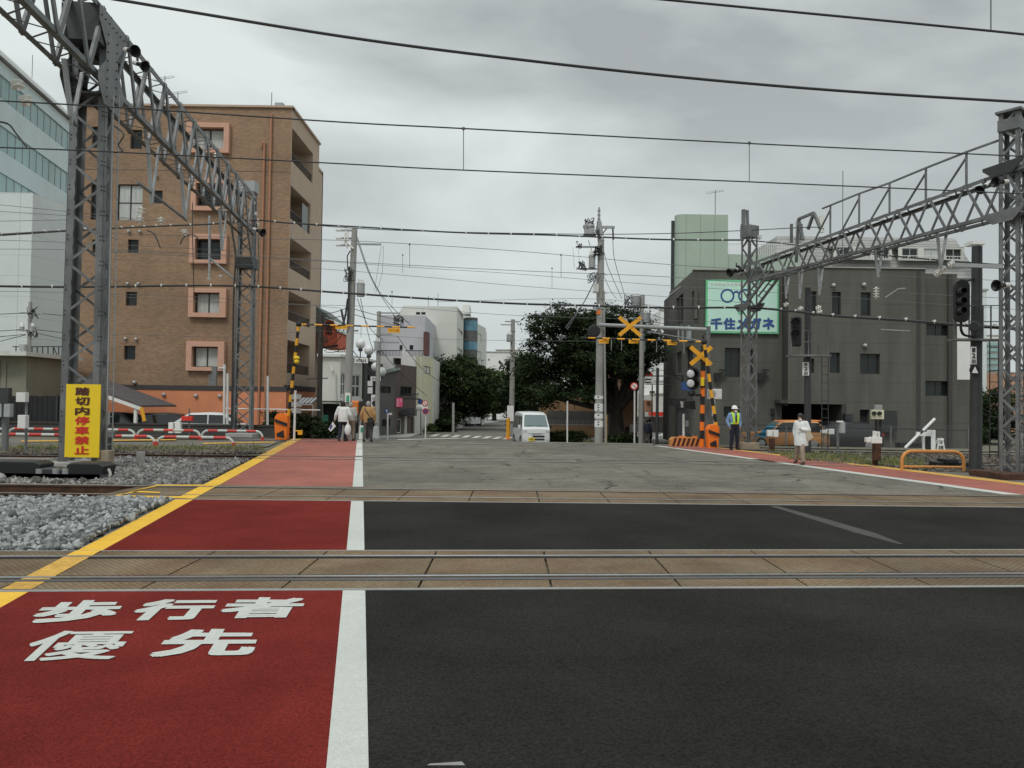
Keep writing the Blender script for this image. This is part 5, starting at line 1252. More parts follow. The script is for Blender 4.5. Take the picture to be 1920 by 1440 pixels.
put_text(mb, 'おみや', (x0+.02, 55.98, p0.z-.2), (x0+.26, 55.98, p0.z-.2), (x0+.26, 55.98, p1.z+.05), (x0+.02, 55.98, p1.z+.05), bold=.02) if False else None
for i, ch in enumerate('おかみ'): 
    zt2 = p0.z-.1-i*.18; put_text(mb, ch, (x0, 55.985, zt2), (x0+.2, 55.985, zt2), (x0+.2, 55.985, zt2-.15), (x0, 55.985, zt2-.15))
for i, ch in enumerate('とう'):
    zt2 = p0.z-.05-i*.16; put_text(mb, ch, (x0+.24, 55.985, zt2), (x0+.38, 55.985, zt2), (x0+.38, 55.985, zt2-.13), (x0+.24, 55.985, zt2-.13))
mb.build('lettering', 'sign_white', t)
YB = thing('cream_building', 'narrow cream building between the old shops and the street tree', 'building', base(795, 62)); a, b = P(779, 700, 60), P(812, 700, 64); f = Facade(YB, (a.x, a.y), (b.x, b.y), g0, P(780, 666, 60).z, 'yellow_wall'); f.window(f.px(794, 686, 807, 700), .1, mull=1); f.hole(f.px(780, 768, 808, 815), .2); f.build(); f.plate('shutter', f.px(780, 768, 808, 815), -.22, -.2, 'black_matte'); block(YB, 'core', [(a.x, a.y+.3), (b.x, b.y+.3), (b.x, 70), (a.x, 70)], g0, f.z1-.02, 'pale_wall')
VB = thing('violet_building', 'pale violet building with a roof terrace behind the old shops', 'building', base(755, 64)); a, b = P(714, 650, 64), P(797, 650, 64); f = Facade(VB, (a.x, 64), (b.x, 64), g0, P(750, 591, 64).z, 'violet_wall')
for q in ((749, 647, 755, 656), (768, 647, 775, 656)): f.window(f.px(*q), .15, mull=0)
f.build(); block(VB, 'core', [(a.x, 64.2), (b.x, 64.2), (b.x, 72), (a.x, 72)], g0, f.z1-.02, 'violet_wall'); f.plate('red_strip', f.px(798, 625, 806, 668), 0, 1.5, 'roof_red')
WT = thing('white_terrace_house', 'white terraced house with railings in front of the violet building', 'house', base(752, 61)); a, b, c = P(712, 670, 61), P(738, 670, 61), P(790, 670, 61)
z1_ = P(725, 668, 61).z
f = Facade(WT, (a.x, 61), (c.x, 61), g0, z1_, 'white_wall'); f.hole(f.px(737, 671, 752, 684), 1.0); f.build(); f.plate('recess_wall', f.px(737, 671, 752, 684), -1.02, -1., 'brown_wall')
mb = MB(); mb.prism([P(754, 668, 61), P(754, 656, 61), P(757, 656, 61), P(772, 668, 61)], (0, .2, 0)); mb.build('parapet', 'white_wall', WT); block(WT, 'core', [(a.x, 62.2), (c.x, 62.2), (c.x, 63.8), (a.x, 63.8)], g0, z1_-.02, 'white_wall')
mb = MB()
for k in range(30): x_ = 714+k*2.7; mb.bar(P(x_, 657, 61.1), P(x_, 668, 61.1), .035)
mb.bar(P(714, 657, 61.1), P(794, 657.5, 61.1), .06); mb.build('railing', 'frame_dark', WT)
# large pale office block
PO = thing('pale_office_block', 'large pale grey office block behind the street trees', 'building', base(800, 72)); 
a, b, c = P(755, 600, 72), P(857, 600, 72), P(869, 600, 78); zt_ = P(800, 574, 72).z
f = Facade(PO, (a.x, 72), (b.x, 72), g0, zt_, 'greygreen_wall')
for q in ((780, 585, 788, 590), (790, 585, 798, 590)): f.window(f.px(*q), .15, mull=0)
f.build()
f2 = Facade(PO, (b.x, 72), (c.x, c.y), g0, zt_, 'greygreen_wall')
for yt, yb in ((578, 592), (614, 623), (651, 660), (690, 700)): r = f2.px(858, yt, 868, yb); f2.window((.5, f2.L-.4, r[2], r[3]), .4, mull=1)
f2.build()
l = P(749, 600, 73); mb = MB(); z2 = P(749, 592, 73).z; mb.prism([(l.x, 72.0, -.8), (a.x, 72.0, -.8), (a.x, 72.0, zt_), (l.x, 72.0, z2)], (0, 8, 0)); mb.build('chamfer_wing', 'greygreen_wall', PO)
block(PO, 'core', [(a.x+.01, 72.4), (b.x-.01, 72.4), (c.x-.2, c.y-.1), (c.x-.3, 84), (a.x, 84)], g0, zt_-.02, 'greygreen_wall')
antenna(PO, P(803, 574, 73), 1.0, False); antenna(PO, P(821, 574, 73), 1.2, False)
CB = thing('curved_glass_building', 'narrow building with blue curved glass bays beyond the office block', 'building', base(892, 84)); 
p0 = P(881, 600, 82); zt_ = P(880, 594, 82).z; mb = MB(); mb.lathe((p0.x, 83.2, g0), [(.78, 0), (.78, zt_-g0)], 24); mb.build('round_bay', 'dark_grey_wall', CB, smooth=True)
for y0, y1 in ((600, 619), (640, 655), (676, 690)):
    za, zb_ = P(880, y1, 82).z, P(880, y0, 82).z; mb = MB(); mb.lathe((p0.x, 83.2, za), [(.81, 0), (.81, zb_-za)], 24); mb.build('window_band', 'glass_blue', CB, smooth=True)
a, b = P(887, 600, 83), P(911, 600, 90); f = Facade(CB, (a.x, 83), (b.x, 90), g0, P(890, 603, 83).z, 'greygreen_wall'); 
for y0, y1 in ((623, 640), (657, 670)): r = f.px(893, y0, 899, y1); f.window((2.2, 4.6, r[2], r[3]), .2)
f.build(); block(CB, 'core', [(p0.x-.6, 83.6), (a.x, 83.6), (b.x-.05, 90), (b.x-.05, 95), (p0.x-.6, 95)], g0, f.z1-.1, 'greygreen_wall')
mb = MB(); mb.box(P(875, 583, 83), (.8, 3, .9)); mb.build('parapet', 'white_wall', CB)
def plainb(label, x0, x1, yt, d, m_, wins=(), name='apartment_building', depth=8, roofm=None, z0=None):
    t = thing(name, label, 'building', base((x0+x1)/2, d)); a, b = P(x0, 650, d), P(x1, 650, d); f = Facade(t, (a.x, d), (b.x, d), g0 if z0 is None else z0, P((x0+x1)/2, yt, d).z, m_)
    for q in wins: f.window(f.px(*q), .12, mull=0, fw=.06)
    f.build(); block(t, 'core', [(a.x, d+.2), (b.x, d+.2), (b.x, d+depth), (a.x, d+depth)], g0, f.z1-.02, m_)
    f.plate('roof_coping', (-.1, f.L+.1, f.z1, f.z1+.15), -.3, .1, 'concrete'); return t, f
plainb('white flat building closing the avenue', 908, 962, 661, 120, 'white_wall', ((923, 690, 927, 703), (935, 676, 939, 682), (915, 673, 918, 676)))
plainb('pale far block with a stepped roof at the end of the avenue', 930, 985, 657, 135, 'pale_wall')
plainb('distant grey tower top left of the big tree', 1040, 1062, 581, 150, 'violet_wall'); plainb('distant pale tower top behind the tree', 1060, 1100, 589, 158, 'white_wall')
t, f = plainb('tan apartment block with grey balconies behind the bushes', 1017, 1168, 738, 56, 'tan_wall', ((1032, 776, 1044, 797), (1078, 776, 1092, 797), (1100, 774, 1118, 797), (1130, 774, 1150, 797)))
f.plate('balcony_recess', f.px(1026, 770, 1150, 796), .02, .03, 'dark_grey_wall')
mb = MB(); 
for k in range(40): x_ = 1026+k*3.4; mb.bar(P(x_, 787, 55.6), P(x_, 796, 55.6), .03)
mb.bar(P(1024, 796, 55.6), P(1160, 797, 55.6), .07); mb.build('balcony_rail', 'frame_alu', t)
f.plate('joint', f.px(1076, 740, 1078, 768), 0, .02, 'brown_wall')
t, f = plainb('salmon coloured building at the mouth of the side street', 1166, 1196, 681, 52, 'pinkish_wall', ((1172, 800, 1180, 815),)); mb = MB(); 
for x in (1184, 1191): mb.tube(P(x, 690, 51.9), P(x, 800, 51.9), .05)
mb.build('drain_pipe', 'pinkish_wall', t)
plainb('tall white building far down the side street', 1238, 1262, 581, 88, 'white_wall', ())
plainb('white shop building along the side street', 1206, 1258, 716, 80, 'white_wall', ((1218, 733, 1228, 741), (1210, 742, 1214, 750)))
plainb('grey shop building low in the side street', 1222, 1262, 740, 74, 'pale_wall', ())
t, f = plainb('dark shop under the red awning in the side street', 1198, 1262, 782, 72, 'dark_grey_wall', ()); 
mb = MB(); mb.box(P(1234, 776, 71), (1.6, 1.2, .35)); mb.build('awning', 'sign_red', t)
t = thing('hanging_sign', 'beige shop sign board hanging beside the side street pole', 'sign', base(1217, 60)); p0, p1 = P(1208, 750, 60), P(1224, 773, 60); mb = MB(); mb.b6(p0.x, p1.x, 60, 60.2, p1.z, p0.z); mb.build('board', 'pinkish_wall', t); mb = MB(); mb.box(P(1216, 755, 59.9), (.3, .05, .25)); mb.build('mark', 'roof_red', t); mb = MB(); mb.bar((p0.x, 60.1, g0), (p0.x, 60.1, p0.z), .1); mb.build('post', 'steel_dark', t)
t = thing('domed_sign', 'round topped red and white shop sign over the side street', 'sign', base(1216, 58)); c0 = P(1216, 706, 58); mb = MB(); mb.prism([(c0.x+.36*math.cos(k*math.pi/12), 58, c0.z+.36*math.sin(k*math.pi/12)) for k in range(13)], (0, .15, 0)); mb.build('dome', 'sign_red', t); mb = MB(); mb.b6(c0.x-.36, c0.x+.36, 58, 58.15, c0.z-.62, c0.z); mb.build('board', 'sign_white', t); mb = MB()
for k in range(2): put_text(mb, ('KYORITZ', '1F')[k] if False else ('一二三', '三二')[k], (c0.x-.3, 57.98, c0.z-.12-k*.25), (c0.x+.3, 57.98, c0.z-.12-k*.25), (c0.x+.3, 57.98, c0.z-.3-k*.25), (c0.x-.3, 57.98, c0.z-.3-k*.25)) if False else mb.box((c0.x-.05, 57.99, c0.z-.2-k*.22), (.5, .02, .08))
mb.build('mark', 'text_black', t); mb = MB(); mb.bar((c0.x+.3, 58.08, g0), (c0.x+.3, 58.08, c0.z-.6), .08); mb.build('post', 'steel_dark', t)

# --- dark grey building on the right with the billboard
D = 40.0; g1 = -.5
KB = thing('grey_panel_building', 'dark grey three storey building carrying the mint green billboard', 'building', (15, D, g1))
xA, xB, xC, xD = P(1308, 600, D).x, P(1478, 600, D).x, P(1735, 600, D).x, P(1802, 600, D).x
zr = P(1400, 502, D).z; zr2 = P(1600, 503, D).z
FK = Facade(KB, (xA, D+.9), (xB, D+.9), g1, zr, 'grey_wall')
FK.window(FK.px(1359, 652, 1388, 707), .2, pm='glass_dark'); FK.window(FK.px(1357, 762, 1387, 782), .2); FK.window(FK.px(1400, 655, 1412, 700), .2, mull=0); FK.build()
Fl = Facade(KB, (xA-.0+.35, 49), (xA, D+.9), g1, zr, 'grey_wall')
for q in ((1268, 560, 1281, 612), (1297, 548, 1302, 600), (1268, 662, 1278, 700), (1285, 652, 1299, 704)): 
    r = Fl.px(*q); Fl.window((min(r[0], r[1]), max(r[0], r[1]), r[2], r[3]), .2, mull=0)
Fl.build()
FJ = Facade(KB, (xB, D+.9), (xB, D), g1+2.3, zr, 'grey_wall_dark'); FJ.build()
zc = P(1500, 757, D).z
FM = Facade(KB, (xB, D), (xC, D), zc, zr2, 'grey_wall')
for q in ((1560, 547, 1577, 590), (1614, 548, 1633, 592), (1509, 546, 1531, 592), (1556, 661, 1575, 699), (1613, 663, 1650, 701), (1506, 672, 1527, 699)): FM.window(FM.px(*q), .2, pm='glass_dark', mull=1 if q[2]-q[0] > 30 else 0)
FM.build()
FL = Facade(KB, (xB+3.0, D), (xC, D), g1, zc, 'grey_wall'); FL.hole(FL.px(1612, 768, 1630, 813), .3); FL.build(); FL.plate('door', FL.px(1612, 768, 1630, 813), -.32, -.3, 'black_matte')
xG = xB+3.0
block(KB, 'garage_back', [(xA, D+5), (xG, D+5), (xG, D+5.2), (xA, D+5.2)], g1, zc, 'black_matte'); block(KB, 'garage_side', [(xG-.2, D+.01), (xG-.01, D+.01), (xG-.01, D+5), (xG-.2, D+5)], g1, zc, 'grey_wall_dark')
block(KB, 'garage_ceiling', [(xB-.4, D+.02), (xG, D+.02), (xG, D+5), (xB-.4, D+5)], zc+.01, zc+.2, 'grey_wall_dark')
FN = Facade(KB, (xC, D+.35), (xD, D+.35), g1, P(1770, 511, D).z, 'grey_wall'); FN.window(FN.px(1737, 607, 1780, 629), .2); FN.window(FN.px(1735, 714, 1781, 742), .2); FN.build()
FR = Facade(KB, (xD, D+.35), (xD, 52), g1, P(1770, 511, D).z, 'grey_wall'); FR.build()
for x in (1722, 1786): 
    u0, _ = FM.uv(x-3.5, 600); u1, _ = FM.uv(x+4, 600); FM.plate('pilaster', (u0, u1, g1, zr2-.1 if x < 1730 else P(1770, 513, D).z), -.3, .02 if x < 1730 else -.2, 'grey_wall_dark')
block(KB, 'core', [(xA+.3, D+5.3), (xD-.3, D+5.3), (xD-.3, 52), (xA+.6, 52)], g1, zr-.15, 'grey_wall_dark')
block(KB, 'roof', [(xA+.05, D+.95), (xB, D+.95), (xB+.05, D+.05), (xC-.05, D+.05), (xC, D+.4), (xD-.05, D+.4), (xD-.1, 52), (xA+.3, 49)], zr-.3, zr-.2, 'concrete')
FK.plate('roof_coping', (-.05, FK.L, zr, zr+.06), -.25, .08, 'concrete'); FM.plate('roof_coping', (-.0, FM.L, zr2, zr2+.06), -.25, .08, 'concrete')
block(KB, 'low_wing', [(xD+.05, D+.5), (xD+1.05, D+.5), (xD+1.05, 47), (xD+.05, 47)], g1, P(1805, 711, D).z, 'grey_wall')
for x, y, dd in ((1620, 534, D), (1622, 648, D), (1563, 535, D)): vent(KB, P(x, y, dd-.08), .12)
for x in (1350, 1431):
    mb = MB(); mb.prism([P(x-10, 700, D+.6), P(x+8, 697, D+.6), P(x-3, 713, D+.6), P(x-9, 714, D+.6)], (0, .2, 0)); mb.box(P(x+5, 694, D+.6), (.3, .2, .08)); mb.build('lamp_bracket', 'black', KB)
mb = MB(); mb.box(P(1449, 772, D+.75), (.2, .15, .4)); mb.build('wall_lamp', 'black', KB, bevel=.05)
mb = MB(); mb.box(P(1590, 782, D-.2), (.4, .3, .32)); mb.box(P(1665, 790, D-.2), (.8, .3, 1.1)); mb.build('wall_unit', 'steel_dark', KB)
t = thing('blue_sign', 'small blue panel on the corner wall behind the warning lamps', 'sign', P(1287, 725, 40.5)); mb = MB(); mb.box(P(1288, 724, 40.7), (.6, .1, .45)); mb.build('panel', 'sign_blue', t)
t = thing('wall_lantern', 'black bracket lantern on the left corner of the grey building', 'lantern', P(1270, 705, 42)); mb = MB(); mb.bar(P(1262, 704, 42.5), P(1280, 705, 42.5), .05); mb.bar(P(1266, 706, 42.5), P(1280, 715, 42.5), .05); mb.bar(P(1280, 704, 42.5), P(1280, 716, 42.5), .06); mb.box(P(1260, 698, 42.5), (.22, .2, .3)); mb.build('bracket', 'black', t)
for x, y in ((1297, 626), (1282, 620), (1288, 622)): pass
mb = MB(); mb.lathe(P(1286, 645, 41), [(.18, 0), (.36, .3), (.36, 1.2), (.2, 1.4)], 14); mb.lathe(P(1272, 645, 41.6), [(.1, 0), (.12, .9)], 10); mb.build('water_tank', 'lamp_glass', KB, smooth=True) if False else None
t = thing('chimney_flues', 'bright metal flue pipes on the corner of the grey building', 'flue', P(1290, 650, 40.4)); 
for x, r_ in ((1272, .05), (1280, .06), (1291, .17)):
    mb = MB(); mb.path([P(x, 642, 40.2), P(x, 620, 40.2), P(x-3, 611, 40.2)], r_, 10); mb.build('pipe', 'rim', t, smooth=True)
# billboard
BB = thing('billboard', 'large mint green shop billboard with blue spectacles on the grey building', 'billboard', P(1392, 626, D+.7)); d_ = D+.72; p0, p1 = P(1324, 524, d_), P(1460, 626, d_)
mb = MB(); mb.b6(p0.x, p1.x, d_, d_+.14, p1.z, p0.z); mb.build('frame', 'sign_green_edge', BB); mb = MB(); e = .09; mb.b6(p0.x+e, p1.x-e, d_-.02, d_, p1.z+e, p0.z-e); mb.build('face', 'sign_mint', BB)
def gl(x, y, dd=.035): return P(x, y, d_-dd)
mb = MB()
for cx in (1364, 1397):
    c = gl(cx, 554.5); R0, R1 = .37, .28
    for k in range(28):
        a0, a1 = 2*math.pi*k/28, 2*math.pi*(k+1)/28
        mb.quad(*[(c.x+r_*math.cos(a_), c.y, c.z+r_*math.sin(a_)) for r_, a_ in ((R1, a0), (R0, a0), (R0, a1), (R1, a1))][::-1])
pts = [gl(1375+k*1.6, 550-3.2*math.sin(math.pi*k/7)) for k in range(8)]
for u, v in zip(pts, pts[1:]): mb.quad(u+Vector((0, 0, -.05)), v+Vector((0, 0, -.05)), v+Vector((0, 0, .05)), u+Vector((0, 0, .05)))
mb.build('spectacles', 'text_blue', BB)
mb = MB()
for i, ch in enumerate('千住メガネ'):
    x0 = 1332+i*24.4; put_text(mb, ch, gl(x0, 596), gl(x0+22.5, 596.3), gl(x0+22.5, 618), gl(x0, 617.7), bold=.05)
mb.build('lettering', 'text_blue', BB); mb = MB(); put_text(mb, 'トウキョウメガネグループ', gl(1334, 530.5), gl(1420, 531.5), gl(1420, 537), gl(1334, 536)); mb.build('small_lettering', 'text_pink', BB)
mb = MB(); mb.lathe(gl(1389, 584), [(.16, 0), (.16, .01)], 18, (0, -1, 0)); mb.build('emblem', 'sign_green_edge', BB)
# green tower behind
D = 50; GB = thing('green_panel_building', 'pale green metal clad building rising behind the grey one', 'building', base(1320, D)); xa, xb_, xc_ = P(1268, 450, D).x, P(1365, 450, D).x, P(1500, 450, D).x
za, zb_ = P(1320, 402, D).z, P(1420, 477, D).z
mb = MB(); n_ = 8; pl = [(xa+.5-.5*math.cos(k*math.pi/2/n_), D+.5-.5*math.sin(k*math.pi/2/n_)) for k in range(n_+1)]; pl += [(xb_, D), (xb_, D+7), (xa+1.75, D+7), (xa, D+.6)]
mb.prism([(x, y, g0) for x, y in pl], (0, 0, za-g0)); mb.build('tower', 'green_wall', GB)
block(GB, 'wing', [(xb_+.01, D+.05), (xc_, D+.05), (xc_, D+6), (xb_+.01, D+6)], g0, zb_, 'green_wall')
mb = MB(); mb.bar((xa-.06, D+.6, g0), (xa-.06, D+.6, za-.3), .06, .3); mb.build('edge_trim', 'steel_dark', GB)
mb = MB(); zt2 = P(1420, 457, D).z
for k in range(38): x_ = xb_+.1+k*.12; mb.bar((x_, D+.1, zb_), (x_, D+.1, zt2), .025)
mb.bar((xb_, D+.1, zt2), (xb_+4.7, D+.1, zt2), .05); mb.build('railing', 'white_wall', GB)
antenna(GB, P(1341, 402, D+3), 1.7); antenna(GB, (P(1617, 430, D).x, D+3, 10), P(1617, 295, D).z-10, False)
# slate clad mansard block
D = 54; MBk = thing('mansard_building', 'pale grey clapboard mansard block above the grey building roofline', 'building', base(1650, D)); z0_, z1_ = P(1650, 520, D).z, P(1650, 437, D).z
x0, x1 = P(1452, 500, D).x, P(1838, 500, D).x; t0, t1 = P(1470, 437, D).x, P(1812, 448, D).x
block(MBk, 'wall', [(x0, D+.3), (x1, D+.3), (x1, D+9), (x0, D+9)], g0, z0_, 'white_wall')
mb = MB(); q = [(x0, D, z0_), (x1, D, z0_), (x1, D+9, z0_), (x0, D+9, z0_), (t0, D+1.4, z1_), (t1, D+1.4, z1_), (t1, D+8, z1_), (t0, D+8, z1_)]
mb.add(q, [(0, 3, 2, 1), (4, 5, 6, 7), (0, 1, 5, 4), (1, 2, 6, 5), (2, 3, 7, 6), (3, 0, 4, 7)]); mb.build('roof', 'slate', MBk)
for xa, xb_, ya, yb in ((1562, 1672, 461, 488), (1684, 1808, 463, 490)):
    p0, p1 = P(xa, ya, D-.1), P(xb_, yb, D-.1); f = Facade(MBk, (p0.x, D-.1), (p1.x, D-.1), p1.z, p0.z, 'pale_wall', name='dormer'); 
    for k in range(3): a = f.L*(.06+k*.33); f.window((a, a+f.L*.24, p1.z+.12, p0.z-.08), .1, pm=('glass_dark', 'curtain', 'glass_dark')[k], fm='frame_alu')
    f.build(); block(MBk, 'dormer_side', [(p0.x, D-.08), (p1.x, D-.08), (p1.x, D+1.2), (p0.x, D+1.2)], p0.z, p0.z+.08, 'slate')
    mb = MB(); mb.bar((p0.x, D-.3, p1.z+.3), (p1.x, D-.3, p1.z+.3), .04)
    for k in range(24): x_ = p0.x+(p1.x-p0.x)*k/24; mb.bar((x_, D-.3, p1.z-.05), (x_, D-.3, p1.z+.3), .02)
    mb.build('dormer_rail', 'white_wall', MBk)
mb = MB(); mb.box(P(1540, 415, D+1)-Vector((0, 0, .2)), (.3, .3, 1.2)); mb.build('chimney', 'pale_wall', MBk); mb = MB(); mb.box(P(1497, 430, D+1), (.35, .3, 1.2)); mb.build('chimney', 'pale_wall', MBk)
mb = MB(); mb.box(P(1828, 457, D-1), (.9, 1, .25)); mb.build('cornice', 'white_wall', MBk)
plainb('white panelled block between the grey building and the signal pole', 1800, 1850, 545, 60, 'pale_panel', ())
t, f = plainb('distant apartment block with pale blue balconies at right', 1836, 1885, 630, 100, 'white_wall', ())
for y in (642, 653, 665, 677, 689): f.plate('balcony', f.px(1838, y, 1872, y+6), 0, .5, 'glass_teal')
plainb('small salmon and white houses behind the nearest right gantry', 1872, 1960, 700, 90, 'pinkish_wall', ((1885, 712, 1895, 722),))
# ---------------------------------------------------------------- vegetation
islandmat('leaf', (.005, .010, .004), (.032, .055, .017), .75, True, .2, c3=(.065, .095, .03))
islandmat('leaf_mid', (.008, .015, .006), (.045, .075, .022), .75, True, .2, c3=(.10, .145, .04))
islandmat('leaf_light', (.02, .035, .010), (.08, .125, .035), .75, True, .25, c3=(.13, .16, .05))
def leafmesh(name, pts, nrm, size, m, parent, seed):
    r = np.random.default_rng(seed); n = len(pts)
    a = r.normal(size=(n, 3)); a /= np.linalg.norm(a, axis=1)[:, None]
    nn = nrm+r.normal(0, .55, (n, 3)); nn /= np.linalg.norm(nn, axis=1)[:, None]
    t = np.cross(nn, a); t /= np.linalg.norm(t, axis=1)[:, None]+1e-9; b = np.cross(nn, t)
    L = (size*r.lognormal(0, .3, n))[:, None]; w_ = L*.42
    V = np.stack([pts-t*L, pts+b*w_+nn*L*.12, pts+t*L, pts-b*w_+nn*L*.12], 1).reshape(-1, 3)
    F = np.arange(n*4).reshape(-1, 4)
    me = bpy.data.meshes.new(name); me.vertices.add(n*4); me.vertices.foreach_set('co', V.ravel()); me.loops.add(n*4); me.loops.foreach_set('vertex_index', F.ravel())
    me.polygons.add(n); me.polygons.foreach_set('loop_start', np.arange(0, n*4, 4)); me.materials.append(MAT[m]); me.update(calc_edges=True)
    o = bpy.data.objects.new(name, me); C.objects.link(o)
    if parent: attach(o, parent)
    return o
def blob_leaves(blobs, n, size, seed, clump=.45, dens=70):
    """blobs: (centre, (rx, ry, rz)); leaves gather in sprays on the outer part of each"""
    r = np.random.default_rng(seed); vol = np.array([b[1][0]*b[1][1]*b[1][2] for b in blobs])**.75; vol /= vol.sum(); P_, N_ = [], []
    k = max(6, n//dens); ids = r.choice(len(blobs), k, p=vol)
    for i in ids:
        c, rad = np.array(blobs[i][0]), np.array(blobs[i][1]); d = r.normal(size=3); d /= np.linalg.norm(d); rr = r.uniform(.45, 1.08)**.7
        cc = c+d*rad*rr; m = int(dens*r.uniform(.5, 1.5)); s_ = clump*r.uniform(.5, 1.3)
        q = cc+r.normal(size=(m, 3))*np.array([s_, s_, s_*.38]); P_.append(q)
        nn = np.tile(np.array([d[0]*.4, d[1]*.4, 1.0]), (m, 1)); N_.append(nn)
    return np.concatenate(P_), np.concatenate(N_)
def tree(label, px, d, ybot_z, blobs, n, size, trunk_r, seed, m='leaf', forks=None, group=None, ry=None, clump=.45, dens=70):
    b = base(px, d); t = thing('street_tree', label, 'tree', b, group); wb = []
    for cx, cy, rx, rz in blobs:
        c = P(cx, cy, d); sx = rx/FPX*d; sz = rz/FPX*d; wb.append(((c.x, d+random.uniform(-.5, .5)*(ry or sx), c.z), (sx, ry or sx, sz)))
    p_, n_ = blob_leaves(wb, n, size, seed, clump, dens); leafmesh('crown', p_, n_, size, m, t, seed+1)
    mb = MB(); r = random.Random(seed); zf = min(w_[0][2] for w_ in wb); fork = Vector((b.x+r.uniform(-.2, .2), d, b.z+(zf-b.z)*.75))
    mb.path(smooth([b+Vector((0, 0, -.1)), b+Vector((r.uniform(-.12, .12), 0, (fork.z-b.z)*.5)), fork], 5), [trunk_r*(1.25-.55*i/10) for i in range(11)], 9)
    for c, rad in wb:
        e = Vector(c); mid = fork.lerp(e, .5)+Vector((r.uniform(-.3, .3), r.uniform(-.3, .3), -.2*abs(r.random())))
        q = smooth([fork+Vector((0, 0, -.25)), mid, e], 5); mb.path(q, [trunk_r*.55*(1-.8*i/(len(q)-1)) for i in range(len(q))], 6)
        for _ in range(5):
            f = e+Vector([r.uniform(-.8, .8)*x for x in rad]); mm = mid.lerp(e, r.uniform(.2, .9)); mb.path([mm, mm.lerp(f, .5)+Vector((0, 0, .15)), f], [trunk_r*.16, trunk_r*.1, trunk_r*.04], 5)
    mb.build('trunk', 'bark', t, smooth=True); return t
tree('big dark cherry tree behind the crossing at the centre right', 1158, 50, 0, ((1150, 597, 52, 24), (1044, 592, 16, 20), (1105, 625, 55, 34), (1100, 665, 62, 42), (1042, 655, 50, 44), (1015, 612, 28, 22), (1060, 600, 30, 20), (1180, 632, 38, 30), (1140, 690, 66, 40), (1060, 712, 50, 34), (1203, 650, 34, 24), (1214, 674, 22, 13), (1172, 682, 36, 24), (1000, 690, 30, 34), (1085, 740, 45, 16), (1010, 740, 28, 26), (1125, 645, 70, 60)), 70000, .095, .5, 41, ry=2.6, clump=.36, dens=75)
tree('rounded green street tree at the left kerb of the avenue', 833, 72, 0, ((850, 686, 42, 22), (820, 722, 20, 34), (868, 715, 40, 36), (840, 750, 42, 30), (897, 724, 24, 38), (884, 758, 30, 22), (840, 782, 24, 14)), 34000, .135, .35, 51, m='leaf_mid', ry=2.4, clump=.45)
tree('smaller street tree further along the left kerb', 897, 86, 0, ((914, 718, 26, 26), (905, 748, 26, 26), (930, 742, 22, 28), (896, 770, 20, 14), (935, 715, 18, 18)), 16000, .18, .3, 61, m='leaf_light', ry=2.2)
tree('distant street tree at the far left of the avenue', 926, 105, 0, ((934, 722, 26, 20), (942, 745, 24, 26), (922, 760, 22, 16)), 10000, .22, .3, 71, m='leaf', ry=2.2)
tree('avenue tree standing behind the slim grey pole', 972, 72, 0, ((987, 702, 28, 38), (970, 738, 26, 34), (1000, 745, 32, 38), (975, 690, 18, 20), (985, 775, 30, 20)), 24000, .16, .3, 81, m='leaf', ry=2.2)
tree('far avenue tree right of the road end', 952, 125, 0, ((955, 725, 18, 18), (950, 745, 18, 18), (962, 758, 16, 12)), 4000, .25, .3, 91, m='leaf_light', ry=2.2)
tree('leafy tree seen through the nearest right gantry column', 1850, 58, 0, ((1850, 765, 34, 26), (1830, 790, 24, 26), (1872, 800, 24, 24), (1862, 745, 20, 14), (1900, 790, 20, 20)), 9000, .13, .25, 95, m='leaf', ry=2)
def bush(label, x0, x1, y0, y1, d, n, size, seed, m='leaf', name='bush', group=None):
    b = base((x0+x1)/2, d); z1, z0 = P(x0, y0, d).z, min(P(x0, y1, d).z, b.z+.1); wb = []; k = max(2, int((x1-x0)/16)); r = random.Random(seed)
    X0, X1 = P(x0, y1, d).x, P(x1, y1, d).x
    for i in range(k): wb.append(((X0+(X1-X0)*(i+.5)/k, d+r.uniform(-.3, .3), (z0+z1)/2-.05), ((X1-X0)/k*.75, .6, (z1-z0)/2*r.uniform(.8, 1.02))))
    p_, n_ = blob_leaves(wb, n, size, seed, .16, 40); o = leafmesh(name, p_, n_, size, m, None, seed); tag(o, label, 'bush', group); 
    return o
bush('low clipped hedge just right of the white van', 1022, 1058, 807, 833, 49, 4000, .07, 101)
bush('rounded dark shrub before the tan apartment block', 1055, 1094, 806, 833, 48.5, 4500, .07, 102)
bush('dark bushes at the foot of the big tree', 1140, 1196, 812, 838, 47, 6000, .07, 103)
bush('dark shrub at the kerb below the left street tree', 812, 846, 783, 812, 66, 4000, .1, 104)
bush('shrubs behind the left crossing barrier machine', 496, 520, 768, 800, 39, 2500, .07, 105, 'leaf')
bush('dark hedge under the striped awning of the brown building', 541, 600, 772, 826, 40.5, 6500, .07, 106)
bush('small dark bush beside the green net left of the walkers', 602, 628, 786, 826, 39.5, 2500, .07, 107)
bush('green garden bush above the black fence at far left', 22, 66, 703, 742, 44, 3500, .09, 108, 'leaf_light')
bush('weedy bush by the wire fence at far right', 1808, 1840, 790, 842, 42, 2500, .07, 109, 'leaf')
bush('low shrub at the cream building corner', 800, 812, 792, 810, 62, 900, .09, 110, 'leaf_light')
grass(lambda r, n: np.array([(P(px, 800, 46).x, 46+r.uniform(-2, 3), -.66) for px in r.uniform(1094, 1160, n)]), 1500, .12, 'strip of bright grass on the traffic island', 111)

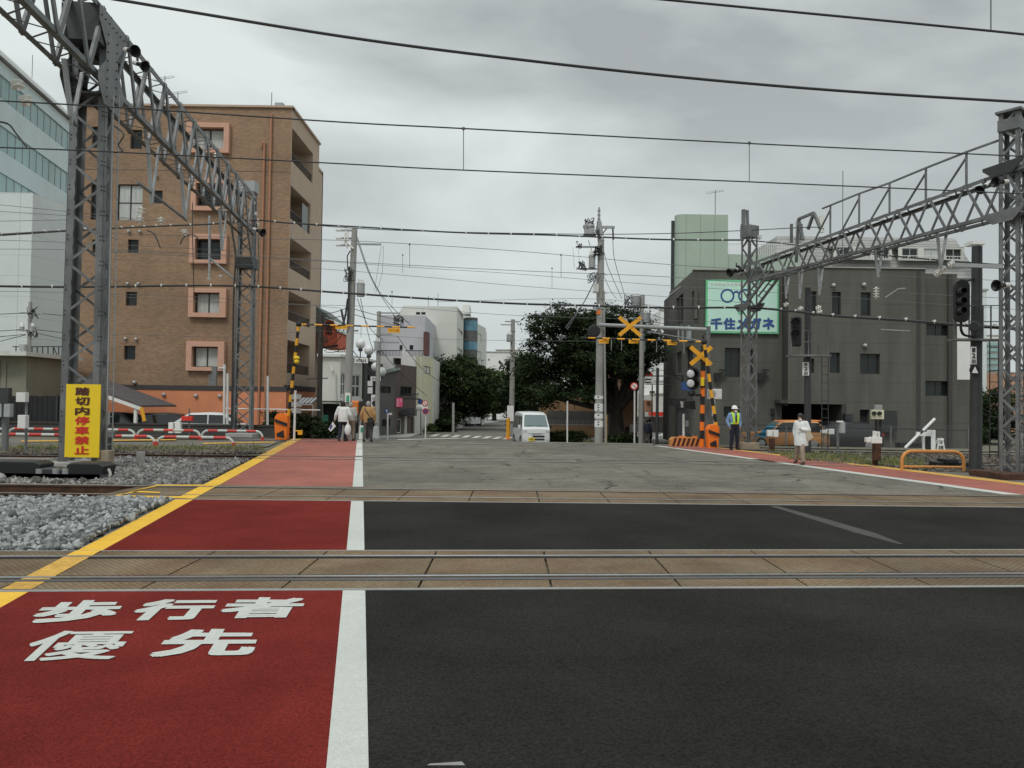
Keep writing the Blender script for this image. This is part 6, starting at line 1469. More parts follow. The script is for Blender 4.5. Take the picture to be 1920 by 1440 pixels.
# ---------------------------------------------------------------- vehicles
def XF(mb, M): mb.v = [tuple(M @ Vector(v)) for v in mb.v]; return mb
def vehicle(name, label, cat, loc, yaw, secs, W, col, wheels=(-1.1, 1.1), wr=.28, z0=.22, belt=.95, glass='glass_car', front=None, side_glass=None, plate=None, roofcol=None, scale=1):
    """secs: (y, top z, half width factor); front is towards -y"""
    loc = Vector(loc); t = thing(name, label, cat, loc); M = Matrix.Translation(loc) @ Matrix.Rotation(yaw, 4, 'Z') @ Matrix.Scale(scale, 4)
    mb = MB(); rings = []; hw = W/2
    for y, zt_, f in secs:
        b_ = min(belt, zt_-.06); w_ = hw*f; tw = w_*(1-.16*max(0, (zt_-b_))/.9)
        rings.append([(-w_*.94, y, z0), (-w_, y, z0+.12), (-w_*1.0, y, b_*.75), (-w_*.985, y, b_), (-tw, y, zt_-.10 if zt_-b_ > .15 else zt_-.03), (-tw*.86, y, zt_-.015), (0, y, zt_), (tw*.86, y, zt_-.015), (tw, y, zt_-.10 if zt_-b_ > .15 else zt_-.03), (w_*.985, y, b_), (w_, y, b_*.75), (w_, y, z0+.12), (w_*.94, y, z0)])
    n = 13; vs = [p for r_ in rings for p in r_]; fs = [(k*n+i, k*n+(i+1) % n, (k+1)*n+(i+1) % n, (k+1)*n+i) for k in range(len(rings)-1) for i in range(n)]
    fs += [tuple(range(n-1, -1, -1)), tuple(range((len(rings)-1)*n, len(rings)*n))]
    mb.add(vs, fs); fs_ = mb.f
    body = XF(mb, M).build('body', col, t, smooth=True)
    for y in wheels:
        for s in (-1, 1):
            m_ = MB(); m_.lathe((s*(hw-.09), y, wr), [(wr*.82, -.085), (wr, -.07), (wr, .07), (wr*.82, .085)], 20, (s, 0, 0)); w__ = XF(m_, M).build('wheel', 'tyre', t, smooth=True)
            m_ = MB(); m_.lathe((s*(hw-.005), y, wr), [(wr*.66, -.01), (wr*.62, .012), (wr*.2, .02)], 14, (s, 0, 0)); XF(m_, M).build('rim', 'rim', w__)
            m_ = MB(); m_.lathe((s*(hw+.002), y, wr+.02), [(wr*1.16, -.03), (wr*1.16, .004)], 20, (s, 0, 0)); XF(m_, M).build('wheel_arch', 'black_matte', t) if False else None
    return t, M, hw
def vquad(t, M, name, pts, m, th=.012, nrm=None, parent=None):
    a = [Vector(p) for p in pts]; nv = (a[1]-a[0]).cross(a[2]-a[0]).normalized()
    if nrm is not None and nv.dot(Vector(nrm)) < 0: nv = -nv
    mb = MB(); mb.prism([p+nv*.004 for p in a], nv*th); return XF(mb, M).build(name, m, parent or t)
loc = base(995, 45.0)
secs = [(-1.68, .80, .90), (-1.66, .98, .96), (-1.58, 1.06, .99), (-1.10, 1.78, 1.0), (-.9, 1.86, 1.0), (.4, 1.90, 1.0), (1.45, 1.88, 1.0), (1.62, 1.80, .98), (1.68, .9, .95)]
t, M, hw = vehicle('kei_van', 'white kei van with yellow number plate coming towards the crossing', 'van', loc, R(9), secs, 1.5, 'car_white', scale=1.06)
ws = vquad(t, M, 'windscreen', [(-.64, -1.545, 1.10), (.64, -1.545, 1.10), (.56, -1.14, 1.71), (-.56, -1.14, 1.71)], 'glass_car', nrm=(0, -1, .5))
for s in (-1, 1): 
    vquad(t, M, 'side_window', [(s*.738, -1.32, 1.02), (s*.738, -.55, 1.0), (s*.665, -.6, 1.66), (s*.672, -1.05, 1.62)], 'glass_car_dark', nrm=(s, 0, 0)); vquad(t, M, 'side_window', [(s*.738, -.45, 1.0), (s*.738, .55, 1.0), (s*.665, .55, 1.66), (s*.665, -.45, 1.66)], 'glass_car_dark', nrm=(s, 0, 0)); vquad(t, M, 'side_window', [(s*.738, .65, 1.0), (s*.735, 1.5, 1.0), (s*.665, 1.45, 1.66), (s*.665, .65, 1.66)], 'glass_car_dark', nrm=(s, 0, 0))
    mb = MB(); mb.box((s*.60, -1.66, .86), (.24, .05, .17)); XF(mb, M).build('headlight', 'lamp_glass', t, bevel=.02)
    mb = MB(); mb.box((s*.84, -1.22, 1.08), (.13, .08, .2)); XF(mb, M).build('wing_mirror', 'black' if s > 0 else 'car_white', t, bevel=.02)
    mb = MB(); mb.lathe((s*.62, -1.69, .42), [(.055, 0), (.05, .02)], 12, (0, -1, 0)); XF(mb, M).build('fog_lamp', 'lamp_glass', t)
    for y in (-1.1, 1.1): 
        mb = MB(); mb.lathe((s*.742, y, .30), [(.34, -.02), (.34, .012)], 20, (s, 0, 0)); XF(mb, M).build('wheel_arch', 'black_matte', t)
for z, h_ in ((.60, .085), (.44, .075)): mb = MB(); mb.box((.12, -1.695, z), (.62, .03, h_)); XF(mb, M).build('grille', 'black', t)
mb = MB(); mb.box((0, -1.68, .75), (.9, .03, .018)); mb.box((0, -1.685, .715), (.5, .02, .03)); XF(mb, M).build('badge_bar', 'rim', t)
mb = MB(); mb.box((-.26, -1.72, .44), (.33, .015, .165)); pl_ = XF(mb, M).build('number_plate', 'sign_yellow', t); mb = MB(); 
for k in range(4): mb.box((-.36+k*.065, -1.731, .43), (.04, .006, .06))
mb.box((-.26, -1.731, .495), (.12, .006, .03)); XF(mb, M).build('lettering', 'text_black', pl_)
mb = MB(); mb.bar((-.5, -1.56, 1.14), (.0, -1.5, 1.17), .015); mb.bar((.05, -1.56, 1.14), (.5, -1.5, 1.17), .015); XF(mb, M).build('wiper', 'black', t)
# tan old station wagon behind the wire fence
loc = Vector((P(1468, 840, 36.5).x, 36.5, -.2)); 
secs = [(-2.3, .70, .9), (-2.25, .86, .95), (-1.2, .95, .99), (-1.0, .98, 1), (-.35, 1.52, 1.0), (.0, 1.58, 1), (1.7, 1.56, 1.0), (2.2, 1.0, .98), (2.3, .9, .92), (2.32, .6, .9)]
t, M, hw = vehicle('station_wagon', 'old tan station wagon with an orange roof parked behind the gantry foot', 'car', loc, R(-90), secs, 1.6, 'car_tan', wheels=(-1.45, 1.45), wr=.31, scale=.84)
mb = MB(); mb.prism([(-.62, -.3, 1.50), (.62, -.3, 1.50), (.62, 1.9, 1.545), (-.62, 1.9, 1.545)], (0, 0, .07)); XF(mb, M).build('roof', 'car_roof_orange', t, bevel=.03)
for s in (-1, 1):
    vquad(t, M, 'side_window', [(s*.80, -.85, .96), (s*.80, .45, .96), (s*.735, .45, 1.46), (s*.735, -.3, 1.46)], 'glass_car_dark', nrm=(s, 0, 0)); vquad(t, M, 'side_window', [(s*.80, .52, .96), (s*.80, 2.0, .96), (s*.735, 1.7, 1.46), (s*.735, .52, 1.46)], 'glass_car_dark', nrm=(s, 0, 0))
    mb = MB(); mb.lathe((s*.62, -2.27, .66), [(.1, 0), (.09, .03)], 12, (0, -1, 0)); XF(mb, M).build('headlight', 'lamp_glass', t)
    mb = MB(); mb.box((s*.805, 0, .78), (.01, 3.9, .03)); XF(mb, M).build('side_trim', 'rim', t)
mb = MB(); mb.box((-.806, -.5, 1.0), (.02, .6, .03)); 
vquad(t, M, 'windscreen', [(-.62, -.98, .99), (.62, -.98, .99), (.58, -.36, 1.49), (-.58, -.36, 1.49)], 'glass_car', nrm=(0, -1, .5))
sh_ = thing('tarpaulin', 'blue plastic sheet draped over the bonnet of the tan wagon', 'tarpaulin', loc+Vector((-1.2, 0, 1))); mb = MB()
a, b = P(1419, 818, 35.6), P(1440, 796, 35.6)
for k in range(10):
    u0, u1 = k/10, (k+1)/10; f = lambda u, v: a.lerp(b, u)+Vector((.35*v, .12*v+.05*math.sin(u*14+v*4), -.06*v)); mb.quad(f(u0, 0), f(u0, 1.2), f(u1, 1.2), f(u1, 0))
mb.build('sheet', 'blue_sheet', sh_)
# parked cars at left
csecs = [(-2.0, .62, .88), (-1.95, .78, .94), (-1.1, .92, .98), (-.45, 1.40, 1), (.2, 1.46, 1), (1.2, 1.42, 1), (1.85, 1.0, .97), (2.0, .8, .9)]
def simple_car(label, px, d, yaw, col, z=None, sc=1):
    loc = base(px, d); t, M, hw = vehicle('parked_car', label, 'car', loc if z is None else Vector((loc.x, loc.y, z)), yaw, csecs, 1.65, col, wheels=(-1.25, 1.25), wr=.3, scale=sc)
    vquad(t, M, 'windscreen', [(-.66, -1.05, .95), (.66, -1.05, .95), (.58, -.5, 1.35), (-.58, -.5, 1.35)], 'glass_car_dark', nrm=(0, -1, .5))
    vquad(t, M, 'rear_window', [(-.62, 1.72, 1.06), (.62, 1.72, 1.06), (.58, 1.28, 1.36), (-.58, 1.28, 1.36)], 'glass_car_dark', nrm=(0, 1, .5))
    for s in (-1, 1):
        vquad(t, M, 'side_window', [(s*.815, -.9, .93), (s*.82, .25, .93), (s*.75, .25, 1.34), (s*.755, -.4, 1.33)], 'glass_car_dark', nrm=(s, 0, 0)); vquad(t, M, 'side_window', [(s*.82, .32, .93), (s*.815, 1.6, .96), (s*.75, 1.15, 1.33), (s*.75, .32, 1.34)], 'glass_car_dark', nrm=(s, 0, 0))
        mb = MB(); mb.box((s*.6, -1.97, .68), (.3, .05, .12)); XF(mb, M).build('headlight', 'lamp_glass', t); mb = MB(); mb.box((s*.68, 1.95, .82), (.2, .05, .14)); XF(mb, M).build('tail_light', 'sign_red', t)
    return t
simple_car('white car parked behind the dark wall left of the far gantry column', 410, 39.5, R(95), 'car_white', sc=1.05, z=-.45)
simple_car('black car parked under the carport', 228, 40.5, R(80), 'car_dark', z=-.45)
simple_car('dark hatchback parked beside the orange wall', 322, 41, R(100), 'car_dark', z=-.45)
simple_car('white car parked on the left of the avenue below the tree', 856, 84, R(60), 'car_white', sc=1.25)
simple_car('small white car half hidden at the left avenue kerb', 823, 88, R(75), 'car_white', sc=1.1)

simple_car('dark car parked in the garage mouth behind the walking woman', 1568, 38.3, R(-90), 'car_dark', z=-.35)
# ---------------------------------------------------------------- striped things, gates, barriers
def striped(mb, pts, r, seg, n=8, start=0):
    """one tube along pts, alternating material 0 and 1"""
    k = start
    for p, q in zip(pts, pts[1:]):
        p, q = Vector(p), Vector(q); L = (q-p).length; c = max(1, int(round(L/seg)))
        for i in range(c): mb.mi = k % 2; mb.tube(p.lerp(q, i/c), p.lerp(q, (i+1)/c), r, n=n, cap=(i in (0, c-1))); k += 1
    return k
def cross_sign(parent, c, size, wd=.17):
    for s in (-1, 1):
        mb = MB(); a = R(40)*s; dx, dz = math.cos(a)*size/2, math.sin(a)*size/2; nx, nz_ = -math.sin(a)*wd/2, math.cos(a)*wd/2; o = (s+1)*.014
        mb.prism([(c[0]-dx-nx, c[1]-o, c[2]-dz-nz_), (c[0]+dx-nx, c[1]-o, c[2]+dz-nz_), (c[0]+dx+nx, c[1]-o, c[2]+dz+nz_), (c[0]-dx+nx, c[1]-o, c[2]-dz+nz_)], (0, -.02, 0)); mb.build('cross_board', 'stripe_yellow', parent)
def gate_machine(label, px, x0, x1, y0, y1, d, arm, hor, plates, drops=()):
    b = base(px, d); t = thing('crossing_gate', label, 'crossing gate', b); p0, p1 = P(x0, y0, d), P(x1, y1, d); W = p1.x-p0.x; H = p0.z-b.z; X = p0.x
    mb = MB(); mb.prism([(X+W*.1, d-.22, b.z), (X+W*.9, d-.22, b.z), (X+W*1.0, d-.22, b.z+H*.55), (X+W*1.0, d-.22, b.z+H*.9), (X+W*.7, d-.22, b.z+H), (X+W*.2, d-.22, b.z+H*.97), (X, d-.22, b.z+H*.8), (X+W*.03, d-.22, b.z+H*.5)], (0, .44, 0)); mb.build('housing', 'gate_orange', t, bevel=.025)
    mb = MB(); mb.prism([(X+W*.06, d-.235, b.z+H*.78), (X+W*1.0, d-.235, b.z+H*.62), (X+W*1.0, d-.235, b.z+H*.5), (X+W*.1, d-.235, b.z+H*.66)], (0, -.06, 0)); mb.prism([(X+W*.25, d-.235, b.z+H*.12), (X+W*.8, d-.235, b.z+H*.08), (X+W*.72, d-.235, b.z+H*.36), (X+W*.22, d-.235, b.z+H*.24)], (0, -.02, 0)); mb.build('black_panel', 'black', t)
    mb = MB(); striped(mb, [P(*arm[0], d-.1), P(*arm[1], d-.1)], .07, .32); mb.build('gate_arm', ['stripe_yellow', 'black'], t)
    mb = MB(); mb.ell(P(*arm[1], d-.1), .13, 10, 6); mb.bar(P(*arm[1], d-.1), P(arm[1][0]-2, arm[1][1]-12, d-.1), .06); mb.build('elbow_joint', 'black', t)
    e = P(*hor[1], hor[2]); mb = MB(); striped(mb, [P(*arm[1], d-.1), e], .036, .34); o = mb.build('gate_arm', ['stripe_yellow', 'black'], t)
    for k, (xa, xb, ya, yb) in enumerate(plates):
        f = ((xa+xb)/2-arm[1][0])/(hor[1][0]-arm[1][0]); dd = d-.1+(hor[2]-d+.1)*f; q0, q1 = P(xa, ya, dd), P(xb, yb, dd); mb = MB(); mb.b6(q0.x, q1.x, dd-.02, dd+.02, q1.z, q0.z); w_ = mb.build('warning_plate', 'plate_orange', t)
        mb = MB(); put_text(mb, 'ふみきり注意', (q0.x+.05, dd-.03, q0.z-.05), (q1.x-.05, dd-.03, q0.z-.05), (q1.x-.05, dd-.03, q1.z+.05), (q0.x+.05, dd-.03, q1.z+.05)); mb.build('lettering', 'text_brown', w_)
    for x in drops:
        f = (x-arm[1][0])/(hor[1][0]-arm[1][0]); dd = d-.1+(hor[2]-d+.1)*f; q = P(*arm[1], d-.1).lerp(e, f); mb = MB(); mb.tube(q, q-Vector((0, 0, .5)), .014, n=5); mb.build('hanging_rod', 'steel_light', t)
    return t
gate_machine('left crossing gate with orange housing and folded arm raised', 529, 517, 541, 774, 824, 34.2, ((541, 780), (560, 608)), ('h', (778, 614), 34.8), ((629, 651, 611, 617), (727, 750, 615, 624)), (676,))
gate_machine('right crossing gate with orange housing beside the striped post', 1335, 1324, 1346, 795, 840, 31.8, ((1344, 806), (1320, 641)), ('h', (1090, 633), 34.5), ((1123, 1141, 636, 644), (1179, 1197, 636, 644), (1251, 1269, 639, 647)), (1150, 1170, 1214, 1236, 1285))
# left: small amber lamp and marker on the gate arm, white post with orange box
t = thing('warning_lamp', 'small yellow lamp pair clipped to the left gate arm', 'lamp', P(556, 675, 34)); mb = MB(); mb.ell(P(556, 671, 33.9), (.14, .12, .09), 10, 6); mb.ell(P(556, 678, 33.9), (.12, .12, .1), 10, 6); mb.build('lens', 'sign_yellow', t, smooth=True)
t = thing('marker_post', 'white post with an orange lamp box beside the left gate', 'post', base(552, 33.6)); mb = MB(); mb.tube(base(552, 33.6), P(554, 732, 33.6), .05); mb.build('post', 'white_plastic', t); mb = MB(); mb.box(P(563, 811, 33.5), (.18, .16, .2)); mb.tube(P(552, 808, 33.6), P(563, 808, 33.6), .03); mb.build('lamp_box', 'stripe_yellow', t, bevel=.03)
mb = MB(); 
for y, w_ in ((744, .42), (758, .45), (770, .40)): mb.box(P(556, y, 33.9), (w_, .03, .22))
mb.build('sign_back', 'frame_alu', t)
# red and white pipe barriers at left
def pipe_barrier(label, xa, xb, yt, yb_a, yb_b, d, mats, seg=.45, r=.05, group='red and white pipe barriers', low=False):
    a, b = P(xa, yb_a, d), P(xb, yb_b, d); za = zb_ = gz(0, d); zt_ = P((xa+xb)/2, yt, d).z; L = b.x-a.x; k = .28
    t = thing('pipe_barrier', label, 'barrier', (a.x, d, za), group); pts = [Vector((a.x, d, za-.1)), Vector((a.x, d, zt_-k))]
    pts += [Vector((a.x+k*(1-math.cos(u)), d, zt_-k+k*math.sin(u))) for u in [math.pi/2*i/4 for i in range(1, 5)]]
    e_ = [Vector((b.x-k*(1-math.cos(u)), d, zt_-k+k*math.sin(u))) for u in [math.pi/2*i/4 for i in range(4, -1, -1)]]+[Vector((b.x, d, zb_-.1))]
    mb = MB()
    if len(mats) == 2:
        mb.mi = 0; mb.path(pts, r, 8); mb.path(e_, r, 8); mid0, mid1 = pts[-1], e_[0]; striped(mb, [mid0, mid1], r*1.06, (mid1-mid0).length/5, start=1)
        mb.mi = 1; mb.tube((a.x, d, za-.1), (a.x, d, za+.16), r*1.25); mb.tube((b.x, d, za-.1), (b.x, d, za+.16), r*1.25)
    else: mb.path(pts+e_, r, 10)
    o = mb.build('pipe', mats, t, smooth=len(mats) == 1)
    if low: m2 = MB(); m2.tube((a.x, d, za+.12), (b.x, d, za+.12), r*.7); m2.build('lower_pipe', mats, t)
    return t
for i, (xa, xb) in enumerate(((-130, 12), (15, 130), (133, 253), (257, 375), (378, 492))):
    pipe_barrier('%s red and white pipe barrier of the back row' % ('first from left', 'second from left', 'third from left', 'fourth from left', 'last')[i], xa, xb, 803+i*1.2, 824, 824, 33.2, ['paint_white', 'red_band'])
for i, (xa, xb) in enumerate(((-160, -12), (-8, 140), (144, 290), (294, 438))):
    pipe_barrier('%s red and white pipe barrier of the front row' % ('leftmost', 'second', 'third', 'rightmost')[i], xa, xb, 812+i*2.6, 836, 836, 28.5, ['paint_white', 'red_band'])
pipe_barrier('orange pipe guard rail beside the right footway', 1691, 1807, 846, 877, 880, 21.9, ['rail_orange'], r=.045, group='orange guard rail', low=True)
# big striped concrete block right
b = base(1286, 33.2); t = thing('striped_block', 'black and orange striped concrete block at the road edge', 'bollard block', b); p0, p1 = P(1259, 820, 33.2), P(1312, 841, 33.2); z1, z0 = p0.z, b.z
mb = MB(); W = p1.x-p0.x; mb.prism([(p0.x, 33.2, z0), (p1.x, 33.2, z0), (p1.x, 33.2, z1-.08), (p1.x-.1, 33.2, z1), (p0.x+.12, 33.2, z1), (p0.x, 33.2, z1-.1)], (0, .6, 0)); mb.build('block', 'rail_orange', t)
mb = MB()
for k in range(6): x = p0.x+.02+k*W/6.2; mb.prism([(x, 33.195, z0+.01), (x+.11, 33.195, z0+.01), (x+.22, 33.195, z1-.03), (x+.11, 33.195, z1-.03)], (0, -.006, 0))
mb.build('stripe', 'text_brown', t)
mb = MB(); mb.bar((p0.x+.35, 33.4, z1+.03), (p0.x+.65, 33.4, z1+.03), .12, .06); mb.bar((p0.x+.95, 33.4, z1+.03), (p0.x+1.15, 33.4, z1+.03), .12, .06); mb.build('lifting_bar', 'orange_box', t)
# warning post with cross and lamps
D = 32.6; b = base(1316, D); t = thing('crossing_warning_post', 'black and orange striped post with crossed boards and black signal lamps', 'warning signal', b); mb = MB(); striped(mb, [b, P(1319, 648, D)], .095, .36, 12); mb.build('post', ['gate_orange', 'black'], t)
c = P(1314, 667, D-.2); cross_sign(t, c, 1.15, .18); mb = MB(); mb.lathe(P(1319, 679, D), [(.13, 0), (.14, .1), (.13, .16)], 12); mb.build('bell', 'black', t, smooth=True)
for y in (701, 719):
    c = P(1300, y, D-.1); mb = MB(); mb.lathe(c, [(.14, -.12), (.27, -.1), (.27, 0), (.25, .02)], 18, (0, -1, 0)); mb.lathe(c, [(.2, .02), (.21, .22), (.19, .22), (.18, .02)], 16, (-.2, -1, -.1)); l = mb.build('lamp', 'black', t); mb = MB(); mb.ell(P(1295, y, D-.3), (.16, .05, .17), 12, 8); mb.build('lens', 'lamp_glass', l, smooth=True)
mb = MB(); mb.box(P(1317, 716, D-.16), (.16, .08, .36)); mb.build('direction_lamp', 'sign_yellow', t, bevel=.03)
mb = MB(); mb.lathe(P(1302, 738, D-.1), [(.1, 0), (.13, .2), (.1, .24)], 12, (-1, -.3, 0)); mb.box(P(1310, 741, D-.05), (.25, .06, .1)); mb.build('small_lamp', 'black', t)
t = thing('camera_box', 'white cased camera box with round lens beside the striped post', 'camera', P(1340, 740, 33)); mb = MB(); mb.box(P(1339.5, 739, 33), (.55, .4, .44)); mb.build('case', 'white_plastic', t, bevel=.03); mb = MB(); mb.lathe(P(1335, 738, 32.8), [(.16, -.02), (.15, .03)], 16, (0, -1, 0)); mb.build('lens_ring', 'grey_box', t); mb = MB(); mb.tube(base(1338, 33), P(1340, 750, 33), .03); mb.tube(P(1338, 780, 32.9), P(1338, 738, 32.9), .07); mb.build('post', 'white_plastic', t); mb = MB(); mb.box(P(1338, 775, 32.8), (.09, .03, .18)); mb.build('plate', 'sign_white', t)
t = thing('floodlight', 'black hooded floodlight box above the striped block', 'floodlight', P(1288, 760, 34)); mb = MB(); mb.prism([P(1280, 752, 34), P(1300, 751, 34), P(1301, 768, 34), P(1278, 764, 34)], (0, -.35, 0)); mb.build('case', 'black', t, bevel=.02); mb = MB(); mb.prism([P(1275, 752, 33.7), P(1281, 753, 33.7), P(1281, 764, 33.7), P(1277, 764, 33.7)], (0, -.03, 0)); mb.build('hood', 'frame_alu', t); mb = MB(); mb.tube(base(1300, 34.2), P(1299, 752, 34.2), .04); mb.build('pole', 'steel', t)
t = thing('white_post', 'white round post with a small meter behind the striped block', 'post', base(1282, 34.4)); mb = MB(); mb.tube(base(1282, 34.4), P(1282, 776, 34.4), .055); mb.build('post', 'white_plastic', t); mb = MB(); mb.box(P(1288, 794, 34.4), (.13, .1, .26)); mb.build('meter', 'grey_box', t); mb = MB(); mb.path([P(1288, 800, 34.3), P(1290, 812, 34.2), P(1296, 820, 34.2)], .02); mb.build('cable', 'wire', t)
t = thing('equipment_cabinet', 'grey equipment cabinet wall behind the floodlight', 'cabinet', base(1272, 38)); p0, p1 = P(1262, 747, 38), P(1276, 762, 38); mb = MB(); mb.b6(p0.x, p1.x+.3, 38, 38.8, p1.z, p0.z); mb.build('canopy', 'black', t); mb = MB(); mb.b6(P(1272, 770, 38.2).x, P(1292, 770, 38.2).x, 38.2, 38.7, -.4, P(1272, 765, 38).z); mb.build('case', 'steel_dark', t)
# overhead boom with second cross
D = 35.5; t = thing('overhang_boom', 'grey overhead pipe boom carrying orange crossed boards', 'sign boom', base(1330, 33.8)); mb = MB(); a, b_ = P(1124, 609, D+1.2), P(1326, 618, 33.8); mb.tube(a, b_, .085, n=12); mb.build('boom', 'steel_light', t); mb = MB(); mb.tube(base(1326, 33.8), P(1328, 612, 33.8), .1, n=12); mb.tube(P(1215, 622, 34.9), P(1318, 640, 33.9), .03); mb.build('post', 'steel', t)
cross_sign(t, P(1181, 612, 34.9), 1.28, .17)
mb = MB(); mb.lathe(P(1113, 621, 35.5), [(.12, 0), (.3, .05), (.3, .12), (.2, .14)], 20, (0, -1, 0)); mb.build('lamp_disc', 'black', t)
# yellow warning board left
D = 18.4; p0, p1 = P(124.5, 720, D), P(185, 858, D); t = thing('warning_board', 'upright yellow board with black and red characters on the near gantry column', 'sign', (p0.x, D, .1)); mb = MB(); mb.b6(p0.x, p1.x, D, D+.03, p1.z, p0.z); mb.build('board', 'sign_yellow', t)
for i, ch in enumerate('踏切内停車禁止'):
    yt = 726+i*18.35; mb = MB(); x = (155 - i*.25); put_text(mb, ch, P(x-13.5, yt, D-.012), P(x+13.5, yt, D-.012), P(x+13, yt+15.4, D-.012), P(x-14, yt+15.4, D-.012), bold=.032); mb.build('lettering', 'text_brown' if i < 3 else 'sign_red', t)
mb = MB(); mb.bar(P(150, 730, D+.06), P(150, 850, D+.06), .05); mb.build('bracket', 'steel', t)
# point machine and trackside gear at left
D = 16.7; t = thing('point_machine', 'black covered point machine beside the second track at left', 'track machine', P(90, 900, D)); 
for x0, x1, y0, y1, m_ in ((-30, 82, 862, 890, 'black'), (137, 200, 866, 890, 'black'), (82, 112, 876, 889, 'steel_dark')):
    q0, q1 = P(x0, y0, D), P(x1, y1, D); mb = MB(); mb.prism([(q0.x, D-.2, q1.z-.12), (q1.x, D-.2, q1.z-.12), (q1.x+.06, D-.2, q0.z-.06), (q1.x-.08, D-.2, q0.z), (q0.x+.06, D-.2, q0.z), (q0.x-.04, D-.2, q0.z-.06)], (0, .5, 0)); mb.build('cover', m_, t, bevel=.03)
mb = MB(); 
for x in (74, 105, 123): mb = MB(); mb.tube(P(x, 896, D-.2), P(x, 879, D-.2), .07, n=10); mb.build('rod_end', 'steel_light', t); mb = MB(); A_, B_ = P(2, 900, D-.45), P(186, 900, D-.45); mb.bar((A_.x, A_.y, .06), (B_.x, B_.y, .06), .10, .14); mb.bar((B_.x+.002, B_.y, .06), (B_.x+.12, B_.y+.1, .05), .08, .13); mb.build('side_beam', 'steel', t)
mb = MB(); mb.path(smooth([P(204, 880, D-.2), P(207, 890, D-.3), P(201, 900, D-.4), P(205, 912, D-.8)]), .03); mb.path(smooth([P(205, 914, D-.8), P(240, 908, D-.5), P(280, 904, D)]), .02); mb.build('hose', 'concrete', t)
def boxpost(label, name, px, d, ytop, boxes, post=.045, pm='steel', cat='track equipment', grp=None):
    b = base(px, d); t = thing(name, label, cat, b, grp); mb = MB(); mb.tube(b, P(px, ytop, d), post, n=8); mb.build('post', pm, t)
    for (x0, x1, y0, y1, m_) in boxes: q0, q1 = P(x0, y0, d-.06), P(x1, y1, d-.06); mb = MB(); mb.b6(q0.x, q1.x, d-.24, d-.05, q1.z, q0.z); mb.build('box', m_, t, bevel=.012)
    return t
boxpost('grey signal box on a stout post at the left edge', 'signal_box', 11, 24.5, 740, ((-6, 22, 727, 757, 'steel_dark'), (0, 9, 757, 782, 'grey_box'), (14, 25, 757, 782, 'grey_box')), .1)
boxpost('slim post with a pale square box and a lower plate', 'signal_box', 50, 23.8, 732, ((37, 54, 736, 754, 'white_plastic'), (40, 54, 778, 803, 'white_plastic')), .04)
boxpost('small grey box strapped low behind the yellow board', 'junction_box', 201, 23.2, 770, ((196, 206, 772, 797, 'grey_box'),), .03)
boxpost('tilted grey track device right of the yellow board', 'track_device', 206, 24.5, 812, ((200, 216, 808, 820, 'steel'), (203, 211, 820, 852, 'steel_dark')), .04)
boxpost('white twin marker boxes behind the red and white barriers', 'marker_box', 322, 34.6, 795, ((319, 327, 792, 812, 'sign_white'), (331, 341, 792, 812, 'sign_white')), .03)
boxpost('thin post with a small red plate before the parked cars', 'red_plate_post', 355, 35, 766, ((343, 363, 780, 789, 'sign_red'),), .03)
t = thing('marker_stone', 'short grey concrete marker between the tracks at left', 'marker', G(263, 874)); mb = MB(); mb.box(G(263, 874)+Vector((0, 0, .16)), (.16, .16, .42)); mb.build('stone', 'concrete', t, bevel=.01)
t = thing('concrete_stub', 'tan concrete block at the foot of the near left gantry column', 'block', G(198, 872)); mb = MB(); mb.box(P(198, 864, 18.6), (.28, .28, .5)); mb.build('stone', 'tan_conc', t, bevel=.01)
# right side trackside gear
boxpost('rusty stump carrying two white track boxes near the guard', 'track_box', 1446, 30.6, 822, ((1437, 1446, 806, 818, 'sign_white'), (1448, 1457, 806, 819, 'sign_white'), (1442, 1450, 822, 846, 'rust')), .08, 'rust')
boxpost('white twin track box on a dark stump beside the weeds', 'track_box', 1641, 23.6, 830, ((1621, 1628, 820, 829, 'sign_white'), (1629, 1649, 819, 831, 'sign_white'), (1636, 1639, 808, 820, 'sign_white'), (1642, 1645, 809, 820, 'sign_white'), (1636, 1647, 831, 863, 'rust')), .09, 'rust')
boxpost('white boxes on a bar behind the walking woman', 'track_box', 1552, 30.5, 808, ((1538, 1547, 806, 812, 'sign_white'), (1549, 1561, 804, 814, 'sign_white')), .04)
boxpost('grey capped post left of the twin lens lamp', 'grey_post', 1571, 27.5, 792, ((1568, 1578, 789, 792, 'sign_white'), (1572, 1581, 792, 812, 'grey_box')), .05)
t = boxpost('beige box with two dark round lenses on a pole', 'lens_box', 1643, 33, 762, ((1632, 1654, 768, 786, 'yellow_wall'), (1639, 1651, 759, 768, 'grey_box')), .05, 'black')
for x in (1638.5, 1648.5): mb = MB(); mb.lathe(P(x, 775, 32.74), [(.09, 0), (.08, .08)], 14, (0, -1, 0)); mb.build('lens', 'black', t)
t = thing('white_cabinet', 'white panel with a dark slot behind the orange guard rail', 'panel', base(1741, 31)); q0, q1 = P(1731, 806, 31), P(1754, 846, 31)
mb = MB(); mb.b6(q0.x+.2, q1.x, 31, 31.1, q1.z, q0.z); mb.b6(q0.x-.25, q0.x+.2, 31, 31.1, q0.z-.25, q0.z-.08); mb.b6(q0.x, q0.x+.06, 31, 31.1, q1.z, q0.z-.25); mb.build('panel', 'sign_white', t); mb = MB(); mb.b6(q0.x+.1, q0.x+.3, 30.98, 30.995, q1.z, q0.z-.25); mb.build('slot', 'black', t)
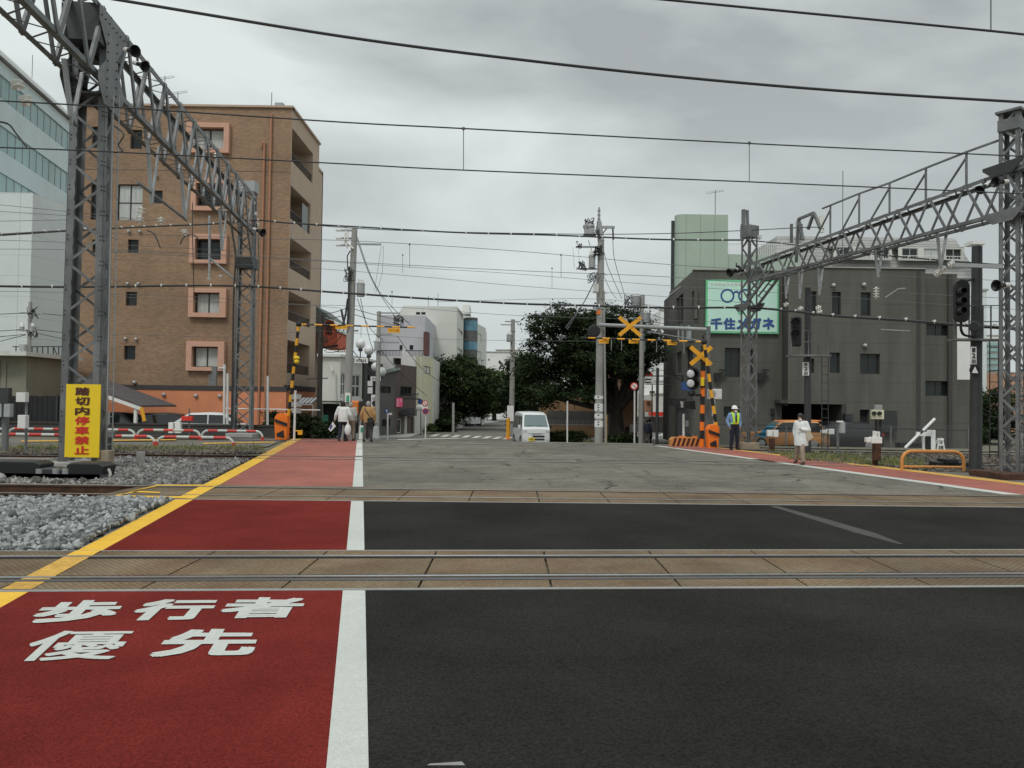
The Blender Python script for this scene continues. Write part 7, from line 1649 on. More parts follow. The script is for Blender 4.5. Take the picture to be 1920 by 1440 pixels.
t = thing('white_pipe', 'long white pipe leaning at an angle behind the orange guard rail', 'pipe', base(1700, 30.5)); mb = MB(); mb.tube(P(1697, 840, 30.6), P(1726, 811, 30.6), .055); mb.tube(P(1729, 809, 30.6), P(1753, 785, 30.6), .055); mb.build('pipe', 'sign_white', t); mb = MB(); mb.tube(P(1725, 812, 30.6), P(1730, 807, 30.6), .065); mb.build('clamp', 'steel_dark', t)
t = thing('step_ladder', 'small white stepladder standing by the white panel', 'stepladder', base(1763, 31)); mb = MB()
for s in (0, .35): mb.bar(P(1757, 846, 31)+Vector((0, s, 0)), P(1761, 822, 31)+Vector((0, s*.2, 0)), .045); mb.bar(P(1771, 846, 31)+Vector((0, s, 0)), P(1767, 822, 31)+Vector((0, s*.2, 0)), .045)
for y in (824, 834): mb.bar(P(1759, y, 31), P(1769, y, 31), .07)
mb.build('frame', 'sign_white', t)
t = thing('cable_trough', 'black cable junction boxes behind the orange guard rail', 'track machine', base(1790, 24)); mb = MB(); q0, q1 = P(1758, 860, 23.5), P(1822, 880, 23.5); mb.b6(q0.x, q1.x, 23.5, 24.0, 0, q0.z-.1); mb.b6(q0.x+.2, q0.x+.6, 23.4, 23.9, .1, q0.z); mb.build('case', 'black', t, bevel=.03)
t = thing('planter', 'low dark planter box against the grey building', 'planter', base(1700, 38)); mb = MB(); q = P(1706, 838, 38.5); mb.box(q, (1.2, .5, .4)); mb.build('box', 'black_matte', t)
# wire fence before the grey building
t = thing('wire_fence', 'thin wire fence with grey posts before the dark grey building', 'fence', base(1500, 35)); D = 35.2
for px_ in (1349, 1474, 1545, 1670, 1815): mb = MB(); mb.bar(base(px_, D), P(px_, 798, D), .06); mb.build('post', 'steel', t); mb = MB(); mb.tube(P(1349, 795, D), P(1545, 799, D), .022, n=5); mb.tube(P(1545, 801, D), P(1835, 807, D), .022, n=5)
mb.build('top_wire', 'wire', t); mb = MB()
for k in range(0, 200): x = 1349+k*2.4; mb.bar(P(x, 797, D), P(x+4, 843, D), .006)
o = mb.build('mesh_wire', 'wire_grey', t)
# signals
def ladderm(parent, px, y0, y1, d, w_=.24, m_='steel_dark'):
    mb = MB(); a, b = P(px, y0, d), P(px, y1, d); 
    for s in (-w_/2, w_/2): mb.tube(a+Vector((s, 0, 0)), b+Vector((s, 0, 0)), .016, n=5)
    n = int((a.z-b.z)/.32)
    for k in range(n): z = b.z+.2+k*.32; mb.tube((a.x-w_/2, a.y, z), (a.x+w_/2, a.y, z), .012, n=5)
    return mb.build('ladder', m_, parent)
D = 29; b = base(1514, D); t = thing('railway_signal', 'black two lamp railway signal with cage on a dark post before the garage', 'railway signal', b); mb = MB(); mb.tube(b, P(1515, 540, D), .13, .11, 12); mb.build('post', 'steel_dark', t)
mb = MB(); q0, q1 = P(1483, 594, D-.2), P(1501, 650, D-.2); mb.b6(q0.x, q1.x, D-.35, D-.15, q1.z, q0.z); h = mb.build('signal_head', 'black', t, bevel=.06)
for y in (604, 625): mb = MB(); mb.lathe(P(1491, y, D-.35), [(.17, 0), (.17, .22), (.15, .22), (.15, .02)], 14, (-.3, -1, -.1)); mb.build('hood', 'black', h)
mb = MB(); D_ = D-.3
for x in (1484, 1500, 1516, 1535, 1552): mb.bar(P(x, 620, D_), P(x, 666, D_), .035)
for y in (620, 641): mb.bar(P(1484, y, D_), P(1552, y, D_), .035)
mb.bar(P(1478, 667, D_), P(1554, 667, D_), .5, .07); mb.bar(P(1535, 628, D_), P(1543, 660, D_), .03); mb.build('cage', 'steel', t)
ladderm(t, 1547, 670, 842, D-.3)
q0, q1 = P(1505, 679, D-.2), P(1517, 704, D-.2); mb = MB(); mb.b6(q0.x, q1.x, D-.2, D-.17, q1.z, q0.z); s_ = mb.build('number_board', 'sign_white', t)
for i, ch in enumerate('本2出'): mb = MB(); yy = 680+i*8; put_text(mb, ch, P(1507.5, yy, D-.21), P(1514.5, yy, D-.21), P(1514.5, yy+6.6, D-.21), P(1507.5, yy+6.6, D-.21), bold=.03); mb.build('lettering', 'text_black', s_)
D = 21.2; b = base(1829, D); t = thing('railway_signal', 'tall black oval signal with railed platform on a dark pole at right', 'railway signal', b); mb = MB(); mb.tube(b, P(1832, 462, D), .16, .13, 14); mb.build('post', 'steel_dark', t)
cx, cy = P(1801, 565, D-.3).x, P(1801, 565, D-.3).z; mb = MB(); mb.prism([(cx+.2*math.cos(a)+0, D-.4, cy+(.38 if math.sin(a) > 0 else -.38)+.2*math.sin(a)) for a in [2*math.pi*k/28 for k in range(28)]], (0, .12, 0)); h = mb.build('signal_head', 'black', t)
for y in (547, 565, 583): mb = MB(); mb.lathe(P(1800, y, D-.42), [(.1, 0), (.1, .2), (.085, .2), (.085, .02)], 14, (0, -1, 0)); mb.build('hood', 'black', h)
mb = MB(); mb.path(smooth([P(1802, 605, D-.3), P(1802, 618, D-.3), P(1808, 628, D-.2), P(1824, 631, D-.1)]), .035); mb.bar(P(1807, 528, D-.2), P(1830, 523, D), .05); mb.build('bracket', 'black', t)
mb = MB()
for x in (1790, 1817, 1843, 1858, 1876): mb.bar(P(x, 572, D-.1), P(x, 637, D-.1), .03)
for y in (573, 603, 612): mb.bar(P(1817, y, D-.1), P(1876, y, D-.1), .025)
mb.bar(P(1784, 637, D-.1), P(1876, 638, D-.1), .4, .05); mb.build('platform', 'steel', t)
ladderm(t, 1864, 640, 860, D+.2)
mb = MB(); mb.lathe(P(1828, 614, D-.25), [(.1, 0), (.14, .15), (.12, .3)], 12, (-.7, -1, 0)); mb.build('lamp', 'black', t)
q0, q1 = P(1820, 650, D-.2), P(1831, 683, D-.2); mb = MB(); mb.b6(q0.x, q1.x, D-.2, D-.17, q1.z, q0.z); s_ = mb.build('number_board', 'sign_white', t)
for i, ch in enumerate('第2出'): mb = MB(); yy = 652+i*10.3; put_text(mb, ch, P(1822, yy, D-.21), P(1829.5, yy, D-.21), P(1829.5, yy+8.6, D-.21), P(1822, yy+8.6, D-.21), bold=.03); mb.build('lettering', 'text_black', s_)
c = P(1827, 694, D-.2); mb = MB(); mb.lathe(c, [(.14, 0), (.14, .015)], 20, (0, -1, 0)); s_ = mb.build('round_board', 'black', t); mb = MB(); mb.prism([(c.x-.085, D-.225, c.z-.08), (c.x+.085, D-.225, c.z-.08), (c.x, D-.225, c.z+.1)], (0, -.006, 0)); mb.build('triangle', 'sign_white', s_)
# street lamps with globes and shop street plates
def globe_lamp(label, px, d, g, plate):
    b = base(px, d); t = thing('street_lamp', label, 'street lamp', b, 'globe street lamps on the left pavement')
    for (x, y) in g:
        c = P(x, y, d); mb = MB(); mb.ell(c, .27, 16, 10); l = mb.build('globe', 'globe', t, smooth=True); mb = MB(); mb.lathe(c-Vector((0, 0, .42)), [(.06, 0), (.14, .06), (.1, .2)], 10); mb.build('collar', 'steel_dark', l)
    mb = MB(); zt_ = min(P(*q, d).z for q in g)-.4; mb.tube(b, (b.x, d, zt_), .07, n=10)
    for q in g: mb.path([Vector((b.x, d, zt_-.3)), Vector((P(*q, d).x, d, zt_-.1)), P(*q, d)-Vector((0, 0, .35))], .035)
    mb.build('pole', 'steel_dark', t)
    q0, q1 = P(plate[0], plate[1], d-.1), P(plate[2], plate[3], d-.1); mb = MB(); mb.b6(q0.x, q1.x, d-.12, d-.08, q1.z, q0.z); s_ = mb.build('name_plate', 'sign_white', t)
    mb = MB(); h_ = q0.z-q1.z; W = (q1.x-q0.x)*.78/5
    for i, ch in enumerate('本町商店会'): x0 = q0.x+(q1.x-q0.x)*.11+i*W; put_text(mb, ch, (x0+.01, d-.13, q0.z-h_*.22), (x0+W-.02, d-.13, q0.z-h_*.22), (x0+W-.02, d-.13, q1.z+h_*.2), (x0+.01, d-.13, q1.z+h_*.2), bold=.02)
    mb.build('lettering', 'text_black', s_)
globe_lamp('twin globe street lamp with a name plate beside the tall utility pole', 685, 43, ((676, 645), (692, 657)), (665, 671, 690, 681))
globe_lamp('farther twin globe street lamp with a smaller name plate', 706, 47, ((704, 688), (716, 697)), (695, 706, 714, 714))
t = thing('traffic_light', 'dark vertical traffic light behind the cream shop', 'traffic light', base(688, 50)); q0, q1 = P(682, 703, 50), P(693, 728, 50); mb = MB(); mb.b6(q0.x, q1.x, 50, 50.3, q1.z, q0.z); mb.build('housing', 'black', t, bevel=.03); mb = MB(); mb.lathe(P(686, 710, 49.98), [(.1, 0), (.1, .05)], 12, (0, -1, 0)); mb.build('lens', 'sign_white', t); mb = MB(); mb.tube(base(690, 50.2), P(690, 705, 50.2), .06); mb.build('pole', 'steel', t)
t = thing('notice_board', 'pale notice boards fixed above the tan jacketed man', 'sign', P(693, 727, 47.5)); mb = MB(); mb.box(P(694, 719, 47.5), (.3, .04, .32)); mb.box(P(694, 732, 47.5), (.3, .04, .38)); mb.build('board', 'sign_white', t); mb = MB(); mb.tube(base(690, 47.6), P(690, 715, 47.6), .04); mb.build('pole', 'steel_dark', t)
# round road signs
def roadsign(label, px, d, items, ytop):
    b = base(px, d); t = thing('road_sign', label, 'road sign', b); mb = MB(); mb.tube(b, P(px, ytop, d), .05, n=8); mb.build('post', 'white_plastic', t)
    for k, (kind_, x, y, r_, m1, m2) in enumerate(items):
        c = P(x, y, d-.08)
        if kind_ == 'o':
            mb = MB(); mb.lathe(c, [(r_, 0), (r_, .02)], 24, (0, -1, 0)); s_ = mb.build('sign_plate', m1, t); mb = MB(); mb.lathe(c-Vector((0, .022, 0)), [(r_*.74, 0), (r_*.74, .006)], 24, (0, -1, 0)); mb.build('sign_face', m2, s_)
            mb = MB(); mb.bar(c+Vector((-r_*.45, -.035, r_*.45)), c+Vector((r_*.45, -.035, -r_*.45)), .004, r_*.2); mb.build('mark', 'sign_red' if m2 != 'sign_red' else 'sign_white', s_)
        elif kind_ == 't': mb = MB(); mb.prism([c+Vector((-r_, 0, -r_*.7)), c+Vector((r_, 0, -r_*.7)), c+Vector((0, 0, r_))], (0, -.02, 0)); s_ = mb.build('sign_plate', m1, t); mb = MB(); mb.box(c+Vector((0, -.03, -r_*.1)), (r_*.3, .01, r_*.8)); mb.build('mark', m2, s_)
        else: mb = MB(); mb.box(c, (r_*2, .02, r_*.9)); mb.build('sign_plate', m1, t)
    return t
roadsign('pole with red ringed and blue no parking signs left of the street tree', 798, 53, (('o', 797, 756, .2, 'sign_red', 'sign_white'), ('b', 797, 765, .2, 'sign_white', ''), ('o', 798, 771, .21, 'sign_red', 'sign_blue')), 760)
roadsign('pole with small blue triangle sign and white plate', 727, 48, (('t', 725, 770, .2, 'sign_blue', 'sign_white'), ('b', 731, 776, .14, 'sign_white', '')), 772)
roadsign('post with a round red and white sign beside the salmon building', 1190, 45.5, (('o', 1189, 724, .22, 'sign_red', 'sign_white'),), 720)
t = thing('blue_sign', 'small round blue sign on the cream building', 'sign', P(788, 753, 58)); mb = MB(); mb.lathe(P(788, 753, 58), [(.2, 0), (.2, .03)], 20, (0, -1, 0)); mb.build('sign_plate', 'sign_blue', t); mb = MB(); mb.ell(P(787, 764, 58), (.28, .08, .22), 12, 8); mb.build('dish', 'white_wall', t); mb = MB(); mb.tube(base(789, 58.2), P(789, 750, 58.2), .03); mb.build('post', 'steel_dark', t)
t = thing('street_plate', 'grey blue direction sign hanging over the avenue', 'sign', P(943, 731, 70)); mb = MB(); mb.box(P(947, 728, 70), (.55, .04, .5)); mb.box(P(936, 731, 70), (.2, .04, .3)); mb.build('board', 'glass_teal', t); mb = MB(); mb.bar(P(934, 728, 70), P(958, 728, 70), .05); mb.build('arm', 'steel', t)
def pin(label, px, ytop, d, r_, m_, name='delineator_post', cap=None):
    b = base(px, d); t = thing(name, label, 'post', b); mb = MB(); mb.tube(b, P(px, ytop, d), r_, n=10); mb.build('post', m_, t)
    if cap: mb = MB(); mb.box(b+Vector((0, 0, .04)), (.3, .3, .08)); mb.build('foot', cap, t, bevel=.02)
    return t
pin('yellow delineator post by the road left of the van', 954, 783, 54, .09, 'stripe_yellow', cap='gate_orange'); pin('thinner yellow delineator post behind the first one', 951, 786, 56, .06, 'stripe_yellow', cap='gate_orange')
pin('white thin post rising from the hedge right of the van', 1064, 752, 47, .05, 'sign_white'); pin('yellow guy wire guard right of the cluttered pole', 1136, 778, 40, .07, 'stripe_yellow'); pin('pale post between the yellow guard and the tree trunk', 1141, 754, 52, .05, 'concrete_pole')
pin('grey street post left of the avenue trees', 850, 755, 64, .1, 'concrete_pole')
t = thing('green_net', 'green net frame beside the striped awning', 'net', base(609, 39.5)); mb = MB()
for k in range(7): mb.bar(base(605+k*1.6, 39.5), P(605+k*1.6, 778, 39.5), .03)
for k in range(5): mb.bar(P(604, 782+k*9, 39.5), P(616, 782+k*9, 39.5), .03)
mb.build('net', 'green_net', t)
t = thing('sandwich_board', 'white board with green mark between the walkers', 'sign', base(679, 38)); q0, q1 = P(673, 798, 38), P(685, 826, 38); mb = MB(); mb.prism([(q0.x, 38, q1.z-.1), (q1.x, 38, q1.z-.1), (q1.x, 38.15, q0.z), (q0.x, 38.15, q0.z)], (0, .06, 0)); mb.build('board', 'sign_white', t); mb = MB(); mb.box(P(679, 806, 37.95), (.14, .05, .26)); mb.build('mark', 'sign_green', t)
# ---------------------------------------------------------------- people
def solid(name, prims, m, parent, M, voxel=.016, smooth_it=3):
    """one continuous surface from tapered limbs and ellipsoids"""
    mb = MB()
    for p in prims:
        if p[0] == 'l':
            r = [(x, y, z, rx, ry) for x, y, z, rx, ry in p[1]]; n = 20; vs = [Vector((x+rx*math.cos(2*math.pi*i/n), y+ry*math.sin(2*math.pi*i/n), z)) for x, y, z, rx, ry in r for i in range(n)]
            mb.add(vs, [(k*n+i, k*n+(i+1) % n, (k+1)*n+(i+1) % n, (k+1)*n+i) for k in range(len(r)-1) for i in range(n)]+[tuple(range(n-1, -1, -1)), tuple(range((len(r)-1)*n, len(r)*n))])
        elif p[0] == 'c':
            _, a, b, r1, r2 = p; a, b = Vector(a), Vector(b); mb.tube(a, b, r1, r2, 14); mb.ell(a, r1, 14, 8); mb.ell(b, r2, 14, 8)
        else: mb.ell(p[1], p[2], 18, 12, p[3] if len(p) > 3 else None)
    mb.v = [tuple(M @ Vector(v)) for v in mb.v]
    me = bpy.data.meshes.new('tmp'); me.from_pydata(mb.v, [], mb.f); o = bpy.data.objects.new('tmp', me); C.objects.link(o)
    r = o.modifiers.new('r', 'REMESH'); r.mode = 'VOXEL'; r.voxel_size = voxel
    s = o.modifiers.new('s', 'SMOOTH'); s.iterations = smooth_it; s.factor = .5
    dg = bpy.context.evaluated_depsgraph_get(); dg.update(); n = bpy.data.meshes.new_from_object(o.evaluated_get(dg)); n.name = name
    bpy.data.objects.remove(o); n.materials.clear(); n.materials.append(MAT[m]); n.polygons.foreach_set('use_smooth', [True]*len(n.polygons))
    q = bpy.data.objects.new(name, n); C.objects.link(q); attach(q, parent); return q
def lerp(a, b, t): return Vector(a).lerp(Vector(b), t)
def person(label, loc, yaw, H, J, top, top_m, legs_m, shoe_m='shoe', hair=None, mask=False, coat=None, look=0, nod=0, sleeve=1.0, group=None, extra=None, wide=1.0):
    """J: joints at 1.70 m height; faces -y; x to the image right"""
    k = H/1.70; M = Matrix.Translation(Vector(loc)) @ Matrix.Rotation(yaw, 4, 'Z') @ Matrix.Scale(k, 4)
    t = thing('person', label, 'person', loc, group); V = {a: Vector(b) for a, b in J.items()}
    HR = Matrix.Rotation(look, 3, 'Z') @ Matrix.Rotation(nod, 3, 'X'); hc = V['head']; h = lambda x, y, z: hc+HR@Vector((x, y, z))
    pr = [('e', V['chest'], (.165*wide, .105, .19)), ('e', lerp(V['chest'], V['pelvis'], .5), (.14*wide, .10, .2)), ('e', V['pelvis'], (.165*wide, .115, .14)), ('c', lerp(V['chest'], V['neck'], .3), V['neck'], .07, .055), ('c', V['neck'], h(0, .01, -.05), .052, .055),
          ('e', h(0, .01, .03), (.076, .094, .098), HR), ('e', h(0, -.02, -.04), (.055, .07, .07), HR), ('c', h(0, -.085, .02), h(0, -.112, -.012), .010, .016), ('c', h(-.022, -.088, -.045), h(.022, -.088, -.045), .009, .009), ('e', h(0, -.072, -.09), (.022, .02, .016), HR)]
    for s in (-1, 1): pr += [('e', h(s*.078, .012, 0), (.012, .022, .034), HR), ('e', h(s*.03, -.082, .012), (.014, .012, .01), HR)]
    for s, S_ in ((-1, 'l'), (1, 'r')):
        sh, el, wr = V['sh'+S_], V['el'+S_], V['wr'+S_]; hp, kn, an, to = V['hp'+S_], V['kn'+S_], V['an'+S_], V['to'+S_]
        pr += [('c', sh, el, .052, .040), ('c', el, wr, .040, .027), ('c', hp, kn, .085, .055), ('c', kn, an, .055, .038), ('c', an+Vector((0, .02, -.03)), to, .038, .03)]
        # hand: palm, four fingers of unequal length and a side thumb
        d = (wr-el).normalized(); sd = d.cross(Vector((0, 1, 0))); sd = sd.normalized() if sd.length > .1 else Vector((1, 0, 0)); fw = sd.cross(d).normalized()
        if fw.y > 0: fw = -fw
        pc = wr+d*.055; pr += [('c', wr, pc, .026, .030), ('c', pc-fw*.018, pc+fw*.02, .022, .022)]
        for i, (o_, L) in enumerate(((-.030, .055), (-.010, .070), (.011, .074), (.031, .066))):
            r0 = pc+d*.02+fw*o_; m_ = r0+d*L*.55; e = m_+d*L*.4+sd*s*-.018; pr += [('c', r0, m_, .0095, .0088), ('c', m_, e, .0088, .0075)]
        pr += [('c', wr+d*.03+fw*.022, wr+d*.06+fw*.05, .012, .0095), ('c', wr+d*.06+fw*.05, wr+d*.09+fw*.055, .0095, .008)]
    body = solid('body', pr, 'skin', t, M, .0125, 2)
    # eyes and brows
    if not nod > 1:
        mb = MB()
        for s in (-1, 1): mb.ell(h(s*.03, -.091, .014), (.010, .006, .006), 8, 6)
        XF(mb, M).build('eye', 'black', t); mb = MB()
    cl = []
    for S_ in 'lr':
        hp, kn, an, to = V['hp'+S_], V['kn'+S_], V['an'+S_], V['to'+S_]; cl += [('c', hp+Vector((0, 0, .02)), kn, .108*wide, .080), ('c', kn, an+Vector((0, 0, .03)), .080, .066)]
    cl += [('e', V['pelvis'], (.185*wide, .135, .15))]; solid('trousers', cl, legs_m, t, M, .02)
    for S_ in 'lr':
        an, to = V['an'+S_], V['to'+S_]; solid('shoe', [('c', an+Vector((0, .03, -.035)), to, .05, .042), ('c', an+Vector((0, .01, .0)), an+Vector((0, .01, -.03)), .046, .05)], shoe_m, t, M, .014)
    tp = [('e', V['chest']+Vector((0, 0, .01)), (.20*wide, .135, .20)), ('c', lerp(V['chest'], V['neck'], .45)-Vector((.10, 0, 0)), lerp(V['chest'], V['neck'], .45)+Vector((.10, 0, 0)), .075, .075)]
    cx_ = (V['pelvis'].x+V['chest'].x)/2; cy_ = lerp(V['chest'], V['pelvis'], .6).y; tp.append(('l', [(cx_, cy_, top[-1][0]-.10, top[-1][1], top[-1][2])]+[(cx_, cy_, z, rx, ry) for z, rx, ry in top[::-1]]+[(V['chest'].x, V['chest'].y, 1.28, .19*wide, .135), (V['chest'].x, V['chest'].y, 1.38, .17*wide, .115)]))
    for S_ in 'lr':
        sh, el, wr = V['sh'+S_], V['el'+S_], V['wr'+S_]; tp += [('c', sh, el, .080, .066), ('c', el, lerp(el, wr, sleeve), .066, .052)]
        tp.append(('c', lerp(V['chest'], V['neck'], .5), sh, .08, .078))
    solid('coat' if coat else 'shirt', tp, top_m, t, M, .017, 7)
    if hair:
        hm, hl = hair; hp_ = [('e', h(0, .022, .05), (.092, .102, .088), HR), ('e', h(0, .055, .0), (.088, .07, .09), HR)]
        if hl > 0: hp_ += [('e', h(0, .05, -.05), (.085, .06, .05+hl), HR), ('e', h(-.07, .0, -.02), (.03, .05, .06+hl*.6), HR), ('e', h(.07, .0, -.02), (.03, .05, .06+hl*.6), HR)]
        solid('hair', hp_, hm, t, M, .015, 2)
    if mask: solid('mask', [('e', h(0, -.062, -.05), (.06, .058, .05), HR)], 'mask', t, M, .012)
    if extra: extra(t, M, V, h)
    return t
STAND = dict(head=(0, -.01, 1.58), neck=(0, .01, 1.46), chest=(0, 0, 1.26), pelvis=(0, 0, .96), shl=(-.185, 0, 1.40), shr=(.185, 0, 1.40), ell=(-.25, .04, 1.12), elr=(.25, .04, 1.12), wrl=(-.24, -.05, .90), wrr=(.24, -.05, .90),
             hpl=(-.09, 0, .93), hpr=(.09, 0, .93), knl=(-.11, -.02, .50), knr=(.11, -.02, .50), anl=(-.13, .02, .09), anr=(.13, .02, .09), tol=(-.15, -.14, .035), tor=(.15, -.14, .035))
def pose(**k): d = dict(STAND); d.update(k); return d
# guard
def guard_extra(t, M, V, h):
    mb = MB(); mb.lathe(h(0, .0, .055), [(.125, -.012), (.128, 0), (.118, .012), (.115, .05), (.09, .1), (.045, .13), (.0, .137)], 20); mb.v = mb.v; XF(mb, M).build('helmet', 'helmet', t, smooth=True)
    mb = MB(); mb.prism([h(-.1, -.1, .05), h(.1, -.1, .05), h(.07, -.165, .04), h(-.07, -.165, .04)], (0, 0, .012)); XF(mb, M).build('helmet_peak', 'helmet', t)
    for s in (-1, 1):
        pts = [Vector((s*.10, .10, 1.47)), Vector((s*.105, -.06, 1.47)), Vector((s*.10, -.135, 1.36)), Vector((s*.085, -.155, 1.2)), Vector((s*.075, -.15, 1.06))]
        mb = MB()
        for p, q in zip(pts, pts[1:]): mb.bar(p, q, .085, .02, up=(0, -1, .2))
        XF(mb, M).build('vest', 'vest_lime', t)
    solid('vest_belt', [('e', (0, 0, 1.045), (.185, .15, .045))], 'vest_lime', t, M, .014)
    mb = MB(); mb.prism([(-.018, -.145, 1.42), (.018, -.145, 1.42), (.03, -.165, 1.12), (0, -.168, 1.08), (-.03, -.165, 1.12)], (0, -.01, 0)); XF(mb, M).build('tie', 'navy', t)
    mb = MB(); mb.box((0, -.165, 1.06), (.1, .02, .05)); XF(mb, M).build('buckle', 'vest_orange', t)
gp = base(1377, 30.9); gp.z = .0
person('crossing guard in white helmet, lime vest and dark trousers beside the gantry foot', gp, R(8), 1.72, pose(ell=(-.27, .06, 1.14), elr=(.27, .06, 1.14), wrl=(-.22, -.03, .93), wrr=(.22, -.03, .93)), [(1.10, .165, .12)], 'shirt_blue', 'navy', 'black', hair=('hair_black', 0), mask=True, look=R(35), extra=guard_extra, sleeve=.9)
# walking woman
def woman_extra(t, M, V, h):
    mb = MB(); a = Vector((.17, -.10, .98)); pl = [a+Vector(q) for q in ((-.02, 0, .22), (.12, .0, .20), (.26, .02, -.08), (.10, .0, -.2), (0, .0, -.02))]; mb.prism(pl, (0, .05, 0)); XF(mb, M).build('tote_bag', 'tote', t, bevel=.02)
    mb = MB(); 
    for dx in (.0, .07): mb.path(smooth([a+Vector((dx, .0, .2)), Vector(V['elr'])+Vector((0, -.04, .05)), a+Vector((dx+.05, .03, .21))]), .008, 5)
    XF(mb, M).build('bag_strap', 'tote', t)
wp_ = G(1502, 871)
person('person walking in a long white tunic and beige trousers carrying a cream tote bag', wp_, R(-42), 1.56, pose(head=(-.01, -.05, 1.57), ell=(-.25, .05, 1.12), wrl=(-.21, .0, .90), elr=(.27, -.02, 1.14), wrr=(.08, -.20, 1.17), hpl=(-.09, 0, .93), hpr=(.09, 0, .93), knl=(-.15, .02, .50), anl=(-.25, .22, .14), tol=(-.29, .15, .035), knr=(.09, -.14, .51), anr=(.12, -.12, .09), tor=(.11, -.27, .035), shl=(-.16, 0, 1.385), shr=(.16, 0, 1.385)),
       [(1.10, .20, .16), (1.0, .22, .18), (.88, .23, .19), (.78, .235, .20), (.72, .23, .20)], 'shirt_white', 'trouser_beige', 'shoe', hair=('hair_black', .03), mask=True, coat=True, look=R(0), nod=R(28), extra=woman_extra, sleeve=.85)
# walkers seen from behind
def strap_extra(t, M, V, h):
    mb = MB(); mb.path(smooth([Vector((.10, -.05, 1.47)), Vector((.10, -.15, 1.38)), Vector((-.02, -.165, 1.15)), Vector((-.14, -.16, .96))]), .017, 6); mb.path(smooth([Vector((.10, -.05, 1.47)), Vector((.1, .13, 1.36)), Vector((-.04, .16, 1.15)), Vector((-.15, .10, .98))]), .017, 6); XF(mb, M).build('bag_strap', 'black', t)
    mb = MB(); mb.box((-.14, .19, .90), (.24, .08, .22)); XF(mb, M).build('shoulder_bag', 'black_matte', t, bevel=.02)
bp_ = base(690, 33.2); bp_.z = 0
tb_ = person('grey haired person from behind in a tan jacket with a black shoulder bag', bp_, R(180-4), 1.76, pose(head=(0, -.03, 1.56), ell=(-.28, .04, 1.14), elr=(.28, .04, 1.14), wrl=(-.27, -.03, .9), wrr=(.28, -.05, .9), knl=(-.10, -.12, .52), anl=(-.11, -.10, .09), tol=(-.12, -.25, .035), anr=(.12, .18, .12), knr=(.11, .02, .5), tor=(.12, .06, .035)), [(1.10, .20, .15), (.98, .21, .16), (.9, .20, .15)], 'jacket_tan', 'trouser_grey', 'black', hair=('hair_grey', 0), coat=True, wide=1.08, extra=strap_extra)
t = thing('carrier_bag', 'grey carrier bag held beside the tan jacketed person', 'bag', P(703, 806, 33.1)); mb = MB(); q = P(705, 810, 33.1); mb.prism([q+Vector(v) for v in ((-.12, 0, .25), (.1, 0, .25), (.16, 0, -.3), (-.16, 0, -.3))], (0, .12, 0)); mb.build('bag', 'grey_box', t, bevel=.03); mb = MB(); mb.path(smooth([q+Vector((-.08, .05, .25)), q+Vector((0, .05, .38)), q+Vector((.06, .05, .25))]), .012, 5); mb.build('handle', 'black', t)
bq = base(643, 33.4); bq.z = 0
def bag2(t, M, V, h):
    mb = MB(); mb.box((.15, -.16, 1.08), (.1, .1, .3)); XF(mb, M).build('shoulder_bag', 'black_matte', t, bevel=.02)
person('dark haired person from behind in a white shirt and dark trousers', bq, R(180), 1.74, pose(shl=(-.19, -.02, 1.38), head=(.02, -.05, 1.56), ell=(-.30, .0, 1.12), elr=(.30, .02, 1.12), wrl=(-.34, -.12, .92), wrr=(.36, -.1, .92), knl=(-.1, -.14, .52), anl=(-.06, -.12, .09), tol=(-.06, -.27, .035), knr=(.1, .04, .5), anr=(.11, .22, .14), tor=(.11, .12, .035)), [(1.12, .21, .16), (1.0, .22, .17), (.92, .21, .16)], 'shirt_white', 'navy', 'black', hair=('hair_black', .02), coat=False, extra=bag2)
t = thing('magazine', 'folded blue and white newspaper in the left hand of the white shirted person', 'newspaper', P(620, 800, 33.2)); mb = MB(); q = P(621, 800, 33.2); mb.prism([q+Vector(v) for v in ((.06, 0, .22), (.2, 0, .02), (-.02, 0, -.22), (-.12, 0, -.1))], (0, .03, 0)); mb.build('pages', 'bag_white', t); mb = MB(); mb.prism([q+Vector(v) for v in ((-.0, -.006, .1), (.06, -.006, .04), (-.02, -.006, -.12), (-.08, -.006, -.06))], (0, -.004, 0)); mb.build('printed_patch', 'sign_blue', t)
br_ = base(657, 34.0); br_.z = 0
person('person in a grey top half hidden behind the white shirted walker', br_, R(176), 1.70, pose(head=(0, -.03, 1.56), knl=(-.1, -.08, .52), knr=(.1, .03, .5), anr=(.11, .14, .1), tor=(.11, .02, .035)), [(1.10, .19, .15), (.98, .2, .15)], 'coat_grey', 'trouser_beige', 'shoe', hair=('hair_grey', 0), coat=True)
t = thing('plastic_bag', 'white plastic shopping bag hanging between the two left walkers', 'bag', P(652, 800, 33.6)); mb = MB(); q = P(652, 806, 33.3); mb.ell(q, (.15, .1, .25), 14, 8); mb.tube(q+Vector((0, 0, .2)), q+Vector((0, 0, .42)), .05, .02, 8); mb.build('bag', 'bag_white', t, smooth=True)
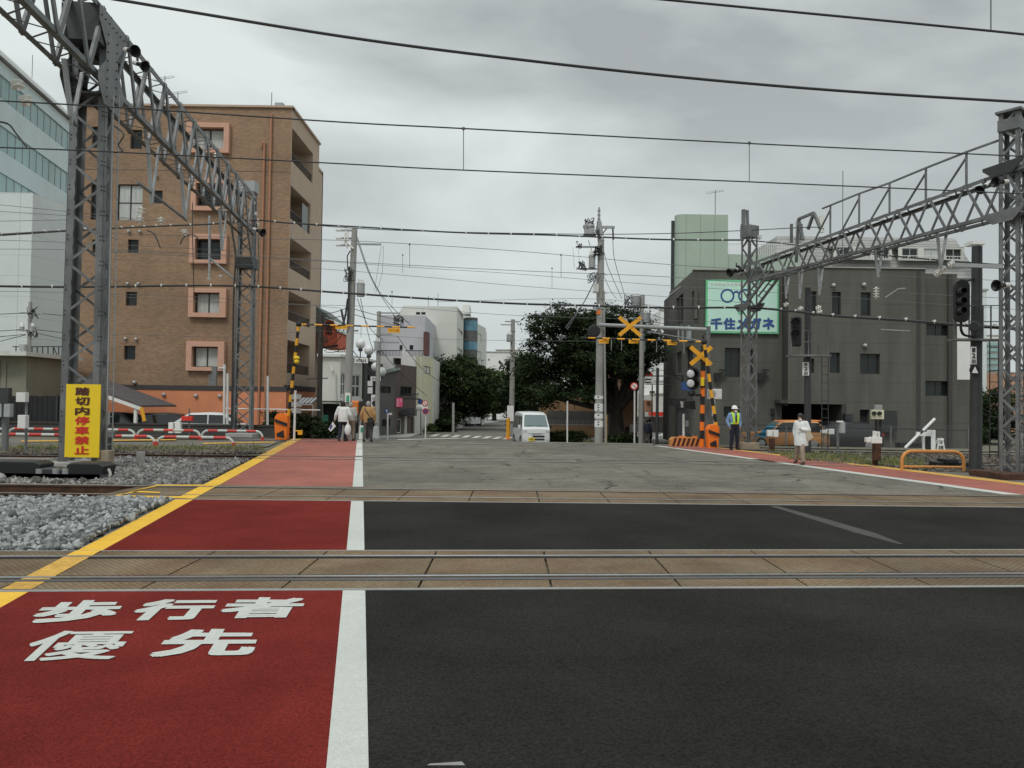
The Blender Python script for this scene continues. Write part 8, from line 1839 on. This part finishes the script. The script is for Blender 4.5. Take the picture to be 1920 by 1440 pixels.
# people in the side street
for i, (px, d, lab, tm, lm, H, hr, cap) in enumerate(((1206, 47.5, 'person with a white cap and dark clothes in the side street', 'black_matte', 'navy', 1.62, 'hair_black', True), (1213, 46, 'person in a black coat standing in the side street', 'navy', 'trouser_grey', 1.66, 'hair_black', False), (1188, 50, 'person in a pale grey hooded top beside the big tree', 'coat_grey', 'trouser_grey', 1.5, 'hair_grey', False), (1218, 52, 'person with a white bag behind the black coated one', 'shirt_white', 'navy', 1.6, 'hair_black', False))):
    def capf(t, M, V, h, c=cap):
        if c: mb = MB(); mb.ell(h(0, .01, .08), (.095, .105, .07), 14, 8); XF(mb, M).build('cap', 'shirt_white', t, smooth=True)
    b = base(px, d); b.z = gz(0, d)+.0; person(lab, b, R(160+20*i), H, pose(), [(1.10, .19, .15), (.98, .2, .15)], tm, lm, 'black', hair=(hr, 0), extra=capf)
t = thing('bicycle', 'dark bicycle standing beside the pale hooded person', 'bicycle', base(1181, 50)); mb = MB(); b = base(1181, 50); 
for dx in (-.5, .5):
    m2 = MB(); c = b+Vector((dx, 0, .34)); m2.path([c+Vector((.33*math.cos(a), 0, .33*math.sin(a))) for a in [2*math.pi*k/20 for k in range(21)]], .02, 6)
    for k in range(6): m2.tube(c, c+Vector((.33*math.cos(k), 0, .33*math.sin(k))), .005, n=4)
    m2.build('wheel', 'tyre', t)
mb.path([b+Vector(v) for v in ((-.5, 0, .34), (-.15, 0, .75), (.35, 0, .72), (0, 0, .3), (-.15, 0, .75))], .02, 6); mb.path([b+Vector(v) for v in ((.5, 0, .34), (.35, 0, .75), (.33, 0, .95))], .02, 6); mb.path([b+Vector(v) for v in ((-.5, 0, .34), (0, 0, .3))], .015, 6); mb.build('frame', 'steel_dark', t)
mb = MB(); mb.box(b+Vector((-.18, 0, .84)), (.24, .12, .07)); mb.build('saddle', 'black', t, bevel=.02); mb = MB(); mb.bar(b+Vector((.33, -.25, .97)), b+Vector((.33, .25, .97)), .03); mb.build('handlebar', 'steel_dark', t)
